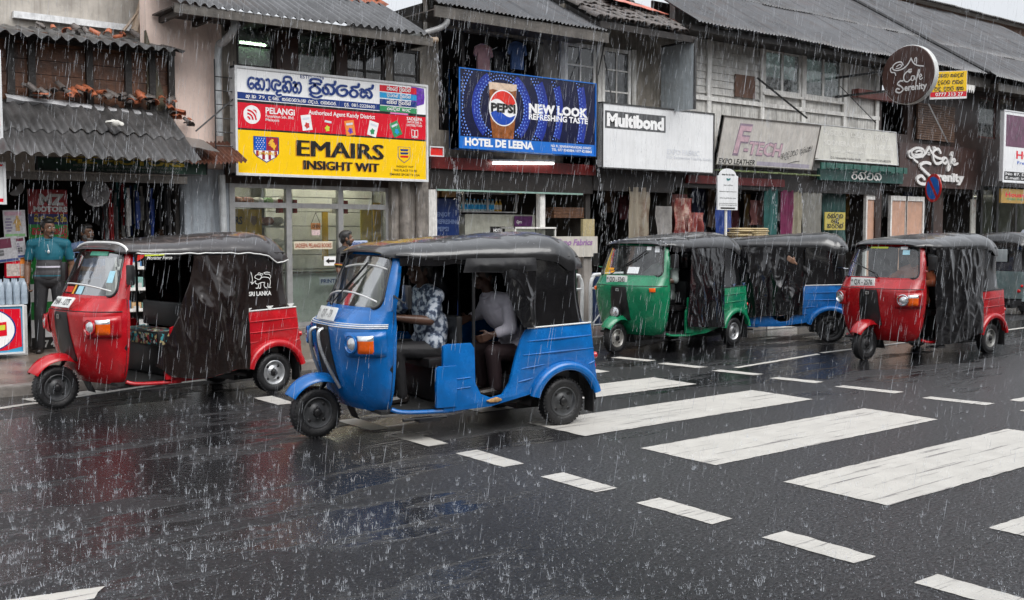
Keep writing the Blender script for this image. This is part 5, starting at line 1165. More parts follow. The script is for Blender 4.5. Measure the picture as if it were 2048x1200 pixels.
def shield(fx0, fx1, f0, f1, lift): return [S(a, b, lift) for a, b in [(fx0, f0), (fx1, f0), (fx1, f0 + (f1 - f0) * .62), (fx1 - (fx1 - fx0) * .12, f0 + (f1 - f0) * .78), ((fx0 + fx1) / 2, f1), (fx0 + (fx1 - fx0) * .12, f0 + (f1 - f0) * .78), (fx0, f0 + (f1 - f0) * .62)]]
DRED = M('dark_red_print', (.30, .012, .03), .3, var=.05)
m = MB(); m.prism(shield(.083, .205, .632, .875, .003), (0, .001, 0)); o = m.build('shield_emblem', NAVY, t, smooth=0)
m = MB(); m.prism([S(.088, .637, .005), S(.144, .637, .005), S(.144, .76, .005), S(.088, .76, .005)], (0, .001, 0)); m.k = 1; m.prism([S(.144, .637, .005), S(.20, .637, .005), S(.20, .76, .005), S(.144, .76, .005)], (0, .001, 0)); m.k = 2
m.prism([S(.088, .762, .005), S(.20, .762, .005), S(.199, .79, .005), S(.185, .82, .005), S(.144, .865, .005), S(.103, .82, .005), S(.089, .79, .005)], (0, .001, 0)); m.k = 1
for k in range(4): x = .095 + k * .029; m.prism([S(x, .764, .007), S(x + .013, .764, .007), S(x + .013, .815 + .03 * (k in (1, 2)), .007), S(x, .815 + .03 * (k in (1, 2)), .007)], (0, .001, 0))
m.k = 2
for i in range(6):
    for j in range(4 if i % 2 == 0 else 3):
        c = S(.097 + (j + .5 * (i % 2)) * .0125, .652 + i * .019, .007); m.prism([c + rt * (.010 if q % 2 == 0 else .004) * cos(q * pi / 5 + pi / 2) + up * (.010 if q % 2 == 0 else .004) * sin(q * pi / 5 + pi / 2) for q in range(10)], (0, .001, 0))
m.k = 3
m.prism([S(x, y, .007) for x, y in [(.152, .70), (.160, .672), (.168, .655), (.176, .652), (.180, .664), (.175, .676), (.184, .69), (.186, .71), (.193, .70), (.190, .725), (.184, .735), (.186, .75), (.176, .748), (.176, .735), (.168, .728), (.164, .715), (.154, .712), (.164, .70)]], (0, .001, 0))
T(m, S, rt, up, H, W, 'EMAIRS', .104, .188, .80, .775, .02, .009); m.build('shield_field', [SBLU, DRED, WPRINT, M('gold_print', (.75, .42, .03), .3, var=.05)], o, smooth=0)
m = MB(); m.prism(shield(.826, .897, .652, .815, .003), (0, .001, 0)); o = m.build('shield_emblem', NAVY, t, smooth=0)
m = MB(); m.prism(shield(.829, .894, .656, .808, .005), (0, .001, 0)); m.k = 1
for k, yy in enumerate((.675, .708, .742)):
    m.k = 2 if k == 2 else 1; m.prism([S(.838, yy, .007), S(.886, yy - .002, .007), S(.883, yy + .018, .007), S(.842, yy + .020, .007)], (0, .001, 0))
m.build('shield_field', [SYEL, NAVY, SRED], o, smooth=0)
# blue drinks sign over the hotel
t, S, rt, up, W, H = sign('drinks_sign', 'deep blue lightbox sign with a cola glass over the hotel balcony', 'signboard', (917, 134), (1191, 313), 14.80, .27, M('bright_blue_lightbox', (.01, .14, .52), .3, var=.08), MATS['bright_blue_lightbox'], .02)
NIGHT = M('night_blue_print', (.004, .006, .035), .22, var=.1)
band(S, .008, .992, .012, .845).build('dark_field', NIGHT, t, smooth=0)
GLOWB = M('bright_blue_dot_print', (.16, .30, .85), .25, var=.25, vs=3)
MIDB = M('mid_blue_ring_print', (.012, .03, .26), .25, var=.3, vs=4)
C0 = (.30, .45)
def ringband(mb, cx, r0, r1, lift, n=72):
    c = S(cx, .45, lift)
    for k in range(n):
        q = []
        for a, r in ((k, r0), (k + 1, r0), (k + 1, r1), (k, r1)):
            p = c + rt * r * cos(2 * pi * a / n) + up * r * sin(2 * pi * a / n); q.append(p)
        d = [( (p - S(0, 1)).dot(rt) / W, 1 - (p - S(0, 1)).dot(up) / H) for p in q]
        if all(.01 < x < .99 and .015 < y < .84 for x, y in d): mb.add(q, [(0, 1, 2, 3)])
m = MB()
for cx, r0, r1 in ((.295, .50, .66), (.295, .84, 1.06), (.295, 1.26, 1.42), (.295, 1.82, 2.0)): ringband(m, cx, r0, r1, .0030)
m.build('ring_print', MIDB, t, smooth=0)
m = MB(); c = S(.295, .45, .005)
for r0, n, cnt in ((.50, 3, 54), (.86, 3, 90), (1.27, 2, 128), (1.84, 2, 180)):
    for j in range(n):
        for k in range(cnt):
            a = 2 * pi * (k + .5 * (j % 2)) / cnt; p = c + rt * (r0 + .055 * j) * cos(a) + up * (r0 + .055 * j) * sin(a); fx_, fy_ = (p - S(0, 1)).dot(rt) / W, 1 - (p - S(0, 1)).dot(up) / H
            if .015 < fx_ < .985 and .02 < fy_ < .83: rr = .016 - .003 * j - .0022 * (r0 > 1); m.add([p + rt * rr * cos(q * pi / 3) + up * rr * sin(q * pi / 3) for q in range(6)], [tuple(range(6))])
m.build('dot_print', GLOWB, t, smooth=0)
COLA = M('cola_print', (.26, .085, .025), .2, var=.6, vs=7); FOAM = M('foam_print', (.62, .48, .36), .3, var=.3, vs=12)
m = MB(); m.prism([S(x, y, .008) for x, y in [(.200, .14), (.398, .14), (.392, .30), (.386, .60), (.372, .842), (.228, .842), (.212, .60), (.206, .30)]], (0, .001, 0)); m.k = 1; m.prism([S(x, y, .010) for x, y in [(.200, .14), (.398, .14), (.394, .215), (.36, .235), (.32, .225), (.27, .24), (.23, .225), (.204, .24)]], (0, .001, 0))
m.build('glass_print', [COLA, FOAM], t, smooth=0)
gc, gr = S(.300, .455, .012), .315
m = MB(); m.prism([gc + rt * gr * cos(2 * pi * k / 48) + up * gr * sin(2 * pi * k / 48) for k in range(48)], (0, .001, 0)); o = m.build('globe_emblem', WPRINT, t, smooth=0)
def cap_(sgn, mt):
    m = MB(); pts = []; r = gr * .93; yv = lambda x: sgn * (.10 + .045 * sin(x / r * pi) * sgn * (1 if sgn > 0 else 1))
    a0 = 20; top = [gc + Vector((0, -.003, 0)) + rt * r * cos(radians(a)) + up * (sgn * r * sin(radians(a))) for a in range(a0, 181 - a0, 5)]
    xr = r * cos(radians(a0)); low = [gc + Vector((0, -.003, 0)) + rt * x + up * (sgn * r * sin(radians(a0)) + .05 * sin(-x / xr * pi)) for x in [-xr + 2 * xr * k / 16 for k in range(1, 16)]]
    m.prism(top + low, (0, .001, 0)); return m
cap_(1, 0).build('globe_red_half', M('globe_red_print', (.62, .03, .02), .25, var=.15), o, smooth=0); cap_(-1, 0).build('globe_blue_half', M('globe_blue_print', (.01, .06, .38), .25, var=.15), o, smooth=0)
m = MB(); put_text(m, 'PEPSI', gc + Vector((0, -.006, 0)) - up * .070, rt, up, .142, .545, .045, 'C', .001); m.build('lettering', SBLK, o, smooth=0)
m = MB(); T(m, S, rt, up, H, W, 'NEW LOOK', .485, .935, .475, .365, .055); T(m, S, rt, up, H, W, 'REFRESHING TASTE', .485, .935, .565, .492, .035); T(m, S, rt, up, H, W, 'HOTEL DE LEENA', .04, .52, .955, .865, .05); T(m, S, rt, up, H, W, 'NO. 81, SENANAYAKA ROAD, KANDY.', .65, .968, .908, .876, .02); T(m, S, rt, up, H, W, 'TEL: 077 9343884 / 077 4218843', .655, .968, .958, .924, .02); m.build('lettering', WPRINT, t, smooth=0)
# bare white board
t, S, rt, up, W, H = sign('white_signboard', 'nearly empty white board with one grey lettered block at its upper left', 'signboard', (1204, 203), (1427, 348), 14.86, .12, WHITEP, DFRAME, .025)
GREYB = M('faded_grey_print', (.06, .062, .066), .35, var=.2, vs=9, streak=.35, streak_col=(.35, .36, .36)); o = band(S, .025, .545, .125, .39).build('grey_block', GREYB, t, smooth=0)
m = MB(); T(m, S, rt, up, H, W, 'Multibond', .04, .53, .345, .165, .055); m.build('lettering', WPRINT, o, smooth=0)
FAINT = M('faint_grey_print', (.58, .60, .64), .3, var=.1); m = MB(); T(m, S, rt, up, H, W, 'EXPO FABRIC', .56, .86, .72, .64, .02); T(m, S, rt, up, H, W, 'D.S. Senanayake Veediya, Kandy', .56, .98, .79, .745, .01); m.build('faded_lettering', FAINT, t, smooth=0)
m = MB(); m.tube([P(1225, 206, 14.9), P(1208, 110, 15.2)], .012, 5); m.tube([P(1196, 150, 14.9), P(1212, 72, 15.0)], .012, 5); item(m, 'stay_wire', DARKM, 'thin stay wire holding the nearly empty white board from above', 'wire', smooth=0)
# projecting pale blue board
a = P(1345, 90, 15.15); c = P(1389, 84, 14.35); t = thing('projecting_board', 'flaking pale blue board standing out from the wall above the nearly empty white board', 'signboard', (a.x, 15.2, 3.9))
z0, z1 = P(1388, 208, 14.35).z, P(1388, 84, 14.35).z
m = MB(); m.box((c.x - .02, 14.36, z0 - .1), (c.x + .04, 15.22, z1)); m.build('panel', M('flaking_pale_blue_sheet', (.42, .47, .50), .4, var=.2, vs=2.5, streak=.6, streak_col=(.16, .15, .14), blot=.35), t, smooth=0)
m = MB(); m.tube(crv([(c.x + .01, 14.34, z0 - .1), (c.x + .01, 14.34, z1 - .05), (c.x + .01, 14.38, z1 + .02), (c.x + .01, 15.22, z1 + .02)], 4), .03, 8); m.build('frame', DFRAME, t)
# leaning leather sign
CREAM = M('grimy_cream_sheet', (.56, .535, .50), .35, var=.15, vs=3, streak=.5, streak_col=(.26, .25, .23), blot=.15)
t, S, rt, up, W, H = sign('leather_sign', 'grimy cream signboard leaning outwards with faded pink outlined letters', 'signboard', (1431, 232), (1624, 341), 14.95, .06, CREAM, FASC, .022, tilt=.22)
PNKF = M('faded_pink_print', (.55, .37, .43), .4, var=.25, vs=8, streak=.3, streak_col=(.5, .45, .44)); PUF = M('faded_violet_outline', (.27, .21, .27), .4, var=.2)
m = MB(); T(m, S, rt, up, H, W, 'F', .145, .295, .742, .155, .055, .004, .12); T(m, S, rt, up, H, W, '-TECH', .245, .635, .745, .475, .05, .004, .08); m.k = 1; T(m, S, rt, up, H, W, 'F', .150, .290, .725, .172, .02, .007, .12); T(m, S, rt, up, H, W, '-TECH', .25, .63, .735, .487, .022, .007, .08); m.build('lettering', [PUF, PNKF], t, smooth=0)
m = MB(); T(m, S, rt, up, H, W, 'EXPO LEATHER', .03, .385, .965, .855, .012); put_script(m, 'aludvmv surys!', S(.635, .80), (rt + up * .22), (up - rt * .1), .125 * H, .33 * W, .09, .005); m.tube(crv([S(.72, .885, .005), S(.78, .835, .005), S(.84, .815, .005)], 4), .006, 5); m.build('dark_lettering', SBLK, t, smooth=0)
band(S, .40, .96, .875, .96).build('violet_band', M('faded_violet_print', (.36, .33, .40), .4, var=.2, vs=6), t, smooth=0)
m = MB(); m.shell(lambda u, v: Vector((17.45 + 3.5 * u, 14.78 + .15 * v, 3.00 + .02 * noise.noise(Vector((u * 20, v, 0))))), 40, 2, (0, 0, -.03)); item(m, 'mossy_ledge', M('green_moss_ledge', (.10, .13, .05), .6, var=.6, vs=12, bump=.5, bs=30), 'moss covered gutter edge under the leaning cream signboard', 'gutter')
# curtain sign
t, S, rt, up, W, H = sign('curtain_sign', 'washed out cream banner board above the dark green fascia', 'signboard', (1600, 243), (1796, 331), 15.02, .06, M('grimy_cream_banner', (.55, .54, .49), .4, var=.15, vs=3, streak=.45, streak_col=(.27, .26, .24), bump=.15, bs=5), SFRAME, .012, tilt=-.08)
FNT2 = M('faded_cream_print', (.66, .65, .61), .4, var=.08); m = MB(); SC(m, S, rt, up, H, W, 'sevnA yvTn ghrus', .24, .93, .28, .12, .14); T(m, S, rt, up, H, W, 'SOONERA CURTAIN HOUSE', .24, .95, .56, .42, .03); T(m, S, rt, up, H, W, 'Curtain Materials & Accessories', .30, .92, .75, .65, .015); m.k = 1; T(m, S, rt, up, H, W, 'D.S. Senanayake Veediya Kandy', .30, .60, .935, .87, .008); T(m, S, rt, up, H, W, '081-2222477 / 071-8023370', .66, .92, .935, .87, .008); m.build('lettering', [FNT2, M('brown_grey_print', (.10, .09, .085), .4, var=.1)], t, smooth=0)
m = MB(); a = S(.135, .33, .02); m.obox(S(.135, .68, .02), rt * .16, up * (.28 * H), Vector((0, .012, 0))); item(m, 'ply_flap', CREAM, 'small loose cream panel hanging over the left end of the washed out banner board', 'panel', smooth=0)
m = MB(); m.tube([P(1515, 156, 15.0), P(1614, 236, 14.9)], .022, 6); item(m, 'stay_rod', DARKM, 'thick dark stay rod running from the white window down to the leaning cream signboard', 'rod', smooth=0); m = MB(); m.tube([P(1680, 172, 15.0), P(1752, 246, 14.95)], .012, 5); item(m, 'stay_rod', DARKM, 'thin dark stay rod running down to the right end of the washed out banner board', 'rod', smooth=0)
# green fascia with white letters
t, S, rt, up, W, H = sign('green_fascia', 'dark green fascia with four large white round script letters', 'signboard', (1640, 336), (1806, 368), 15.02, .08, M('dark_green_fascia', (.010, .062, .052), .35, var=.3, vs=4, streak=.3), None)
m = MB(); SC(m, S, rt, up, H, W, 'rnqvn', .35, .72, .80, .16, .15, .022, .02); m.build('raised_lettering', WFRAME, t, smooth=0)
m = MB()
xa_, xb_, zz_ = P(1640, 336, 14.9).x, P(1812, 336, 14.9).x, P(1720, 335, 14.9).z
for k in range(20): x = xa_ + (xb_ - xa_) * k / 20; m.box((x, 14.86 - .012 * (k % 2), zz_ - .05 - .05 * R.random()), (x + (xb_ - xa_) / 20 - .02, 14.90, zz_ + .06))
m.build('fringe', M('green_plastic_fringe', (.02, .09, .07), .4, var=.4), t, smooth=0)
# cafe fascia and letters
t, S, rt, up, W, H = sign('cafe_fascia', 'dark brown cafe fascia with raised white script letters and a cup outline', 'signboard', (1800, 284), (1961, 380), 15.05, .10, M('brown_fascia_board', (.050, .026, .022), .4, var=.25, vs=4, streak=.3), None)
WL = M('raised_white_letter', (.66, .65, .64), .3, var=.08)
def cafe_logo(S, rt, up, W, H, x0, x1, y0, y1, thick, wd, name_, t):
    m = MB(); X = lambda a: x0 + (x1 - x0) * a; Yf = lambda b_: y0 + (y1 - y0) * b_
    tmp = MB(); w_ = (x1 - x0) * W; h_ = (y1 - y0) * H
    def st(pts, k=1.0): ribbon(tmp, crv([(a * w_, (1 - b_) * h_, 0) for a, b_ in pts], 6), wd * k)
    # cup and roof line
    st([(.30, .17), (.26, .09), (.14, .07), (.04, .14), (.03, .23), (.10, .30), (.24, .27), (.34, .17)]); st([(.12, .17), (.20, .13), (.26, .17), (.20, .23), (.10, .24)], .8)
    st([(.05, .24), (.08, .36), (.16, .43)], .9); st([(.02, .15), (-.03, .20), (-.02, .30), (.05, .33)], .8)
    st([(.26, .28), (.34, .16), (.40, .02)]); st([(.40, .02), (.46, .16), (.58, .27), (.74, .30)]); st([(.50, .10), (.50, .02), (.54, .02)], .7)
    # C a f e
    st([(.66, .14), (.60, .05), (.50, .12), (.50, .30), (.56, .42), (.66, .40), (.72, .32)] if thick else [(.70, .36), (.62, .30), (.50, .40), (.47, .54), (.54, .66), (.68, .62)], 1.15)
    yo = -.02 if thick else .20
    st([(.80, .30 + yo), (.74, .28 + yo), (.71, .38 + yo), (.77, .43 + yo), (.82, .34 + yo), (.83, .43 + yo)], .9)
    st([(.90, .20 + yo), (.94, .12 + yo), (.92, .28 + yo), (.88, .54 + yo), (.84, .60 + yo), (.84, .52 + yo), (.92, .40 + yo)], .9)
    st([(.93, .40 + yo), (1.0, .34 + yo), (.97, .29 + yo), (.94, .36 + yo), (.98, .44 + yo), (1.06, .40 + yo)], .9)
    # S
    yo = 0 if thick else .06
    st([(.44, .44 + yo), (.32, .42 + yo), (.22, .52 + yo), (.34, .66 + yo), (.46, .80 + yo), (.40, .94 + yo), (.24, .96 + yo), (.16, .86 + yo), (.24, .76 + yo), (.32, .84 + yo)], 1.25)
    uo = S(x0, y1, .004 + thick); b0_ = len(m.v); m.v += [tuple(uo + rt * v[0] + up * v[1] + Vector((0, -v[2], 0))) for v in tmp.v]
    for f in tmp.f: m.f.append([b0_ + i for i in f]); m.mi.append(0)
    if thick:
        n0 = len(m.v)
        for v in list(m.v): m.v.append((v[0] + thick * .05, v[1] + thick, v[2]))
        cnt = {}
        for f in list(m.f):
            for i in range(len(f)): cnt[(f[i], f[(i + 1) % len(f)])] = 1
        for (a, c) in cnt:
            if (c, a) not in cnt: m.f.append([c, a, n0 + a, n0 + c]); m.mi.append(0)
    T(m, S, rt, up, H, W, 'erenity', x0 + (x1 - x0) * .47, x0 + (x1 - x0) * 1.22, y0 + (y1 - y0) * (.86 + yo * .6), y0 + (y1 - y0) * (.64 + yo * .6), .045, .004 + thick, 0, thick)
    for (a, b_) in ((.375, .17), (.405, .17), (.375, .215), (.405, .215)):
        m.obox(S(X(a), Yf(b_), .008 + thick), rt * w_ * .011, up * h_ * .016, Vector((0, .004, 0)))
    return m.build(name_, WL, t, smooth=0)
cafe_logo(S, rt, up, W, H,   .10, .64, .04, .96, .05, .062, 'raised_lettering', t)
# round projecting sign
c = P(1820, 150, 13.35); t = thing('round_cafe_sign', 'round dark brown projecting cafe sign with white cup drawing', 'signboard', (c.x, 15.2, c.z))
rr = .645; m = MB(); m.lathe([(.0001, .10), (rr - .015, .10), (rr, .085)], c, (-1, 0, 0), 64); m.build('face', M('brown_round_face', (.060, .030, .024), .35, var=.2, vs=5, streak=.2), t, smooth=30)
m = MB(); m.lathe([(rr, .085), (rr + .012, .06), (rr + .012, -.06), (rr, -.085), (.0001, -.09)], c, (-1, 0, 0), 64); m.build('rim', M('pale_grey_rim', (.50, .51, .50), .35, var=.15, streak=.3), t, smooth=30)
def S2(fx, fy, lift=0): return Vector((c.x - .10 - lift, c.y + rr - 2 * rr * fx, c.z + rr - 2 * rr * fy))
def cafe2():
    m = MB(); rt_, up_ = Vector((0, -1, 0)), Vector((0, 0, 1)); w_, h_ = .62 * 2 * rr, .62 * 2 * rr; tmp = MB()
    def st(pts, k=1.0): ribbon(tmp, crv([(a * w_, (1 - b_) * h_, 0) for a, b_ in pts], 6), .028 * k)
    st([(.36, .22), (.30, .13), (.16, .13), (.05, .20), (.05, .30), (.18, .35), (.36, .32), (.50, .22), (.60, .06)]); st([(.16, .24), (.26, .19), (.32, .24), (.24, .29), (.14, .29)], .8); st([(.60, .06), (.68, .20), (.80, .28), (.98, .32)]); st([(.72, .16), (.72, .08), (.77, .08), (.77, .22)], .8)
    st([(.05, .24), (-.03, .28), (.0, .38), (.10, .40), (.14, .48)], .9)
    st([(.58, .46), (.52, .40), (.40, .50), (.40, .64), (.50, .70), (.62, .62)]); st([(.70, .56), (.63, .56), (.62, .66), (.69, .67), (.72, .56), (.74, .67)], .8); st([(.80, .62), (.86, .46), (.84, .40), (.79, .60), (.76, .82)], .8); st([(.86, .62), (.93, .58), (.90, .53), (.86, .60), (.90, .68), (.96, .64)], .8)
    st([(.36, .66), (.26, .66), (.20, .74), (.30, .80), (.38, .90), (.28, .98), (.16, .94), (.18, .86), (.26, .88)], 1.1)
    o = S2(.19, .81, .004); b0_ = len(m.v); m.v += [tuple(o + rt_ * v[0] + up_ * v[1] + Vector((-v[2], 0, 0))) for v in tmp.v]
    for f in tmp.f: m.f.append([b0_ + i for i in f]); m.mi.append(0)
    put_text(m, 'erenity', S2(.445, .775), rt_, up_, .145, .55, .03, 'L', .004)
    for (a, b_) in ((.53, .42), (.565, .42), (.53, .455), (.565, .455)): m.obox(S2(a, b_, .004), (.003, 0, 0), (0, .018, 0), (0, 0, .018))
    return m
cafe2().build('lettering', WL, t, smooth=0)
m = MB(); m.tube([(c.x, c.y + rr - .02, c.z + .15), (c.x, 15.28, c.z + .15)], .03, 6); m.tube([(c.x, c.y + rr - .1, c.z - .3), (c.x, 15.28, c.z - .3)], .03, 6); m.build('bracket', DARKM, t, smooth=40)
m = MB(); m.tube([P(1857, 208, 14.6), P(1895, 284, 15.0)], .018, 6); item(m, 'steel_rod', STEEL, 'thin bright steel rod slanting down from the round cafe sign', 'rod', smooth=0)
# small yellow hanging sign
c2 = P(1897, 168, 13.9); zt_, zb_ = P(1897, 142, 13.9).z, P(1897, 198, 13.9).z; t = thing('yellow_sign', 'small yellow and red hanging notice beside the round cafe sign', 'notice', (c2.x, 13.9, zb_))
hw = .42
def S3(fx, fy, lift=0): return Vector((c2.x - lift * .82, 13.9 - lift * .57, 0)) + Vector((.57, -.82, 0)) * (hw * 2 * (fx - .5)) + Vector((0, 0, zt_ + (zb_ - zt_) * fy))
r3, u3 = Vector((.57, -.82, 0)), Vector((0, 0, 1)); H3, W3 = zt_ - zb_, hw * 2
m = MB(); m.obox(S3(.5, .5, -.012), r3 * hw, u3 * (H3 / 2), Vector((.82, .57, 0)) * .012); m.build('panel', WPRINT, t, smooth=0)
m = MB(); m.obox(S3(.5, .375, .002), r3 * (hw * .98), u3 * (H3 * .36), Vector((.82, .57, 0)) * .001); m.k = 1; m.obox(S3(.5, .83, .002), r3 * (hw * .98), u3 * (H3 * .09), Vector((.82, .57, 0)) * .001); m.build('print', [SYEL, SRED], t, smooth=0)
m = MB(); put_script(m, 'nvktA sndhq', S3(.1, .22, .004), r3, u3, H3 * .12, W3 * .8, .15); put_script(m, 'devn mhl', S3(.2, .47, .004), r3, u3, H3 * .14, W3 * .7, .15); put_script(m, 'bdu dmT as', S3(.12, .70, .004), r3, u3, H3 * .14, W3 * .8, .15); m.k = 1; put_text(m, '0777 313 27', S3(.15, .89, .004), r3, u3, H3 * .12, W3 * .75, .02); m.build('lettering', [SBLK, WPRINT], t, smooth=0)
m = MB(); m.tube([S3(.1, 0), S3(.1, -.12)], .006, 4); m.tube([S3(.9, 0), S3(.9, -.12)], .006, 4); m.build('hanger', DARKM, t, smooth=0)
# house of curtains board at the right edge
t, S, rt, up, W, H = sign('curtain_house_board', 'tall white board with red and blue lettering at the right edge', 'signboard', (2008, 219), (2130, 372), 14.2, .08, WHITEP, SFRAME, .03)
band(S, .04, .5, .06, .50).build('photo_print', M('violet_curtain_print', (.10, .035, .07), .3, var=.5, vs=5), t, smooth=0); band(S, .55, .96, .06, .50).build('photo_print', M('pale_room_print', (.42, .43, .46), .3, var=.3, vs=5), t, smooth=0)
band(S, .03, .97, .845, .965).build('dark_band', SBLK, t, smooth=0)
m = MB(); T(m, S, rt, up, H, W, 'HOUSE OF', .20, .95, .655, .55, .03); m.k = 1; T(m, S, rt, up, H, W, 'Free Installation', .22, .75, .735, .69, .01); T(m, S, rt, up, H, W, 'within Kandy', .36, .75, .80, .76, .01); m.k = 2; T(m, S, rt, up, H, W, 'No 87, D.S. Senanayake', .05, .80, .895, .858, .01, .006); T(m, S, rt, up, H, W, 'E-mail: info@houseof', .05, .75, .95, .913, .01, .006); m.build('lettering', [SRED, SBLU, WPRINT], t, smooth=0)
t, S, rt, up, W, H = sign('yellow_curtain_board', 'dull yellow board with red and green lettering below the tall white board', 'signboard', (2003, 377), (2130, 410), 14.35, .06, M('dull_yellow_sheet', (.36, .22, .05), .4, var=.2), None)
m = MB(); T(m, S, rt, up, H, W, 'House of Curtains', .06, .9, .55, .25, .03); m.k = 1; T(m, S, rt, up, H, W, 'FREE INSTALLATION SERVICE', .08, .92, .78, .66, .02); m.build('lettering', [SRED, GRP], t, smooth=0)
# boards cut by the left edge
t, S, rt, up, W, H = sign('white_board', 'upper white board with a red stripe cut by the left edge', 'signboard', (-150, 85), (6, 282), 14.3, .08, WHITEP, SFRAME, .03)
band(S, .03, .965, .55, .84).build('red_stripe', SRED, t, smooth=0)
t, S, rt, up, W, H = sign('white_board', 'lower white board with thin red lines cut by the left edge', 'signboard', (-150, 318), (13, 409), 14.3, .08, WHITEP, SFRAME, .03)
m = band(S, .05, .96, .03, .10); m3 = band(S, .05, .96, .86, .94); m.add(m3.v, m3.f); m.build('red_stripe', SRED, t, smooth=0)
# green signboard under the left awning
t, S, rt, up, W, H = sign('motors_sign', 'dark green signboard half hidden under the lower corrugated awning', 'signboard', (72, 312), (415, 352), 14.75, .06, M('dark_green_sign', (.012, .05, .03), .4, var=.4, vs=3), DFRAME, .015)
m = MB(); T(m, S, rt, up, H, W, 'MZ MOTORS', .16, .86, .36, -.10, .05); m.k = 1; T(m, S, rt, up, H, W, 'MOTOR CYCLE AND THREE WHEELER SPARE PARTS', .2, .84, .62, .46, .01); T(m, S, rt, up, H, W, 'NO. 77 D.S. SENANAYAKE STREET, KANDY', .22, .82, .88, .74, .01); m.build('lettering', [M('dull_yellow_print', (.42, .30, .02), .4, var=.1), M('dull_grey_print', (.28, .28, .26), .4, var=.1)], t, smooth=0)
# tall banner behind the standing man
t, S, rt, up, W, H = sign('motors_banner', 'tall red and green banner hanging behind the man in the teal polo shirt', 'banner', (55, 378), (142, 700), 15.22, .01, WPRINT, None)
band(S, 0, 1, 0, .15).build('red_field', M('dull_red_banner', (.22, .010, .014), .4, var=.1), t, smooth=0); band(S, 0, 1, .15, .215).build('blue_field', M('dull_blue_banner', (.012, .014, .09), .4, var=.1), t, smooth=0); band(S, 0, 1, .215, .58).build('green_field', M('green_banner', (.015, .20, .035), .4, var=.35, vs=4), t, smooth=0); band(S, 0, 1, .69, .80).build('green_field', MATS['green_banner'], t, smooth=0); band(S, 0, 1, .91, 1).build('black_field', SBLK, t, smooth=0)
GL = M('dull_white_print', (.45, .45, .44), .4, var=.1); m = MB(); T(m, S, rt, up, H, W, 'MZ', .28, .93, .092, .03, .06); T(m, S, rt, up, H, W, 'MOTORS', .13, 1.0, .135, .105, .06); T(m, S, rt, up, H, W, '077 4', .08, .6, .97, .93, .04); m.k = 1; SC(m, S, rt, up, H, W, 'siyLr vsye vigs', .14, .98, .198, .165, .17); m.k = 2; SC(m, S, rt, up, H, W, 'hevnd stvi', .08, .98, .275, .238, .22); SC(m, S, rt, up, H, W, 'mttri', .6, .98, .325, .292, .22); m.build('lettering', [GL, M('dull_yellow_letter', (.45, .34, .03), .4, var=.1), M('dark_red_letter', (.35, .02, .03), .4, var=.1)], t, smooth=0)
# no stopping sign
c = P(1867, 376, 12.6); t = thing('no_parking_sign', 'round blue no parking sign with red rim on a thin grey pole', 'traffic sign', (c.x, 12.6, .1))
yawn = Vector((-.94, -.34, 0)); r_ = .31
# the disc is turned away from the camera, so it reads as an upright oval
nrm = Vector((cos(radians(203)), sin(radians(203)), 0)); vd = Vector((c.x, c.y, 0)).normalized()
side_ = Vector((-vd.y, vd.x, 0)); nrm = (-vd * .52 + side_ * .854).normalized(); rr_ = Vector((-nrm.y, nrm.x, 0)); rr_ = rr_ if rr_.dot(Vector((_r.x, _r.y, 0))) > 0 else -rr_
m = MB(); m.lathe([(.0001, .012), (r_, .012), (r_, -.004), (.0001, -.004)], c, nrm, 40); m.build('plate', M('red_sign_rim', (.50, .02, .02), .3, var=.08), t, smooth=30)
m = MB(); m.lathe([(.0001, .016), (r_ * .80, .016), (r_ * .80, .0125)], c, nrm, 40); m.k = 1
ua = (rr_ * .64 - Vector((0, 0, 1)) * .77); ub = nrm.cross(ua); m.obox(c + nrm * .017, ua * r_ * .80, ub * .035, nrm * .003); m.build('face', [M('blue_sign_face', (.01, .13, .52), .3, var=.08), MATS['red_sign_rim']], t, smooth=30)
m = MB(); m.tube([(c.x + .03, 12.62, .1), (c.x + .03, 12.62, c.z + .2)], .025, 8); m.build('pole', DARKM, t); m = MB(); m.tube([(c.x + .03, 12.62, 1.28), (c.x + .03, 12.62, 1.52)], .028, 8); m.build('white_band', WFRAME, t)
# white notice board on a post
c = P(1456, 380, 12.9); z0, z1 = P(1456, 420, 12.9).z, P(1456, 352, 12.9).z; hw = (P(1476, 380, 12.9).x - P(1436, 380, 12.9).x) / 2; t = thing('notice_board', 'white notice board with arched top and small black lines of print on a white post', 'notice board', (c.x, 12.9, .1))
m = MB(); zt2 = P(1456, 337, 12.9).z; pts = [(-hw, z0), (hw, z0), (hw, z1)] + [(hw * .82 * cos(radians(a)), z1 + (zt2 - z1) * sin(radians(a))) for a in range(8, 180, 12)] + [(-hw, z1)]
m.prism([(c.x + a, 12.9, z) for a, z in pts], (0, .03, 0)); m.build('panel', WHITEP, t, smooth=0)
def S4(fx, fy, lift=0): return Vector((c.x - hw + 2 * hw * fx, 12.9 - lift, z1 + (z0 - z1) * fy))
m = MB(); rt, up, W, H = Vector((1, 0, 0)), Vector((0, 0, 1)), 2 * hw, z1 - z0
put_text(m, 'keep the city clean', S4(.5, -.02), rt, up, .055 * H, .62 * W, .02, 'C')
for fy, s, w_ in ((.28, 'nagare sabhava', .46), (.47, 'mahanuwara nagara sabhava kota', .86), (.66, 'please keep this place clean', .80), (.82, 'do not throw waste on the road here', .86), (.87, 'by order of the municipal council', .86)): put_text(m, s, S4(.5, fy), rt, up, .030 * H, w_ * W, .01, 'C')
m.obox(S4(.5, .945, .002), rt * W * .36, up * H * .022, Vector((0, .001, 0))); m.build('lettering', SBLK, t, smooth=0)
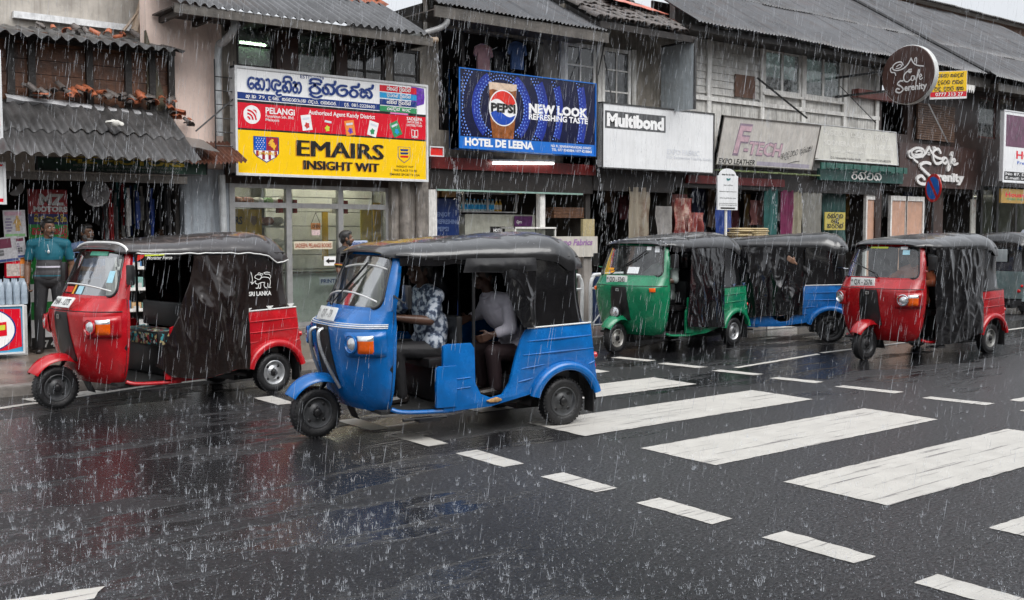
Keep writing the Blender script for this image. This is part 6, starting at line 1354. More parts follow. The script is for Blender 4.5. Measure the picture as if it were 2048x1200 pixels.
m = MB(); m.prism([S4(a, b_, .003) for a, b_ in [(.40, .08), (.47, .06), (.50, .09), (.54, .07), (.62, .05), (.60, .12), (.54, .13), (.46, .14)]], (0, .001, 0)); m.build('emblem', M('teal_print', (.02, .16, .17), .3, var=.1), t, smooth=0)
m = MB(); m.tube([(c.x, 12.945, .1), (c.x, 12.945, z0 + .3)], .026, 8); m.build('post', WFRAME, t)
# ------------------------------------------------------------------ goods and street furniture
def rng_mat(name, c, **k): return M(name, c, .4, var=.3, vs=14, **k)
HUES = [rng_mat('goods_black', (.015, .015, .017)), rng_mat('goods_white', (.45, .45, .44)), rng_mat('goods_teal', (.02, .13, .14)), rng_mat('goods_blue', (.015, .045, .22)), rng_mat('goods_red', (.26, .012, .014)), rng_mat('goods_grey', (.12, .12, .125)), rng_mat('goods_brown', (.10, .05, .025)), rng_mat('goods_yellow', (.42, .28, .02))]
HNAME = ['black', 'white', 'teal', 'blue', 'red', 'grey', 'brown', 'yellow']
def copies(o, n):
    out = [o]
    for _ in range(n - 1):
        c = o.copy(); col.objects.link(c); out.append(c)
    return out
# hanging hoses and straps in the accessory shop
for h, cnt in ((0, 14), (1, 7), (2, 5), (3, 6), (5, 8), (4, 3)):
    m = MB(); m.tube(crv([(0, 0, 0), (.012, .01, -.25), (-.01, 0, -.55), (0, 0, -.8)], 4), .022, 6); m.box((-.035, -.012, -.62), (.035, .012, -.18)); o = m.build('hanging_strap', HUES[h], None, smooth=40)
    for c in copies(o, cnt):
        c.location = (R.uniform(5.0, 6.05), R.uniform(15.45, 16.4), R.uniform(2.25, 2.42)); c.rotation_euler = (0, 0, R.uniform(0, 3)); c.scale = (1, 1, R.uniform(.6, 1.15))
        tag(c, f'{HNAME[h]} strap or hose hanging from the ceiling of the dark accessory shop', 'strap', f'{HNAME[h]} straps hanging in the accessory shop')
c = P(192, 386, 15.25)
m = MB(); m.lathe([(.0001, .03), (.05, .03), (.06, .0), (.16, .012), (.19, 0), (.19, -.02)], c, (0, -1, 0), 20)
for k in range(10): a = 2 * pi * k / 10; m.obox(c + Vector((.11 * cos(a), -.02, .11 * sin(a))), Vector((cos(a), 0, sin(a))) * .05, Vector((-sin(a), 0, cos(a))) * .014, Vector((0, .006, 0)))
item(m, 'wheel_cover', M('dull_silver_plastic', (.32, .32, .33), .3, .5, var=.3), 'silver spoked wheel cover hanging at the top of the accessory shop front', 'wheel cover', smooth=40)
c = P(30, 376, 15.0); m = MB(); m.lathe([(.0001, .02), (.10, .015), (.105, 0)], c, (0, -1, 0), 20, a0=0, a1=pi); item(m, 'half_disc', M('grey_rubber_disc', (.14, .14, .14), .5, var=.4), 'small grey half round disc hung above the posters at the left edge', 'disc')
c = P(364, 442, 15.8); m = MB(); m.obox(c + Vector((0, .02, 0)), (.26, 0, 0), (0, .008, 0), (0, 0, .30)); m.k = 1; m.lathe([(.15, .014), (.19, .014), (.19, 0)], c, (0, -1, 0), 28); m.lathe([(.04, .016), (.09, .016), (.09, 0)], c + Vector((-.02, 0, .02)), (0, -1, 0), 20); m.obox(c + Vector((0, -.014, 0)), Vector((.1, 0, -.12)), Vector((0, .003, 0)), Vector((.02, 0, .017))); item(m, 'round_poster', [M('dim_grey_poster', (.20, .20, .20), .5, var=.2), M('dim_red_print', (.24, .02, .03), .4, var=.2)], 'grey poster with a red round emblem inside the accessory shop', 'poster', smooth=0)
# posters at the left edge
for i, (x0, y0, x1, y1, tl, cs, lab) in enumerate(((6, 420, 52, 474, 2, (1, 7, 4), 'poster of a person in a yellow dress pinned at the left edge'), (-40, 476, 38, 525, 7, (3, 4, 5), 'dark violet newspaper poster with white script tilted at the left edge'), (32, 474, 52, 515, 6, (6, 4, 1), 'narrow brownish poster beside the tilted newspaper poster'))):
    a, c = P(x0, y0, 14.9 - .01 * i), P(x1, y1, 14.9 - .01 * i); ce = (a + c) / 2; wx, wz = (c.x - a.x) / 2, (a.z - c.z) / 2; an = radians(tl); e, g = Vector((cos(an), 0, sin(an))), Vector((-sin(an), 0, cos(an)))
    t = thing('poster', lab, 'poster', ce); m = MB(); m.obox(ce, e * wx, g * wz, Vector((0, .003, 0))); m.build('sheet', M('newsprint', (.40, .39, .41), .5, var=.25, vs=30), t, smooth=0)
    m = MB(); q = ce + Vector((0, -.005, 0))
    m.k = 0; m.obox(q - e * wx * .1 + g * wz * (.75 if i != 1 else .5), e * wx * .75, g * wz * (.14 if i != 1 else .38), Vector((0, .0008, 0)))
    m.k = 1
    if i == 0: m.prism([q + e * x * wx + g * y * wz for x, y in [(.05, -.55), (.45, -.55), (.42, -.1), (.62, -.25), (.5, .25), (.38, .35), (.40, .55), (.25, .62), (.12, .52), (.14, .34), (-.02, .22), (-.16, -.1), (.06, .05)]], (0, .0008, 0))
    else:
        for k in range(4): m.obox(q + e * wx * (-.5 + .5 * (k % 2)) - g * wz * (.1 + .25 * (k // 2)), e * wx * .2, g * wz * .1, Vector((0, .0008, 0)))
    m.k = 2
    for k in range(5): m.obox(q - e * wx * .55 + g * wz * (.35 - .22 * k), e * wx * (.22 + .1 * (k % 2)), g * wz * .05, Vector((0, .0008, 0)))
    m.k = 3; m.obox(q - g * wz * .86, e * wx * .9, g * wz * .10, Vector((0, .0008, 0)))
    m.build('print', [M('wine_print', (.13, .02, .05), .5, var=.3) if i else M('pale_pink_print', (.45, .28, .34), .5, var=.3), M('ochre_figure_print', (.42, .26, .08), .5, var=.4, vs=25) if i == 0 else HUES[5], M('violet_grey_print', (.16, .13, .22), .5, var=.4, vs=40), M('pale_green_print', (.18, .36, .16), .5, var=.2) if i == 0 else M('dull_navy_print', (.03, .05, .17), .5, var=.3)], t, smooth=0)
for i, (px, hue, lab) in enumerate(((25, 4, 'red and cream packet standing above the water bottles'), (46, 7, 'orange and white packet strip beside the red and cream packet'))):
    a = P(px, 555, 14.95); m = MB(); m.box((a.x - .085 + .04 * i, 14.9, a.z), (a.x + .085 - .04 * i, 15.0, a.z + .34)); m.k = 1; m.box((a.x - .08 + .04 * i, 14.897, a.z + .02), (a.x + .08 - .04 * i, 14.9, a.z + .18)); item(m, 'packet', [ORP if i else SRED, M('cream_print', (.5, .42, .38), .4, var=.4, vs=30)], lab, 'packet', smooth=0)
PET = M('pale_blue_bottle_plastic', (.42, .50, .58), .15, var=.2, vs=20, alpha=.75)
bm_ = MB(); bm_.lathe([(.0001, 0), (.04, 0), (.042, .02), (.040, .09), (.042, .10), (.040, .11), (.042, .19), (.030, .235), (.014, .26), (.014, .285), (.0001, .285)], (0, 0, 0), (0, 0, 1), 14); o = bm_.build('water_bottle', PET, None, smooth=40)
k = 0; base = P(25, 608, 14.75)
for c in copies(o, 12):
    c.location = (base.x - .19 + .092 * (k % 4) + .04, 14.68 + .09 * (k // 4), base.z); k += 1; c.scale = (1, 1, 1.15); tag(c, 'clear blue water bottle standing in the pack on the white crate at the left edge', 'bottle', 'water bottles in the pack at the left edge')
m = MB(); z_ = base.z; m.box((3.0, 14.6, .10), (3.74, 15.05, z_ - .01)); item(m, 'crate', M('white_plastic_crate', (.45, .45, .44), .4, var=.2), 'white crate carrying the pack of water bottles', 'crate', smooth=0, bevel=.012)
t, S, rt, up, W, H = sign('ice_cream_board', 'red, white and light blue product board standing on the ground at the left edge', 'signboard', (-95, 614), (50, 706), 14.35, .05, M('light_blue_board', (.06, .30, .50), .3, var=.15), SFRAME, .022)
m = MB(); c = S(.52, .52, .003)
def blob(fr): return [S(.5 + .46 * fr * cos(a) * (1.05), .5 + .50 * fr * sin(a) * (.96 + .1 * cos(a)), .003) for a in [2 * pi * k / 40 for k in range(40)]]
m.prism([S(.03, .05, .003), S(.95, .09, .003), S(.96, .86, .003), S(.75, .92, .003), S(.03, .95, .003)], (0, .001, 0)); m.k = 2; m.prism([p + Vector((0, -.003, 0)) for p in [S(.48 + .40 * cos(a), .5 + .43 * sin(a), .003) for a in [2 * pi * k / 40 for k in range(40)]]], (0, .001, 0)); m.k = 1; m.prism([p + Vector((0, -.006, 0)) for p in [S(.47 + .385 * cos(a), .5 + .41 * sin(a), .003) for a in [2 * pi * k / 40 for k in range(40)]]], (0, .001, 0))
m.k = 0; m.prism([S(.55, .36, .012), S(.74, .34, .012), S(.745, .62, .012), S(.55, .64, .012)], (0, .001, 0)); m.k = 3; m.prism([S(.57, .42, .015), S(.72, .40, .015), S(.72, .50, .015), S(.57, .52, .015)], (0, .001, 0)); m.build('print', [SRED, WPRINT, NAVY, YELST], t, smooth=0)
# display rack seen through the parked red three-wheeler
t = thing('display_rack', 'white wire display rack of small boxes behind the parked red three-wheeler', 'rack', (5.15, 14.4, .1))
m = MB()
for z in (.35, .62, .90, 1.18, 1.42): m.box((4.75, 14.25, z), (5.75, 14.6, z + .02)); m.box((4.75, 14.22, z + .01), (5.75, 14.245, z + .05))
m.build('shelf', WFRAME, t, smooth=0); m = MB()
for x in (4.74, 5.74): m.box((x, 14.22, .1), (x + .03, 14.6, 1.55))
m.build('upright', WFRAME, t, smooth=0)
BX = [M('magenta_box', (.42, .08, .26), .4, var=.3, vs=20), HUES[1], M('blue_box', (.05, .16, .34), .4, var=.3, vs=20), HUES[5], CARD, HUES[0], M('mint_box', (.22, .40, .36), .4, var=.3)]
BN = ['magenta', 'white', 'blue', 'grey', 'brown', 'black', 'mint']
for zi, z in enumerate((.37, .64, .92, 1.20)):
    x = 4.82
    while x < 5.62:
        wd_ = R.uniform(.12, .22); h = R.uniform(.09, .17); q = R.randrange(7); m = MB(); m.box((x, 14.28, z), (x + wd_, 14.5, z + h)); m.k = 1; m.box((x + .02, 14.278, z + .02), (x + wd_ - .02, 14.28, z + h * .55)); item(m, 'small_box', [BX[q], HUES[1] if q != 1 else HUES[2]], f'small {BN[q]} box on the white display rack behind the parked red three-wheeler', 'box', f'{BN[q]} boxes on the display rack', smooth=0, bevel=.004); x += wd_ + R.uniform(.01, .03)
# printing shop: counter, notices, wrapped goods, lamps
m = MB(); m.box((7.98, 15.9, .14), (9.0, 16.5, 1.0)); m.k = 1; m.box((7.92, 15.84, 1.0), (9.05, 16.55, 1.05)); item(m, 'counter', [M('grey_white_counter', (.40, .43, .42), .35, var=.1), M('dark_counter_top', (.05, .035, .025), .3, var=.3)], 'grey white counter with dark top behind the printing shop glass', 'counter', smooth=0, bevel=.006)
for (x0, y0, x1, y1, Y, pm, inkm, s, lab, wdt) in ((588, 483, 665, 498, 15.27, M('cream_notice', (.58, .52, .40), .4, var=.08), M('brown_red_ink', (.30, .05, .02), .4, var=.05), 'SADEEPA PELANGI BOOKS', 'long cream notice reading of books stuck on the glass door', .94), (622, 446, 641, 459, 15.27, M('brown_notice', (.30, .13, .04), .5, var=.2), SBLK, 'OPEN', 'small brown open notice hanging in the glass door', .8), (639, 555, 690, 568, 15.7, M('pale_lilac_notice', (.50, .52, .62), .4, var=.08), NAVY, 'PRINTING', 'pale printing notice on the front of the counter', .9), (690, 481, 735, 495, 15.27, M('pale_blue_notice', (.45, .52, .66), .4, var=.08), NAVY, 'HOT NEWSPAPERS', 'pale blue notice on the glass beside the man in the black shirt', .92)):
    t, S, rt, up, W, H = sign('notice', lab, 'notice', (x0, y0), (x1, y1), Y, .006, pm, None); m = MB(); T(m, S, rt, up, H, W, s, .5 - wdt / 2, .5 + wdt / 2, .78, .25, .02); m.build('lettering', inkm, t, smooth=0)
    if s == 'OPEN':
        m = MB(); m.tube([S(.05, 0), S(.5, -1.6)], .004, 4); m.tube([S(.95, 0), S(.5, -1.6)], .004, 4); m.build('string', DARKM, t, smooth=0); band(S, .05, .95, 1.08, 1.9).build('small_card', M('pink_card', (.55, .42, .42), .5, var=.4, vs=40), t, smooth=0)
t, S, rt, up, W, H = sign('notice', 'white notice with a black arrow pointing left inside the glass door', 'notice', (648, 513), (672, 531), 15.27, .006, WPRINT, None); poly(S, [(.12, .5), (.42, .2), (.42, .38), (.88, .38), (.88, .62), (.42, .62), (.42, .8)]).build('arrow', SBLK, t, smooth=0)
t, S, rt, up, W, H = sign('yellow_poster', 'dim yellow poster with black letters behind the left pane of the printing shop', 'poster', (466, 418), (524, 472), 15.9, .006, M('dim_yellow_poster', (.40, .25, .02), .5, var=.3), None); m = MB(); T(m, S, rt, up, H, W, 'EMAIRS', -.5, .32, .55, .28, .04); m.k = 1; m.prism(shield(.62, .82, .25, .62, .004), (0, .001, 0)); m.build('print', [SBLK, M('dim_brown_print', (.16, .08, .03), .5, var=.3)], t, smooth=0)
for x0, x1, y0, y1, Y, lab in ((645, 657, 424, 520, 16.6, 'narrow yellow upright panel on the white slat wall'), (722, 744, 420, 500, 16.2, 'pale yellow panel leaning behind the right hand glass'), (747, 772, 405, 520, 15.75, 'deep yellow panel at the right end of the printing shop')):
    a, c = P(x0, y0, Y), P(x1, y1, Y); m = MB(); m.box((a.x, Y, c.z), (c.x, Y + .03, a.z)); item(m, 'yellow_board', M('yellow_board_' + str(x0), (.50, .40, .03) if x0 == 722 else (.48, .30, .01), .4, var=.15), lab, 'board', smooth=0)
WRAP = M('clear_wrapped_goods', (.60, .60, .57), .2, var=.55, vs=16, bump=.6, bs=16); WRAPR = M('reddish_wrapped_goods', (.45, .22, .18), .2, var=.7, vs=18, bump=.6, bs=16); WRAPG = M('green_wrapped_goods', (.16, .34, .12), .2, var=.5, vs=16, bump=.5, bs=16)
def pouch(mt, nm, lab, cat, pos, sc, grp=None):
    m = MB(); m.ball((0, 0, 0), 1, 14, 10)
    m.v = [tuple(Vector(v) * (1 + .25 * noise.noise(Vector(v) * 1.6 + Vector(pos)))) for v in m.v]
    o = item(m, nm, mt, lab, cat, grp, smooth=60); o.location = pos; o.scale = sc; return o
for sh_z in (1.42, 1.78, 2.1):
    m = MB(); m.box((6.95, 16.0, sh_z - .02), (8.15, 16.5, sh_z)); item(m, 'glass_shelf', ALU, f'{("lowest", "middle", "topmost")[int((sh_z - 1.4) / .33)]} shelf of wrapped goods in the left window of the printing shop', 'shelf', smooth=0)
    for k in range(5):
        mt, nm = ((WRAPR, 'reddish'), (WRAP, 'clear'), (WRAPG, 'green'), (WRAP, 'clear'), (WRAPR, 'reddish'))[(k + int(sh_z * 7)) % 5]; pouch(mt, 'wrapped_bundle', f'{nm} plastic wrapped bundle on the shelves of the printing shop', 'bundle', (7.35 + .17 * k, 16.15, sh_z + .085), (.12, .12, .075), f'{nm} bundles on the shelves')
for k in range(7):
    m = MB(); x = 8.0 + k * .085 + (.7 if k > 3 else 0); m.box((x, 16.0, 2.0), (x + .07, 16.12, 2.22 + .05 * (k % 3))); item(m, 'file_box', HUES[1] if k % 3 else HUES[4], ('white' if k % 3 else 'red') + ' upright file box above the glass door of the printing shop', 'file box', ('white' if k % 3 else 'red') + ' file boxes', smooth=0)
def tube_light(p0, p1, r, lab, em=9):
    t = thing('fluorescent_lamp', lab, 'lamp', p0); m = MB(); m.tube([p0, p1], r, 8); m.build('tube', TUBEL if em > 8 else M('weak_fluorescent_tube', (1.0, 1.0, .97), .4, var=0, emit=em), t); d = Vector((0, 0, r + .012)); m = MB(); a, b_ = Vector(p0) + d, Vector(p1) + d; m.obox((a + b_) / 2 + Vector((0, .01, .018)), (b_ - a) / 2 * 1.03, (0, .03, 0), (0, 0, .016)); m.build('fitting', WFRAME, t, smooth=0); return t  # low em picks a weaker tube emission, so the beam stays dark
tube_light((7.3, 16.2, 2.62), (8.5, 16.2, 2.62), .016, 'lit fluorescent lamp on the ceiling of the printing shop at left'); tube_light((8.8, 16.3, 2.62), (10.0, 16.3, 2.62), .016, 'lit fluorescent lamp on the ceiling of the printing shop at right')
a = P(480, 85, 16.5); tube_light((a.x, 16.5, a.z), (a.x + .45, 16.5, a.z), .016, 'lit fluorescent lamp in the upper room behind the left green window')
# hotel goods
a, c = P(986, 324, 15.12), P(1107, 327, 15.12); tube_light((a.x, 15.12, a.z - .02), (c.x, 15.12, c.z), .021, 'bright double fluorescent lamp under the red beam of the eating house', 4)
tube_light((11.0, 16.4, 2.6), (12.2, 16.4, 2.6), .016, 'lit fluorescent lamp inside the drinks counter of the eating house')
t, S, rt, up, W, H = sign('red_board', 'small bright red board between the large printing sign and the deep blue sign', 'panel', (858, 292), (887, 314), 15.0, .04, M('bright_red_panel', (.62, .02, .015), .3, var=.1), SFRAME, .02)  # plain bright red sheet without emission
t = thing('drinks_shelf', 'aluminium wall shelf with rows of drinks bottles in the eating house', 'shelf', (11.0, 15.9, 1.7)); x0, x1 = P(916, 400, 15.9).x, P(1024, 400, 15.9).x
m = MB()
for y in (386, 423): z = P(970, y, 15.9).z; m.box((x0, 15.75, z - .02), (x1, 16.1, z))
m.build('board', ALU, t, smooth=0); m = MB()
for x in (x0, (x0 + x1) / 2 - .08, x1 - .03): m.box((x, 15.74, P(970, 423, 15.9).z), (x + .03, 15.77, P(970, 376, 15.9).z))
m.build('upright', ALU, t, smooth=0)
def bottle_proto(mt, cap): 
    m = MB(); m.lathe([(.0001, 0), (.034, 0), (.035, .10), (.033, .14), (.014, .185), (.013, .21), (.0001, .21)], (0, 0, 0), (0, 0, 1), 10); m.k = 1; m.lathe([(.0352, .04), (.0356, .05), (.0356, .12), (.0352, .125)], (0, 0, 0), (0, 0, 1), 10); m.lathe([(.015, .205), (.015, .225), (.0001, .226)], (0, 0, 0), (0, 0, 1), 8); return m.build('drink_bottle', [mt, cap], None, smooth=40)
zb1, zb2 = P(970, 423, 15.9).z, P(970, 386, 15.9).z; DG = M('dark_drink', (.03, .015, .01), .1, var=.2); i = 0
for c in copies(bottle_proto(M('clear_drink', (.42, .50, .52), .1, var=.2), CYP), 9): c.location = (x0 + .08 + i * .085, 15.85, zb1); i += 1; tag(c, 'clear bottle with light blue label on the lower board of the drinks shelf', 'bottle', 'light blue bottles on the drinks shelf')
i = 0
for c in copies(bottle_proto(DG, M('red_label', (.40, .03, .02), .4, var=.1)), 8): c.location = (x0 + .07 + i * .085, 15.85, zb2); i += 1; tag(c, 'dark bottle with red label on the upper board of the drinks shelf', 'bottle', 'dark bottles on the drinks shelf')
i = 0
for c in copies(bottle_proto(M('yellow_drink', (.48, .30, .05), .1, var=.3), M('white_label', (.5, .5, .48), .4, var=.1)), 8): c.location = (x0 + .85 + i * .085, 15.85, zb2 if i > 1 else zb1); i += 1; tag(c, 'yellow drink bottle with white label on the drinks shelf', 'bottle', 'yellow bottles on the drinks shelf')
a, c = P(864, 396, 15.6), P(919, 520, 15.6); t = thing('drinks_fridge', 'dark blue drinks cooler with white slogan beside the drinks shelf', 'cooler', (a.x, 15.6, .14)); m = MB(); m.box((a.x, 15.6, .14), (c.x, 16.1, a.z)); m.build('body', M('dark_blue_cooler', (.006, .022, .10), .3, var=.2), t, smooth=0, bevel=.02)
m = MB()
for i, s in enumerate(('ENJOY', 'REFRESHING', 'PEPSI')): put_text(m, s, Vector((a.x + .10, 15.597, a.z - .32 - .13 * i)), (1, 0, 0), (0, 0, 1), .075, (c.x - a.x) * (.5, .8, .42)[i], .03)
m.build('lettering', M('dim_blue_white_print', (.10, .14, .26), .4, var=.1), t, smooth=0)
for i, (px, py, w_, h_, lab) in enumerate(((858, 394, .42, .17, 'cardboard carton on the cooler at the left'), (898, 394, .30, .16, 'open cardboard carton beside the other carton on the cooler'))):
    q = P(px, py, 15.62); m = MB(); m.box((q.x - w_ / 2, 15.62, q.z), (q.x + w_ / 2, 15.95, q.z + h_)); m.prism([(q.x - w_ / 2, 15.61, q.z + h_ + .003), (q.x - w_ / 2 - .02, 15.5, q.z + h_ + .05), (q.x + w_ / 2, 15.5, q.z + h_ + .06), (q.x + w_ / 2, 15.61, q.z + h_ + .003)], (0, 0, .006)); item(m, 'carton', CARD, lab, 'carton', smooth=0)
q = P(850, 410, 15.7); m = MB(); m.box((q.x - .1, 15.7, q.z - .12), (q.x + .13, 15.9, q.z + .09)); item(m, 'blue_case', SBLU, 'bright blue case on the counter left of the dark blue cooler', 'case', smooth=0, bevel=.015)
m = MB(); q, q2 = P(930, 428, 15.8), P(1070, 520, 15.8); m.box((q.x, 15.8, .14), (q2.x, 16.0, q.z)); item(m, 'counter', M('pale_tiled_counter', (.40, .40, .34), .35, var=.2, vs=8, streak=.2), 'pale counter under the drinks shelf of the eating house', 'counter', smooth=0)
t, S, rt, up, W, H = sign('hotel_notice', 'small dark board with white letters on the counter of the eating house', 'notice', (981, 453), (1010, 468), 15.5, .02, SBLK, None); m = MB(); T(m, S, rt, up, H, W, 'HOTEL', .2, .8, .7, .3, .03); m.build('lettering', WPRINT, t, smooth=0)
t, S, rt, up, W, H = sign('purple_poster', 'small purple poster beside the counter of the eating house', 'poster', (1029, 432), (1065, 453), 15.75, .01, M('dark_purple_poster', (.09, .018, .10), .4, var=.5, vs=12), None); m = MB(); T(m, S, rt, up, H, W, 'Gyro', .1, .4, .7, .4, .02, .004, .2); m.build('lettering', WPRINT, t, smooth=0)
a, c = P(1016, 454, 15.2), P(1098, 500, 15.2); t = thing('glass_showcase', 'white framed glass showcase in front of the eating house counter', 'showcase', (a.x, 15.0, .14)); m = MB()
for x in (a.x, c.x - .03): m.box((x, 15.0, .14), (x + .03, 15.03, a.z)); m.box((x, 15.4, .14), (x + .03, 15.43, a.z))
m.box((a.x, 14.99, a.z - .03), (c.x, 15.44, a.z)); m.box((a.x, 14.99, .6), (c.x, 15.44, .63)); m.build('frame', WFRAME, t, smooth=0); m = MB(); m.box((a.x + .03, 15.01, .63), (c.x - .03, 15.015, a.z - .03)); m.build('pane', SHOPG, t, smooth=0)
WICK = M('brown_wicker', (.13, .06, .03), .5, var=.5, vs=30, bump=.6, bs=40)
a, c = P(1105, 414, 15.5), P(1165, 436, 15.5); m = MB()
for k in range(7): z = c.z + (a.z - c.z) * k / 7; m.box((a.x, 15.45 + .006 * (k % 2), z), (c.x, 15.75, z + (a.z - c.z) / 7 - .006))
item(m, 'wicker_chest', WICK, 'brown woven chest stacked in the right bay of the eating house', 'chest', smooth=0, bevel=.006)
a, c = P(1163, 438, 15.1), P(1186, 478, 15.1); m = MB(); m.box((a.x, 15.06, c.z), (c.x, 15.12, a.z)); item(m, 'woven_panel', M('yellow_woven_panel', (.36, .30, .16), .5, var=.3, vs=40, bump=.4, bs=60), 'yellowish woven panel standing above the cream fabrics sign', 'panel', smooth=0)
t, S, rt, up, W, H = sign('fabrics_sign', 'cream rounded fabrics sign on a concrete post behind the blue three-wheeler', 'signboard', (1090, 473), (1195, 513), 12.7, .04, M('cream_sign', (.50, .47, .42), .4, var=.1, streak=.25), None)
m = MB(); T(m, S, rt, up, H, W, 'Expo Fabrics', .22, .90, .42, .14, .035, .004, .25); m.build('lettering', M('dusty_violet_print', (.30, .16, .34), .4, var=.15), t, smooth=0); m = MB(); x_ = P(1176, 520, 12.75).x; m.box((x_ - .09, 12.75, .1), (x_ + .09, 12.9, S(0, 1).z + .05)); m.build('post', CONC, t, smooth=0, bevel=.01)
# washing on the hotel balcony
def cloth(px0, py0, px1, py1, Y, mt, lab, cat, sd_, amp=.05, nm='hanging_cloth', grp=None):
    a, c = P(px0, py0, Y), P(px1, py1, Y); m = MB()
    m.shell(lambda u, v: Vector((a.x + (c.x - a.x) * (u + .04 * v * noise.noise(Vector((u * 3, v * 2, sd_)))), Y + amp * sin(u * (c.x - a.x) * 26 + 2 * noise.noise(Vector((u * 3, v, sd_)))) * (.4 + .6 * v) + amp * noise.noise(Vector((u * 4, v * 3, sd_ + 9))), a.z + (c.z - a.z) * v * (1 + .05 * noise.noise(Vector((u * 5, 1, sd_)))))), 40, 20, (0, .006, 0)); return item(m, nm, mt, lab, cat, grp, smooth=60)
def shirt(px, py, Y, s, mt, lab):
    c = P(px, py, Y); m = MB(); pts = [(-.10, .34), (.10, .34), (.26, .26), (.36, .02), (.26, -.04), (.19, .12), (.20, -.42), (-.20, -.42), (-.19, .12), (-.26, -.04), (-.36, .02), (-.26, .26)]
    m.prism([c + Vector((a * s, .02 * sin(a * 20), b_ * s)) for a, b_ in pts], (0, .05, 0)); return item(m, 'washing', mt, lab, 'shirt', smooth=40, bevel=.012)
shirt(968, 112, 15.2, .62, M('dusty_pink_cloth', (.36, .20, .20), .7, var=.3), 'dusty pink garment hanging on the hotel balcony'); shirt(1036, 108, 15.2, .66, M('faded_blue_cloth', (.045, .09, .20), .7, var=.3), 'faded blue garment hanging on the hotel balcony'); shirt(1000, 118, 15.4, .6, HUES[0], 'black garment hanging between the pink and blue ones on the balcony')
# fabrics
def pat(nm, c, c2): return M(nm, c, .6, var=.0, blot=.9, streak_col=c2)
cloth(1258, 374, 1298, 520, 15.25, pat('beige_print_fabric', (.24, .21, .16), (.15, .10, .07)), 'long beige printed fabric hanging in the fabric shop front', 'fabric', 1)
cloth(1312, 412, 1342, 520, 15.2, pat('grey_print_fabric', (.21, .20, .19), (.12, .115, .11)), 'shorter grey printed fabric hanging beside the long beige one', 'fabric', 2)
cloth(1345, 388, 1372, 500, 15.45, pat('dark_red_print_fabric', (.12, .03, .025), (.03, .015, .015)), 'dark red printed fabric hanging behind the bright red bundle', 'fabric', 3)
cloth(1530, 378, 1552, 560, 15.25, M('teal_fabric', (.010, .075, .07), .5, var=.3), 'teal fabric hanging under the leaning cream signboard', 'fabric', 4); cloth(1562, 380, 1583, 560, 15.25, M('magenta_fabric', (.13, .010, .055), .5, var=.25), 'magenta fabric hanging beside the teal one', 'fabric', 5); cloth(1584, 380, 1600, 560, 15.27, M('cream_fabric', (.27, .245, .18), .5, var=.2), 'narrow cream fabric hanging beside the magenta one', 'fabric', 6); cloth(1606, 384, 1642, 560, 15.27, M('grey_beige_fabric', (.16, .157, .14), .5, var=.25), 'broad grey beige fabric hanging right of the cream one', 'fabric', 7)
cloth(1645, 385, 1690, 500, 15.5, M('deep_green_fabric', (.012, .05, .045), .5, var=.3), 'deep green fabric hanging behind the yellow notice', 'fabric', 8); cloth(1432, 412, 1462, 520, 15.4, M('royal_blue_fabric', (.012, .04, .20), .5, var=.3), 'royal blue fabric hanging behind the white notice post', 'fabric', 9); cloth(1500, 400, 1528, 450, 15.5, pat('maroon_print_fabric', (.10, .03, .03), (.25, .12, .08)), 'maroon flowered fabric hanging above the beige folded stack', 'fabric', 10)
MUT = [('brown', (.10, .06, .04)), ('olive', (.09, .09, .05)), ('grey', (.13, .13, .13)), ('maroon', (.11, .02, .03)), ('navy', (.02, .03, .09)), ('white', (.34, .34, .33)), ('ochre', (.24, .15, .04))]
for k in range(22):
    nm_, c_ = MUT[(k * 3) % 7]; px = 1212 + k * 30 + R.uniform(-9, 9); wd_ = R.uniform(12, 26); Yc = R.uniform(15.7, 16.6); hh_ = R.uniform(25, 75)
    cloth(px, 382 + R.uniform(-8, 8), px + wd_, 400 + hh_, Yc, pat('muted_' + nm_ + '_cloth', c_, tuple(x * .35 for x in c_)), f'muted {nm_} cloth hanging in the shadow deep inside the fabric shops', 'cloth', 30 + k, .04, 'shop_cloth', f'muted {nm_} cloths deep inside the fabric shops')
BEI = M('beige_folded_cloth', (.44, .35, .20), .7, var=.2, vs=9, bump=.3, bs=20); REDF = pat('red_flowered_cloth', (.20, .035, .03), (.42, .30, .24))
fo = MB(); fo.ball((0, 0, 0), 1, 18, 8); fo.v = [(math.copysign(abs(v[0]) ** .4, v[0]), math.copysign(abs(v[1]) ** .5, v[1]), math.copysign(abs(v[2]) ** .7, v[2])) for v in fo.v]; src = fo.build('folded_cloth', BEI, None, smooth=60); k = 0
for c in copies(src, 14):
    q = P(1480 if k < 7 else 1513, 478, 15.1); c.location = (q.x + R.uniform(-.02, .02), 15.1 + R.uniform(-.03, .03), q.z + .045 * (k % 7) - .05); c.scale = (.27, .2, .026); k += 1; tag(c, 'folded beige cloth in the stack behind the white notice post', 'folded cloth', 'beige folded cloths')
cloth(1352, 396, 1384, 500, 15.22, REDF, 'red flowered fabric hanging over the bundle in the fabric shop', 'fabric', 11, .08); cloth(1378, 425, 1404, 500, 15.12, REDF, 'shorter red flowered fabric hanging in front of the longer one', 'fabric', 12, .08)
src2 = src.copy(); src2.data = src.data.copy(); src2.data.materials[0] = REDF; col.objects.link(src2); k = 0
for c in copies(src2, 6):
    q = P(1384, 486, 14.98); c.location = (q.x + R.uniform(-.12, .10), 14.98 + R.uniform(-.04, .04), q.z + .05 * k - .08); c.scale = (R.uniform(.22, .34), .2, R.uniform(.024, .036)); c.rotation_euler = (0, R.uniform(-.08, .08), R.uniform(-.2, .2)); k += 1; tag(c, 'red flowered folded cloth at the foot of the hanging red fabrics', 'folded cloth', 'red flowered folded cloths')
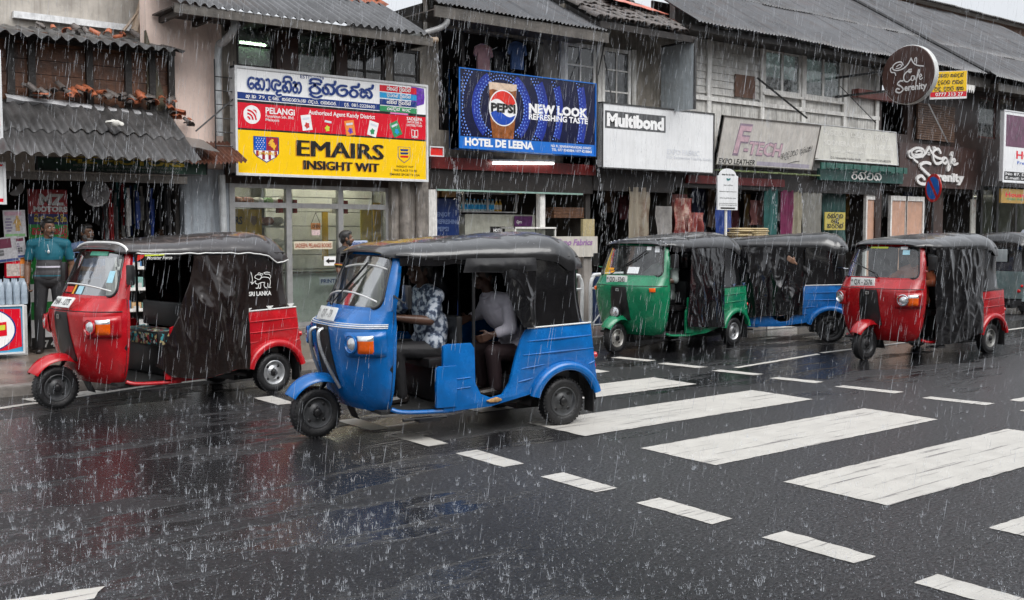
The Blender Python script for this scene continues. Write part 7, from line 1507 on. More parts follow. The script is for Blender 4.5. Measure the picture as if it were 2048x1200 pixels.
m = MB(); q = P(1440, 342, 15.2); q2 = P(1568, 372, 15.2); m.box((P(1375, 350, 15.2).x, 15.18, P(1375, 366, 15.2).z), (q2.x, 15.26, P(1500, 356, 15.2).z)); item(m, 'red_shutter_box', M('dark_red_shutter', (.13, .010, .010), .4, var=.4, streak=.4), 'dark red shutter housing behind the white notice board', 'shutter', smooth=0)
t, S, rt, up, W, H = sign('yellow_notice', 'dull yellow notice with black script letters in the curtain shop front', 'notice', (1650, 424), (1690, 460), 15.15, .02, M('dull_yellow_notice', (.40, .33, .07), .5, var=.2), None); m = MB(); SC(m, S, rt, up, H, W, 'rnqvn', .1, .9, .34, .10, .16); SC(m, S, rt, up, H, W, 'redi', .3, .7, .58, .42, .18); SC(m, S, rt, up, H, W, 'krTinq', .1, .9, .90, .66, .16); m.build('lettering', SBLK, t, smooth=0)
# sacks behind the upper windows at the right
for k in range(16): q = P(1930 + (k % 8) * 13, 268 - 26 * (k // 8), 15.75); pouch(M('pale_plastic_sack', (.40, .42, .42), .3, var=.35, vs=6, bump=.3, bs=8) if k not in (1, 9) else CARD, 'plastic_sack', 'pale plastic sack piled behind the upper windows of the corner shop' if k not in (1, 9) else 'brown sack among the pale ones behind the upper windows', 'sack', q, (.30, .2, .34), 'sacks behind the upper windows')
tube_light((29.6, 16.6, 2.6), (31.2, 16.6, 2.6), .02, 'lit fluorescent lamp in the corner shop beyond the cafe'); 
q = P(1937, 430, 15.35); m = MB(); m.box((q.x - .12, 15.2, .3), (q.x + .12, 15.24, 2.6)); item(m, 'flower_post', M('flowered_white_post', (.55, .55, .50), .4, var=0, blot=.6, streak_col=(.25, .10, .05)), 'narrow white flowered panel beside the cafe pier', 'panel', smooth=0)
# railing on the kerb
WPIPE = M('white_rail_paint', (.62, .63, .63), .35, var=.15, vs=8, streak=.2, streak_col=(.2, .17, .15))
for i, (xa, xb) in enumerate(((9.9, 11.06), (11.24, 12.5))):
    t = thing('guard_rail', 'white tubular hoop railing ' + ('right behind the tail of the moving blue three-wheeler' if i == 0 else 'behind the front of the green three-wheeler'), 'railing', (xa, 12.0, .1)); Y = 12.05; m = MB(); h = 1.03
    m.tube(crv([(xa, Y, .1), (xa, Y, .6), (xa, Y, h - .16), (xa + .05, Y, h - .04), (xa + .16, Y, h), (xb - .16, Y, h), (xb - .05, Y, h - .04), (xb, Y, h - .16), (xb, Y, .6), (xb, Y, .1)], 5), .030, 10); m.build('hoop', WPIPE, t)
    m = MB(); m.tube([(xa, Y, .82), (xb, Y, .82)], .016, 8); m.tube([(xa, Y, .25), (xb, Y, .25)], .016, 8); m.build('rail', WPIPE, t); m = MB(); m.tube([(xa + .04, Y, .27), ((xa + xb) / 2, Y, .80)], .013, 8); m.tube([(xb - .04, Y, .27), ((xa + xb) / 2, Y, .80)], .013, 8); m.build('brace', WPIPE, t)
a = P(1213, 560, 13.4); m = MB(); m.lathe([(.0001, .0), (.26, 0), (.28, .05), (.28, .84), (.26, .88), (.0001, .88)], (a.x, 13.4, .10), (0, 0, 1), 24); item(m, 'blue_drum', M('dark_blue_drum', (.012, .035, .10), .4, var=.3), 'dark blue plastic drum on the pavement left of the green three-wheeler', 'drum', smooth=40)
m = MB(); m.box((a.x - .3, 12.9, .12), (a.x + .25, 13.1, .38)); item(m, 'wooden_crate', M('brown_crate_wood', (.17, .08, .045), .5, var=.4, streak=.3), 'low brown wooden crate beside the dark blue drum', 'crate', smooth=0, bevel=.01)
# silver van
VP = M('silver_blue_car_paint', (.42, .46, .52), .22, .2, var=.08, coat=.8)
t = thing('van', 'silver blue van parked at the far right edge behind the last three-wheeler', 'van', (24.7, 11.75, 0))
prof = [(0, .35), (-.02, .7), (.12, .95), (.55, 1.12), (1.35, 1.74), (1.7, 1.84), (3.6, 1.86), (4.1, 1.7), (4.2, .9), (4.2, .35)]
m = MB()
for s_, y_ in ((1, -.84), ): m.prism([(24.7 + x, 11.75 + y_, z) for x, z in prof], (0, 1.68, 0))
m.build('body', VP, t, smooth=30, bevel=.05)
m = MB(); m.prism([(24.7 + .55, 11.0, 1.15), (24.7 + 1.30, 11.06, 1.70), (24.7 + 1.30, 12.44, 1.70), (24.7 + .55, 12.5, 1.15)], Vector((-.02, 0, .024))); m.build('windscreen', M('dark_car_glass', (.06, .09, .09), .05, var=.1, coat=1), t, smooth=0)
m = MB(); m.prism([(24.7 + 1.12, 11.2, 1.595), (24.7 + 1.24, 11.2, 1.675), (24.7 + 1.24, 12.2, 1.675), (24.7 + 1.12, 12.2, 1.595)], Vector((-.024, 0, .030))); m.build('sun_strip', WHST, t, smooth=0)
for y_ in (11.1, 12.4): m = MB(); m.ball((24.70, y_, .80), (.05, .16, .09), 12, 8); m.build('headlight', LAMPG, t)
for x_, y_ in ((25.4, 10.93), (28.0, 10.93), (25.4, 12.57), (28.0, 12.57)): m = MB(); m.lathe([(.0001, .09), (.2, .09), (.31, .08), (.32, 0), (.31, -.08), (.0001, -.09)], (x_, y_, .32), (0, 1, 0), 24); m.build('wheel', RUBBER, t)
# ------------------------------------------------------------------ people
def skin(c): return M('skin_%d' % int(c[0] * 1000), c, .42, var=.12, vs=9)
def remeshed(mb, vox, it, name, mats, parent, smooth=80):
    o = mb.local(name, mats, None, smooth=0)
    a = o.modifiers.new('r', 'REMESH'); a.mode = 'VOXEL'; a.voxel_size = vox; a.use_smooth_shade = True
    b = o.modifiers.new('s', 'SMOOTH'); b.iterations = it; b.factor = .5
    dg = bpy.context.evaluated_depsgraph_get(); me = bpy.data.meshes.new_from_object(o.evaluated_get(dg)); me.name = name
    old = o.data; o.modifiers.clear(); o.data = me; bpy.data.meshes.remove(old)
    me.materials.clear()
    for m_ in (mats if isinstance(mats, (list, tuple)) else [mats]): me.materials.append(m_)
    for p in me.polygons: p.use_smooth = True
    if parent: o.parent = parent
    return o
def frame_of(d, hint):
    d = Vector(d).normalized(); h = Vector(hint); s = h - d * h.dot(d); s.normalize(); return d, s, d.cross(s)
def hand(mb, wrist, d, palm, side, curl=.5):
    """palm and five fingers; d along the hand, palm = the way the palm looks, side = +1/-1 for the thumb"""
    d, p, t = frame_of(d, palm); t = t * side; w_ = Vector(wrist)
    for k in range(4):
        q = w_ + d * .035 + t * (.030 - .020 * k); mb.capsule(w_ + t * (.016 - .011 * k), q + d * .045, .017, .0125, 8)
    for k, L in enumerate((.072, .080, .074, .058)):
        a = w_ + d * .082 + t * (.031 - .0205 * k); c1 = curl * .9; b_ = a + (d * cos(c1) + p * sin(c1)) * L * .5; c2 = curl * 2.0; e = b_ + (d * cos(c2) + p * sin(c2)) * L * .32; c3 = curl * 2.9; f = e + (d * cos(c3) + p * sin(c3)) * L * .25
        mb.capsule(a - d * .012, b_, .0098, .0092, 8); mb.capsule(b_, e, .0092, .0084, 8); mb.capsule(e, f, .0084, .0072, 8)
    a = w_ + d * .025 + t * .030; b_ = a + (t * .75 + d * .6 + p * .25).normalized() * .038; e = b_ + (d * .9 + p * .45 + t * .1).normalized() * .034
    mb.capsule(w_ + d * .01 + t * .012, a, .015, .0135, 8); mb.capsule(a, b_, .0135, .0112, 8); mb.capsule(b_, e, .0112, .0092, 8)

DEF = dict(pelvis=(0, 0, .94), chest=(0, 0, 1.28), neck=(0, .01, 1.45), head=(0, -.01, 1.60),
           sl=(-.185, .01, 1.40), el=(-.245, .04, 1.12), wl=(-.255, -.01, .875), sr=(.185, .01, 1.40), er=(.245, .04, 1.12), wr=(.255, -.01, .875),
           hl=(-.095, 0, .92), kl=(-.11, -.015, .49), al=(-.12, .03, .085), hr=(.095, 0, .92), kr=(.11, -.015, .49), ar=(.12, .03, .085))
def person(label, loc, rz, J=None, sk=(.16, .082, .050), shirt=None, trouser=None, hairm=None, yaw=0, pitch=0, sc=1, sleeve=.55, beard=None, bald=False, belly=1.0, collar=None, hands=None, group='people under the rain', vox=.0085, moustache=None, name='person'):
    j = {k: Vector(v) for k, v in DEF.items()}
    for k, v in (J or {}).items(): j[k] = Vector(v)
    t = thing(name, label, 'person', loc, radians(rz), group); t.scale = (sc, sc, sc)
    upv = (j['neck'] - j['pelvis']).normalized(); across = (j['sr'] - j['sl']).normalized(); fwd = across.cross(upv) * -1
    fwd = upv.cross(across)  # front of the body
    if fwd.y > 0 and not J: fwd = -fwd
    def torso(mb, g, low=True):
        ch, pe = j['chest'], j['pelvis']; mid = (ch + pe) / 2
        def ell(c, r, dz=0):
            s0 = len(mb.v); mb.ball((0, 0, 0), 1, 18, 12); M_ = Matrix.Identity(4)
            for i in range(3): M_[i][0], M_[i][1], M_[i][2], M_[i][3] = across[i] * (r[0] + g), fwd[i] * (r[1] + g), upv[i] * (r[2] + g), c[i]
            mb.xf(M_, s0)
        ell(ch, (.160, .108, .175)); ell(mid + fwd * .015 * belly, (.150, .108 * belly, .17)); ell(ch + upv * .09, (.150, .085, .075))
        if low: ell(pe, (.152, .108, .125))
        for a in ('sl', 'sr'): mb.capsule(ch + upv * .10 + (j[a] - ch) * .35, j[a], .062 + g, .056 + g, 12)
        mb.capsule(ch + upv * .13, j['neck'], .068 + g * .6, .050 + g * .4, 12)
    # body, one surface
    m = MB(); torso(m, -.004, False); s0 = len(m.v); m.ball((0, 0, 0), 1, 18, 12); M0 = Matrix.Identity(4)
    for i in range(3): M0[i][0], M0[i][1], M0[i][2], M0[i][3] = across[i] * .142, fwd[i] * .088, upv[i] * .10, j['pelvis'][i]
    m.xf(M0, s0)
    hd = j['head']; Rm = Matrix.Rotation(radians(yaw), 3, 'Z') @ Matrix.Rotation(radians(pitch), 3, 'X')
    def hp(x, y, z): return hd + Rm @ Vector((x, y, z))
    def hell(mb, c, r):
        s0 = len(mb.v); mb.ball((0, 0, 0), 1, 18, 12); mb.xf(Matrix.Translation(hp(*c)) @ (Rm.to_4x4()) @ Matrix.Diagonal((r[0], r[1], r[2], 1)), s0)
    hell(m, (0, .012, .035), (.074, .094, .088)); hell(m, (0, -.026, -.028), (.060, .066, .074)); hell(m, (0, -.052, -.082), (.034, .030, .026)); m.capsule(hp(0, -.090, .018), hp(0, -.108, -.022), .010, .016, 10)
    m.capsule(hp(-.036, -.080, .032), hp(.036, -.080, .032), .012, .012, 8); m.capsule(hp(-.020, -.086, -.058), hp(.020, -.086, -.058), .0085, .0085, 8)
    for s in (-1, 1): hell(m, (s * .076, .016, -.004), (.012, .022, .034)); hell(m, (s * .042, -.066, -.024), (.022, .022, .022))
    m.capsule(j['neck'] - upv * .03, hp(0, .015, -.06), .056, .052, 14)
    for s in 'lr':
        m.capsule(j['s' + s], j['e' + s], .047, .040, 12); m.capsule(j['e' + s], j['e' + s] + (j['w' + s] - j['e' + s]) * .3, .040, .042, 12); m.capsule(j['e' + s] + (j['w' + s] - j['e' + s]) * .3, j['w' + s], .042, .026, 12)
        m.capsule(j['h' + s], j['k' + s], .080, .055, 12); m.capsule(j['k' + s], j['k' + s] + (j['a' + s] - j['k' + s]) * .3, .053, .055, 12); m.capsule(j['k' + s] + (j['a' + s] - j['k' + s]) * .3, j['a' + s], .055, .036, 12)
        m.capsule(j['a' + s] + Vector((0, .03, -.045)), j['a' + s] + Vector((0, -.14, -.055)), .036, .028, 10)
        hh = (hands or {}).get(s, {}); dd = Vector(hh.get('d', j['w' + s] - j['e' + s])); pp = hh.get('p', (1 if s == 'l' else -1, 0, 0)); hand(m, j['w' + s], dd, pp, hh.get('t', 1 if s == 'l' else -1), hh.get('c', .45))
    remeshed(m, min(vox, .0075), 3, 'body', skin(sk), t)
    # eyes, brows
    EW, EB = M('eye_white', (.55, .53, .50), .2, var=0), M('eye_dark', (.015, .010, .008), .2, var=0)
    for s in (-1, 1):
        m = MB(); m.ball(hp(s * .031, -.0835, .012), .0115, 10, 8); m.k = 1; m.ball(hp(s * .031, -.0925, .012), .0052, 8, 6); m.local('eye', [EW, EB], t)
    H = hairm or M('black_hair', (.010, .009, .009), .45, var=.4, vs=60, bump=.5, bs=90)
    m = MB()
    for s in (-1, 1): m.capsule(hp(s * .018, -.094, .034), hp(s * .045, -.084, .036), .0045, .0035, 6)
    m.local('eyebrow', H, t)
    if not bald:
        m = MB(); hell(m, (0, .028, .050), (.083, .094, .086)); hell(m, (0, -.010, .092), (.066, .078, .044)); hell(m, (0, .062, .0), (.072, .048, .078))
        for s in (-1, 1): hell(m, (s * .070, .005, .022), (.014, .03, .034))
        m.v = [tuple(Vector(v) + (Vector(v) - hd) * (.05 * noise.noise(Vector(v) * 60))) for v in m.v]; remeshed(m, .007, 1, 'hair', H, t)
    if beard:
        m = MB(); hell(m, (0, -.048, -.078), (.046, .042, .036)); 
        for s in (-1, 1): hell(m, (s * .054, -.012, -.050), (.014, .040, .040))
        m.v = [tuple(Vector(v) + (Vector(v) - hd) * (.05 * noise.noise(Vector(v) * 60))) for v in m.v]; remeshed(m, .007, 1, 'beard', beard, t)
    if beard or moustache:
        m = MB(); m.capsule(hp(-.026, -.088, -.048), hp(.026, -.088, -.048), .008, .008, 8); m.capsule(hp(-.012, -.098, -.044), hp(.012, -.098, -.044), .009, .009, 8); m.local('moustache', moustache or beard, t)
    # shirt
    if shirt:
        m = MB(); torso(m, .014, False); s0 = len(m.v); m.ball((0, 0, 0), 1, 18, 12); M_ = Matrix.Identity(4); cp = j['pelvis'] + upv * .075
        for i in range(3): M_[i][0], M_[i][1], M_[i][2], M_[i][3] = across[i] * .168, fwd[i] * .125 * (.6 + .4 * belly), upv[i] * .115, cp[i]
        m.xf(M_, s0)
        for s in 'lr':
            e = j['s' + s] + (j['e' + s] - j['s' + s]) * min(1, sleeve * 1.6); m.capsule(j['s' + s], e, .059, .059, 12)
            if sleeve > .7: m.capsule(j['e' + s], j['e' + s] + (j['w' + s] - j['e' + s]) * (sleeve - .6) * 2, .056, .046, 12)
        m.capsule(j['hl'] + upv * .075, j['hr'] + upv * .075, .105, .105, 12)
        m.v = [tuple(Vector(v) + Vector((0, .006 * noise.noise(Vector(v) * 9 + Vector((1, 2, 3))), .006 * noise.noise(Vector(v) * 11)))) for v in m.v]
        remeshed(m, vox, 3, 'shirt', shirt, t)
        m = MB(); cc = j['neck'] - upv * .012; m.tube([cc + across * .066 * cos(a) + fwd * .068 * sin(a) + upv * (.012 - .020 * max(0, sin(a))) for a in [2 * pi * k / 20 for k in range(20)]], .013, 8, closed=True); m.local('collar', collar or shirt, t)
    if trouser:
        m = MB(); s0 = len(m.v); m.capsule(j['hl'] + upv * .03, j['hr'] + upv * .03, .098, .098, 14); m.capsule(j['pelvis'] + across * -.06, j['pelvis'] + across * .06, .112, .112, 12)
        for s in 'lr': m.capsule(j['h' + s], j['k' + s], .093, .070, 12); m.capsule(j['k' + s], j['a' + s] + Vector((0, .004, -.01)), .070, .058, 12)
        m.v = [tuple(Vector(v) + Vector((0, .010 * noise.noise(Vector(v) * 8 + Vector((1, 2, 3))), .0))) for v in m.v]
        remeshed(m, vox, 3, 'trousers', trouser, t)
    m_ = M('dark_shoe', (.016, .013, .012), .35, var=.3)
    for s in 'lr':
        m = MB(); m.capsule(j['a' + s] + Vector((0, .035, -.045)), j['a' + s] + Vector((0, -.15, -.058)), .046, .036, 10); m.v = [(v[0], v[1], max(v[2], j['a' + s].z - .085)) for v in m.v]; m.local('shoe', m_, t)
    return t
def zstripes(name, base, bands, rough=.7):
    """knitted stripes woven into a shirt: colour by height on the body"""
    m = bpy.data.materials.new(name); m.use_nodes = True; n, l = m.node_tree.nodes, m.node_tree.links; b = n['Principled BSDF']; b.inputs['Roughness'].default_value = rough
    tc = n.new('ShaderNodeTexCoord'); sp = n.new('ShaderNodeSeparateXYZ'); l.new(tc.outputs['Object'], sp.inputs[0]); mr = n.new('ShaderNodeMapRange'); mr.inputs[1].default_value = .8; mr.inputs[2].default_value = 1.5; l.new(sp.outputs[2], mr.inputs[0])
    rp = n.new('ShaderNodeValToRGB'); rp.color_ramp.interpolation = 'CONSTANT'; e = rp.color_ramp.elements; e[0].position = 0; e[0].color = base + (1,); e[1].position = .999; e[1].color = bands[-1][1] + (1,)
    for z, c in bands: k = e.new((z - .8) / .7); k.color = c + (1,)
    l.new(mr.outputs[0], rp.inputs[0]); l.new(rp.outputs[0], b.inputs['Base Color']); return m
GRY, TEAL, WHT = (.040, .038, .042), (.003, .105, .150), (.50, .48, .55)
POLO = zstripes('teal_striped_polo', GRY, [(.83, WHT), (.905, GRY), (.990, TEAL), (1.005, GRY), (1.10, WHT), (1.12, GRY), (1.20, TEAL)])
GREYH = M('grey_hair', (.16, .155, .15), .5, var=.5, vs=60, bump=.5, bs=90); BLACKT = M('charcoal_trousers', (.011, .0105, .012), .6, var=.3, vs=7, bump=.2, bs=30)
g = P(103, 690, 14.72)
person('man in a teal striped polo shirt standing before the tall red and green banner', (g.x, 14.72, .10), -22, dict(
    sl=(-.20, .01, 1.40), el=(-.265, .05, 1.13), wl=(-.262, -.02, .90), sr=(.20, .01, 1.40), er=(.265, .07, 1.13), wr=(.235, .05, .90), al=(-.14, .03, .085), ar=(.13, .02, .085), kl=(-.125, -.02, .49)),
    shirt=POLO, trouser=BLACKT, yaw=38, pitch=2, beard=None, moustache=M('black_hair', (.010, .009, .009)), belly=1.22, sc=1.02, sleeve=.42, collar=M('teal_collar', (.003, .09, .13), .7, var=.1), hands=dict(l=dict(c=.85), r=dict(c=.6)))
o = [x for x in bpy.data.objects if x.name.startswith('person')][0]
m = MB(); m.ball((0, -.105, 1.535), (.026, .016, .018), 10, 8); 
gb = MB(); hd_ = Vector((0, -.01, 1.60)); Rz = Matrix.Rotation(radians(38), 3, 'Z'); q = hd_ + Rz @ Vector((0, -.062, -.092)); gb.ball(q, (.030, .026, .022), 12, 8); gb.local('goatee', GREYH, o)
m = MB(); m.tube([(.0, -.128, 1.40), (.012, -.142, 1.33)], .004, 5); m.ball((.012, -.150, 1.305), (.018, .008, .022), 10, 8); m.local('pendant', M('pale_pendant', (.55, .60, .62), .2, .4, var=.1), o)
g = P(178, 690, 15.12)
person('bearded man in a faded blue shirt standing half hidden behind the red three-wheeler', (g.x, 15.12, .10), 8, dict(el=(-.22, -.06, 1.12), wl=(-.02, -.24, 1.10), er=(.24, -.04, 1.12), wr=(.06, -.25, 1.06)), shirt=M('faded_blue_shirt', (.11, .17, .31), .7, var=.25, vs=12), trouser=BLACKT, yaw=25, beard=GREYH, hairm=M('short_dark_hair', (.02, .018, .018), .5, var=.4), sleeve=.62, sc=.98)
g = P(242, 690, 16.2); person('person in dark clothes deep inside the accessory shop, only the top of the head showing', (g.x, 16.2, .135), 10, {}, shirt=M('dark_grey_shirt', (.03, .03, .032), .7, var=.2), trouser=BLACKT, yaw=10, sc=.95)
g = P(330, 690, 16.0); person('young person with tousled black hair looking left inside the accessory shop', (g.x, 16.0, .135), 0, {}, sk=(.20, .11, .07), shirt=M('dark_maroon_shirt', (.05, .015, .018), .7, var=.2), trouser=BLACKT, yaw=-35, pitch=8, sc=.97)
# man by the glass door
g = P(693, 600, 13.6); BSH = M('black_polo_shirt', (.014, .014, .016), .65, var=.25, vs=10)
t = person('man in a black polo shirt with red collar standing by the glass door, looking right', (g.x, 13.6, .10), 35, dict(el=(-.24, .02, 1.13), wl=(-.19, -.12, .90)), sk=(.16, .085, .052), shirt=BSH, trouser=BLACKT, yaw=40, sc=.93, sleeve=.48, beard=M('short_black_beard', (.016, .013, .012), .6, var=.4), collar=M('dark_red_collar', (.22, .02, .02), .6, var=.1))
for k, (mt, z) in enumerate(((M('red_cuff', (.30, .02, .02), .6, var=.1), 0), (M('yellow_cuff', (.50, .32, .02), .6, var=.1), -.014))):
    m = MB(); a, b_ = Vector((-.185, .01, 1.40)), Vector((-.24, .02, 1.13)); c = a + (b_ - a) * (.72 - z * 3); d, p, s_ = frame_of(b_ - a, (0, 1, 0)); m.tube([c + p * .066 * cos(q) + s_ * .066 * sin(q) for q in [2 * pi * i / 18 for i in range(18)]], .007, 6, closed=True); m.local('cuff', mt, t)
m = MB(); m.prism([(.03, -.132, 1.30), (.10, -.126, 1.32), (.055, -.130, 1.26)], (0, -.004, 0)); m.local('chest_print', WHITEV, t, smooth=0)
# upper room
g = P(612, 125, 16.1); person('dark figure standing in the upper room behind the central window', (g.x, 16.1, g.z - 1.38), -20, {}, shirt=M('dark_upper_shirt', (.02, .02, .022), .7, var=.2), trouser=BLACKT, yaw=-20)
# seated people: coordinates in the vehicle's own space
def seat_J(x, y, lean=0, zs=.73, hx=-.22):
    pl = Vector((x, y, zs)); ch = pl + Vector((-lean, 0, .34)); nk = ch + Vector((-lean * .35 - .01, 0, .17)); hd = nk + Vector((-.035, 0, .145))
    return pl, ch, nk, hd
def rider(label, tuk, x, y, lean, shirt, trouser, sk, wl, wr, el, er, knee=-.40, zs=.71, feet=(-.36, .35), yaw=0, group='people riding in the three-wheelers', **kw):
    """sits facing the front (-x of the vehicle): built facing -y then turned"""
    T_ = lambda v: Vector((v[1] - y, v[0] - x, v[2])) if False else Vector((-(v[1] - y), v[0] - x, v[2]))
    pl, ch, nk, hd = seat_J(x, y, lean, zs)
    def W(v): v = Vector(v); return Vector((-(v.y - y), v.x - x, v.z))
    J = dict(pelvis=W(pl), chest=W(ch), neck=W(nk), head=W(hd))
    # left of the built figure is -x, the vehicle's +y side
    sh = ch + Vector((0, 0, .11))
    J['sl'], J['sr'] = W(sh + Vector((0, .185, 0))), W(sh + Vector((0, -.185, 0))); J['el'], J['er'] = W(el), W(er); J['wl'], J['wr'] = W(wl), W(wr)
    for s, yy in (('l', .10), ('r', -.10)):
        J['h' + s] = W(pl + Vector((-.03, yy, -.02))); J['k' + s] = W((x + knee, y + yy * 1.4, zs + .01)); J['a' + s] = W((x + feet[0], y + yy * 1.3, feet[1]))
    root = tuk; loc = Vector((tuk.location.x, tuk.location.y, 0)) + Matrix.Rotation(tuk.rotation_euler.z, 3, 'Z') @ Vector((x, y, 0))
    # built space: -y is forward -> the vehicle's -x ; so turn by -90 degrees plus the vehicle's heading
    return person(label, loc, math.degrees(tuk.rotation_euler.z) - 90, J, sk=sk, shirt=shirt, trouser=trouser, group=group, yaw=yaw, **kw)
FLOR = M('white_shirt_with_dark_leaves', (.50, .53, .58), .7, var=0, blot=.0)
def leafy():
    m = bpy.data.materials.new('white_shirt_with_dark_blue_leaves'); m.use_nodes = True; n, l = m.node_tree.nodes, m.node_tree.links; b = n['Principled BSDF']; b.inputs['Roughness'].default_value = .7
    tc = n.new('ShaderNodeTexCoord'); v = n.new('ShaderNodeTexNoise'); v.inputs['Scale'].default_value = 22; v.inputs['Detail'].default_value = 2; l.new(tc.outputs['Object'], v.inputs['Vector'])
    r = n.new('ShaderNodeValToRGB'); e = r.color_ramp.elements; e[0].position = .42; e[0].color = (.48, .52, .58, 1); e[1].position = .56; e[1].color = (.035, .05, .09, 1); e.new(.49).color = (.20, .25, .33, 1); l.new(v.outputs[0], r.inputs[0]); l.new(r.outputs[0], b.inputs['Base Color']); return m
rider('driver in white shirt with dark leaf print, steering the moving blue three-wheeler', t2, 1.0, -.14, .05, leafy(), BLACKT, (.085, .042, .027), (.56, .20, .99), (.56, -.32, .985), (.82, .18, 1.0), (.86, -.38, .95), yaw=0, zs=.70, sleeve=.5, belly=1.25, hands=dict(l=dict(p=(0, 0, -1), c=.9), r=dict(p=(0, 0, -1), c=.9)))
rider('passenger in a plain white shirt leaning forward on the rear seat of the blue three-wheeler', t2, 1.86, -.20, .25, M('plain_white_shirt', (.52, .50, .56), .7, var=.12, vs=8), M('dark_maroon_trousers', (.022, .010, .012), .7, var=.2), (.085, .042, .027), (1.42, .0, .92), (1.46, -.36, .80), (1.58, .05, .95), (1.62, -.42, .86), zs=.64, knee=-.38, feet=(-.34, .36), sleeve=.9)
rider('driver in an orange shirt inside the deep red three-wheeler', t4, 1.0, -.12, .04, M('orange_shirt', (.62, .16, .07), .7, var=.15), BLACKT, (.20, .10, .06), (.58, .22, .99), (.60, -.34, .985), (.84, .24, 1.0), (.80, -.50, 1.02), zs=.70, sleeve=.9)
rider('driver in a grey shirt sitting in the green three-wheeler', t3, 1.0, -.10, .02, M('grey_shirt', (.20, .23, .22), .7, var=.2), BLACKT, (.085, .042, .027), (.60, .22, .99), (.62, -.32, .98), (.84, .22, 1.0), (.80, -.42, 1.0), zs=.70, sleeve=.6)
rider('passenger in a black shirt holding the curtain of the parked blue three-wheeler', t5, 1.78, -.30, .04, M('black_shirt', (.015, .015, .016), .7, var=.2), BLACKT, (.20, .11, .07), (1.45, .1, .85), (1.50, -.66, 1.22), (1.6, .1, .95), (1.72, -.56, 1.06), zs=.72, sleeve=.9)
# ------------------------------------------------------------------ rain
DROP = bpy.data.materials.new('rain_water'); DROP.use_nodes = True
n, l = DROP.node_tree.nodes, DROP.node_tree.links; n.clear()
o_ = n.new('ShaderNodeOutputMaterial'); a_ = n.new('ShaderNodeMixShader'); a_.inputs[0].default_value = .30
tr = n.new('ShaderNodeBsdfTransparent'); df = n.new('ShaderNodeBsdfDiffuse'); df.inputs[0].default_value = (.86, .89, .93, 1); tl = n.new('ShaderNodeBsdfTranslucent'); tl.inputs[0].default_value = (.86, .89, .93, 1)
b_ = n.new('ShaderNodeMixShader'); b_.inputs[0].default_value = .6; l.new(df.outputs[0], b_.inputs[1]); l.new(tl.outputs[0], b_.inputs[2]); l.new(tr.outputs[0], a_.inputs[1]); l.new(b_.outputs[0], a_.inputs[2]); l.new(a_.outputs[0], o_.inputs[0])
gi = n.new('ShaderNodeNewGeometry'); gr_ = n.new('ShaderNodeMapRange'); gr_.name = 'opacity'; gr_.inputs[3].default_value = .10; gr_.inputs[4].default_value = .52; l.new(gi.outputs['Random Per Island'], gr_.inputs[0]); l.new(gr_.outputs[0], a_.inputs[0])
SPL = DROP.copy(); SPL.name = 'splash_water'; SPL.node_tree.nodes['opacity'].inputs[3].default_value = .15; SPL.node_tree.nodes['opacity'].inputs[4].default_value = .75
RR = random.Random(5)
TUKS = [(t_.location.copy(), t_.rotation_euler.z) for t_ in (t1, t2, t3, t4, t5, t6)]
def in_tuk(p, pad=.02):
    for L, rz in TUKS:
        d = p - L; x = d.x * cos(rz) + d.y * sin(rz); y = -d.x * sin(rz) + d.y * cos(rz)
        if -.3 - pad < x < 2.45 + pad and abs(y) < .70 + pad and p.z < 1.75: return True
    return False
V, Fc = [], []
def streak(p, L, r, slant):
    b = len(V); top = p + Vector((slant.x, slant.y, 1)).normalized() * L
    for q, k in ((p, .6), (p + (top - p) * .25, 1), (p + (top - p) * .8, .8), (top, .25)):
        for i in range(3): V.append((q.x + r * k * cos(i * 2.094), q.y + r * k * sin(i * 2.094), q.z))
    for s in range(3):
        for i in range(3): Fc.append((b + s * 3 + i, b + s * 3 + (i + 1) % 3, b + s * 3 + 3 + (i + 1) % 3, b + s * 3 + 3 + i))
SLANT = Vector((.10, -.085, 0))
cnt = 0
while cnt < 17000:
    d = 3.4 + 19 * RR.random() ** .62; u = RR.uniform(-.56, .56); p = Vector((_r.x * u * d + sin(YAW) * d, _r.y * u * d + cos(YAW) * d, RR.uniform(.0, min(6.5, 1.7 + .36 * d))))
    if p.y > 14.9 or p.y > 13.9 and p.z < 2.9 or in_tuk(p): continue
    streak(p, RR.uniform(.04, .13) * (.75 if d < 6 else 1.1), RR.choice((.0005, .0006, .0008, .0009, .0013)) * (1 + .35 * (d > 9)), SLANT + Vector((RR.uniform(-.04, .04), RR.uniform(-.04, .04), 0))); cnt += 1
def stuff(name, V, Fc, mt):
    me = bpy.data.meshes.new(name); me.from_pydata(V, [], Fc); me.materials.append(mt); o = bpy.data.objects.new(name, me); col.objects.link(o); tag(o, kind='stuff'); return o
stuff('rain', V, Fc, DROP)
# splashes: small crowns of water thrown up from the road
V, Fc = [], []
def spike(a, b, r0, r1):
    k = len(V); d = (b - a).normalized(); s = d.orthogonal().normalized(); t = d.cross(s)
    for q, r in ((a, r0), (b, r1)):
        for i in range(3): V.append(tuple(q + s * r * cos(i * 2.094) + t * r * sin(i * 2.094)))
    for i in range(3): Fc.append((k + i, k + (i + 1) % 3, k + 3 + (i + 1) % 3, k + 3 + i))
    Fc.append((k + 3, k + 4, k + 5))
def dot(c, r):
    k = len(V)
    for v in ((1, 0, 0), (-1, 0, 0), (0, 1, 0), (0, -1, 0), (0, 0, 1), (0, 0, -1)): V.append((c.x + v[0] * r, c.y + v[1] * r, c.z + v[2] * r))
    for f in ((0, 2, 4), (2, 1, 4), (1, 3, 4), (3, 0, 4), (2, 0, 5), (1, 2, 5), (3, 1, 5), (0, 3, 5)): Fc.append(tuple(k + i for i in f))
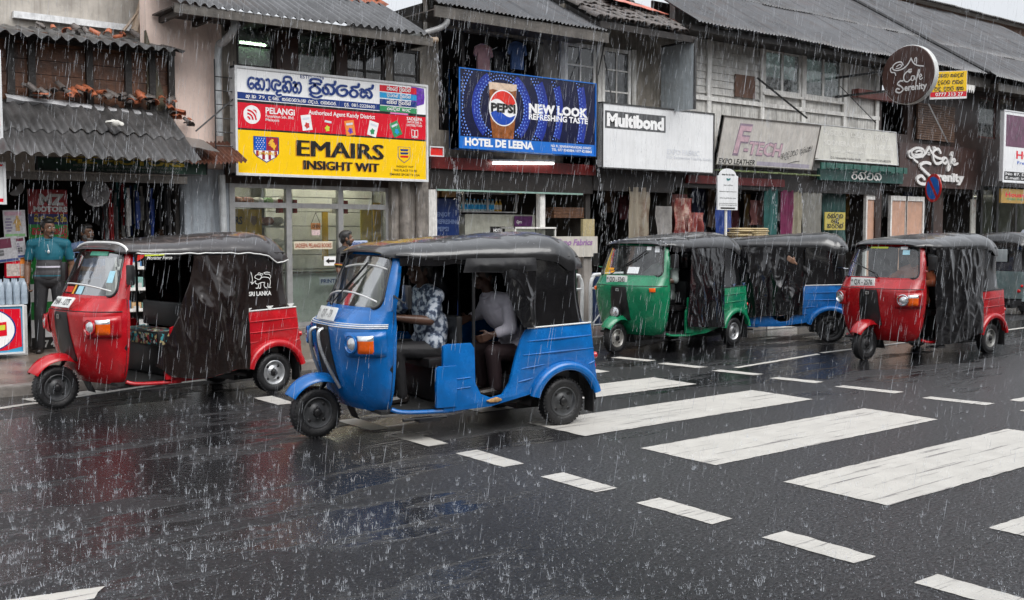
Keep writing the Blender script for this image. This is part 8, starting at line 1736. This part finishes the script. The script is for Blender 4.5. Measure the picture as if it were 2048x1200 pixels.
def splash(c, s):
    n = RR.randint(2, 6); a0 = RR.random() * 6.28
    for i in range(n):
        a = a0 + 6.283 * i / n + RR.uniform(-.35, .35); o = Vector((cos(a), sin(a), 0)); h = s * RR.uniform(.15, 1.3) ** 1.3; q = c + o * s * .26; t = q + o * s * RR.uniform(.1, .42) + Vector((0, 0, h))
        m_ = q + (t - q) * .5 + Vector((0, 0, h * .10)) - o * s * .05; spike(q, m_, .0017 * s / .03, .0011 * s / .03); spike(m_, t, .0011 * s / .03, .0005 * s / .03)
        if RR.random() < .7: dot(t + o * s * RR.uniform(0, .3) + Vector((0, 0, s * RR.uniform(.05, .5))), s * RR.uniform(.035, .075))
    for i in range(RR.randint(1, 4)): dot(c + Vector((RR.uniform(-1, 1), RR.uniform(-1, 1), RR.uniform(.2, 1.6))) * s, s * RR.uniform(.03, .06))
k = 0
while k < 4600:
    px = RR.uniform(-60, 2110); py = 640 + 570 * RR.random() ** (.78)
    c = G(px, py, .002)
    if c.y > 11.6 or in_tuk(c, .0) and RR.random() < .9: continue
    wet = max(0, min(1, (5.6 - c.x) / 2.0)) ; far_ = max(0, min(1, (c.y - 6.5) / 2.0)); keep = max(.75 * wet, far_, .34)
    cl_ = .5 + .5 * noise.noise(Vector((c.x * 1.1, c.y * 1.6, 3)))
    if RR.random() > keep * (.35 + .9 * cl_): continue
    splash(c, RR.choice((.007, .009, .010, .012, .014, .016, .020, .026, .034)) * (1.0 if c.y > 5 else .72)); k += 1
for _ in range(700):   # on hoods and the kerb
    L, rz = TUKS[RR.randrange(6)]; u, v = RR.random(), RR.uniform(-.7, .7); q = canopy_pt(u, v, 1); p = L + Matrix.Rotation(rz, 3, 'Z') @ q; splash(p + Vector((0, 0, .004)), RR.choice((.010, .014, .018)))
for _ in range(500): splash(Vector((RR.uniform(2, 26), RR.uniform(11.75, 14.0), .11)), RR.choice((.012, .018, .025)))
for _ in range(9000):
    c = G(RR.uniform(-40, 2090), 645 + 555 * RR.random() ** .8, .001)
    if c.y < 11.6 and not in_tuk(c): dot(c + Vector((0, 0, RR.uniform(0, .025))), RR.uniform(.0012, .0030))
stuff('rain_splashes', V, Fc, SPL)
# water running off the awnings, gutters and signs
V, Fc = [], []
def drip_line(a, b, n, L0, L1, r=.004):
    for i in range(n):
        p = a + (b - a) * ((i + .5) / n); z = p.z - RR.uniform(0, .1)
        while z > p.z - RR.uniform(L0, L1):
            h = RR.uniform(.015, .06); q = Vector((p.x + RR.uniform(-.006, .006), p.y - (p.z - z) * .02 + RR.uniform(-.006, .006), z)); spike(q, q - Vector((0, 0, h)), r * RR.uniform(.5, 1), r * .4); z -= h + RR.uniform(.03, .16)
drip_line(Vector((3.40, 13.98, 2.60)), Vector((5.86, 13.98, 2.60)), 15, 1.2, 2.3, .0034); drip_line(Vector((3.6, 14.72, 4.16)), Vector((5.98, 14.72, 4.16)), 14, .4, .75, .003); drip_line(Vector((5.7, 14.28, 4.78)), Vector((9.85, 14.28, 4.78)), 26, .3, .9, .0026)
a, b = P(1640, 338, 14.85), P(1806, 338, 14.85); drip_line(a, b, 22, .4, 1.4, .0036)
def spout(px, py, Y, fall, out, w_=.011, n=80):
    p = P(px, py, Y)
    for i in range(n):
        t_ = RR.random() ** .8; z = p.z - fall * t_; q = Vector((p.x + out * sqrt(t_) + RR.gauss(0, .012 + .035 * t_), p.y - .16 * sqrt(t_) + RR.gauss(0, .012 + .03 * t_), z)); h = RR.uniform(.03, .10); spike(q, q - Vector((0, 0, h)), w_ * (.5 - .32 * t_), w_ * .15)
for args in ((897, 306, 14.8, 1.2, .14), (1189, 316, 14.75, 1.6, .16), (1536, 342, 14.75, 1.9, .22), (1592, 346, 14.75, 1.9, .22), (866, 92, 14.45, 1.1, .06)): spout(*args)
stuff('dripping_water', V, Fc, SPL)
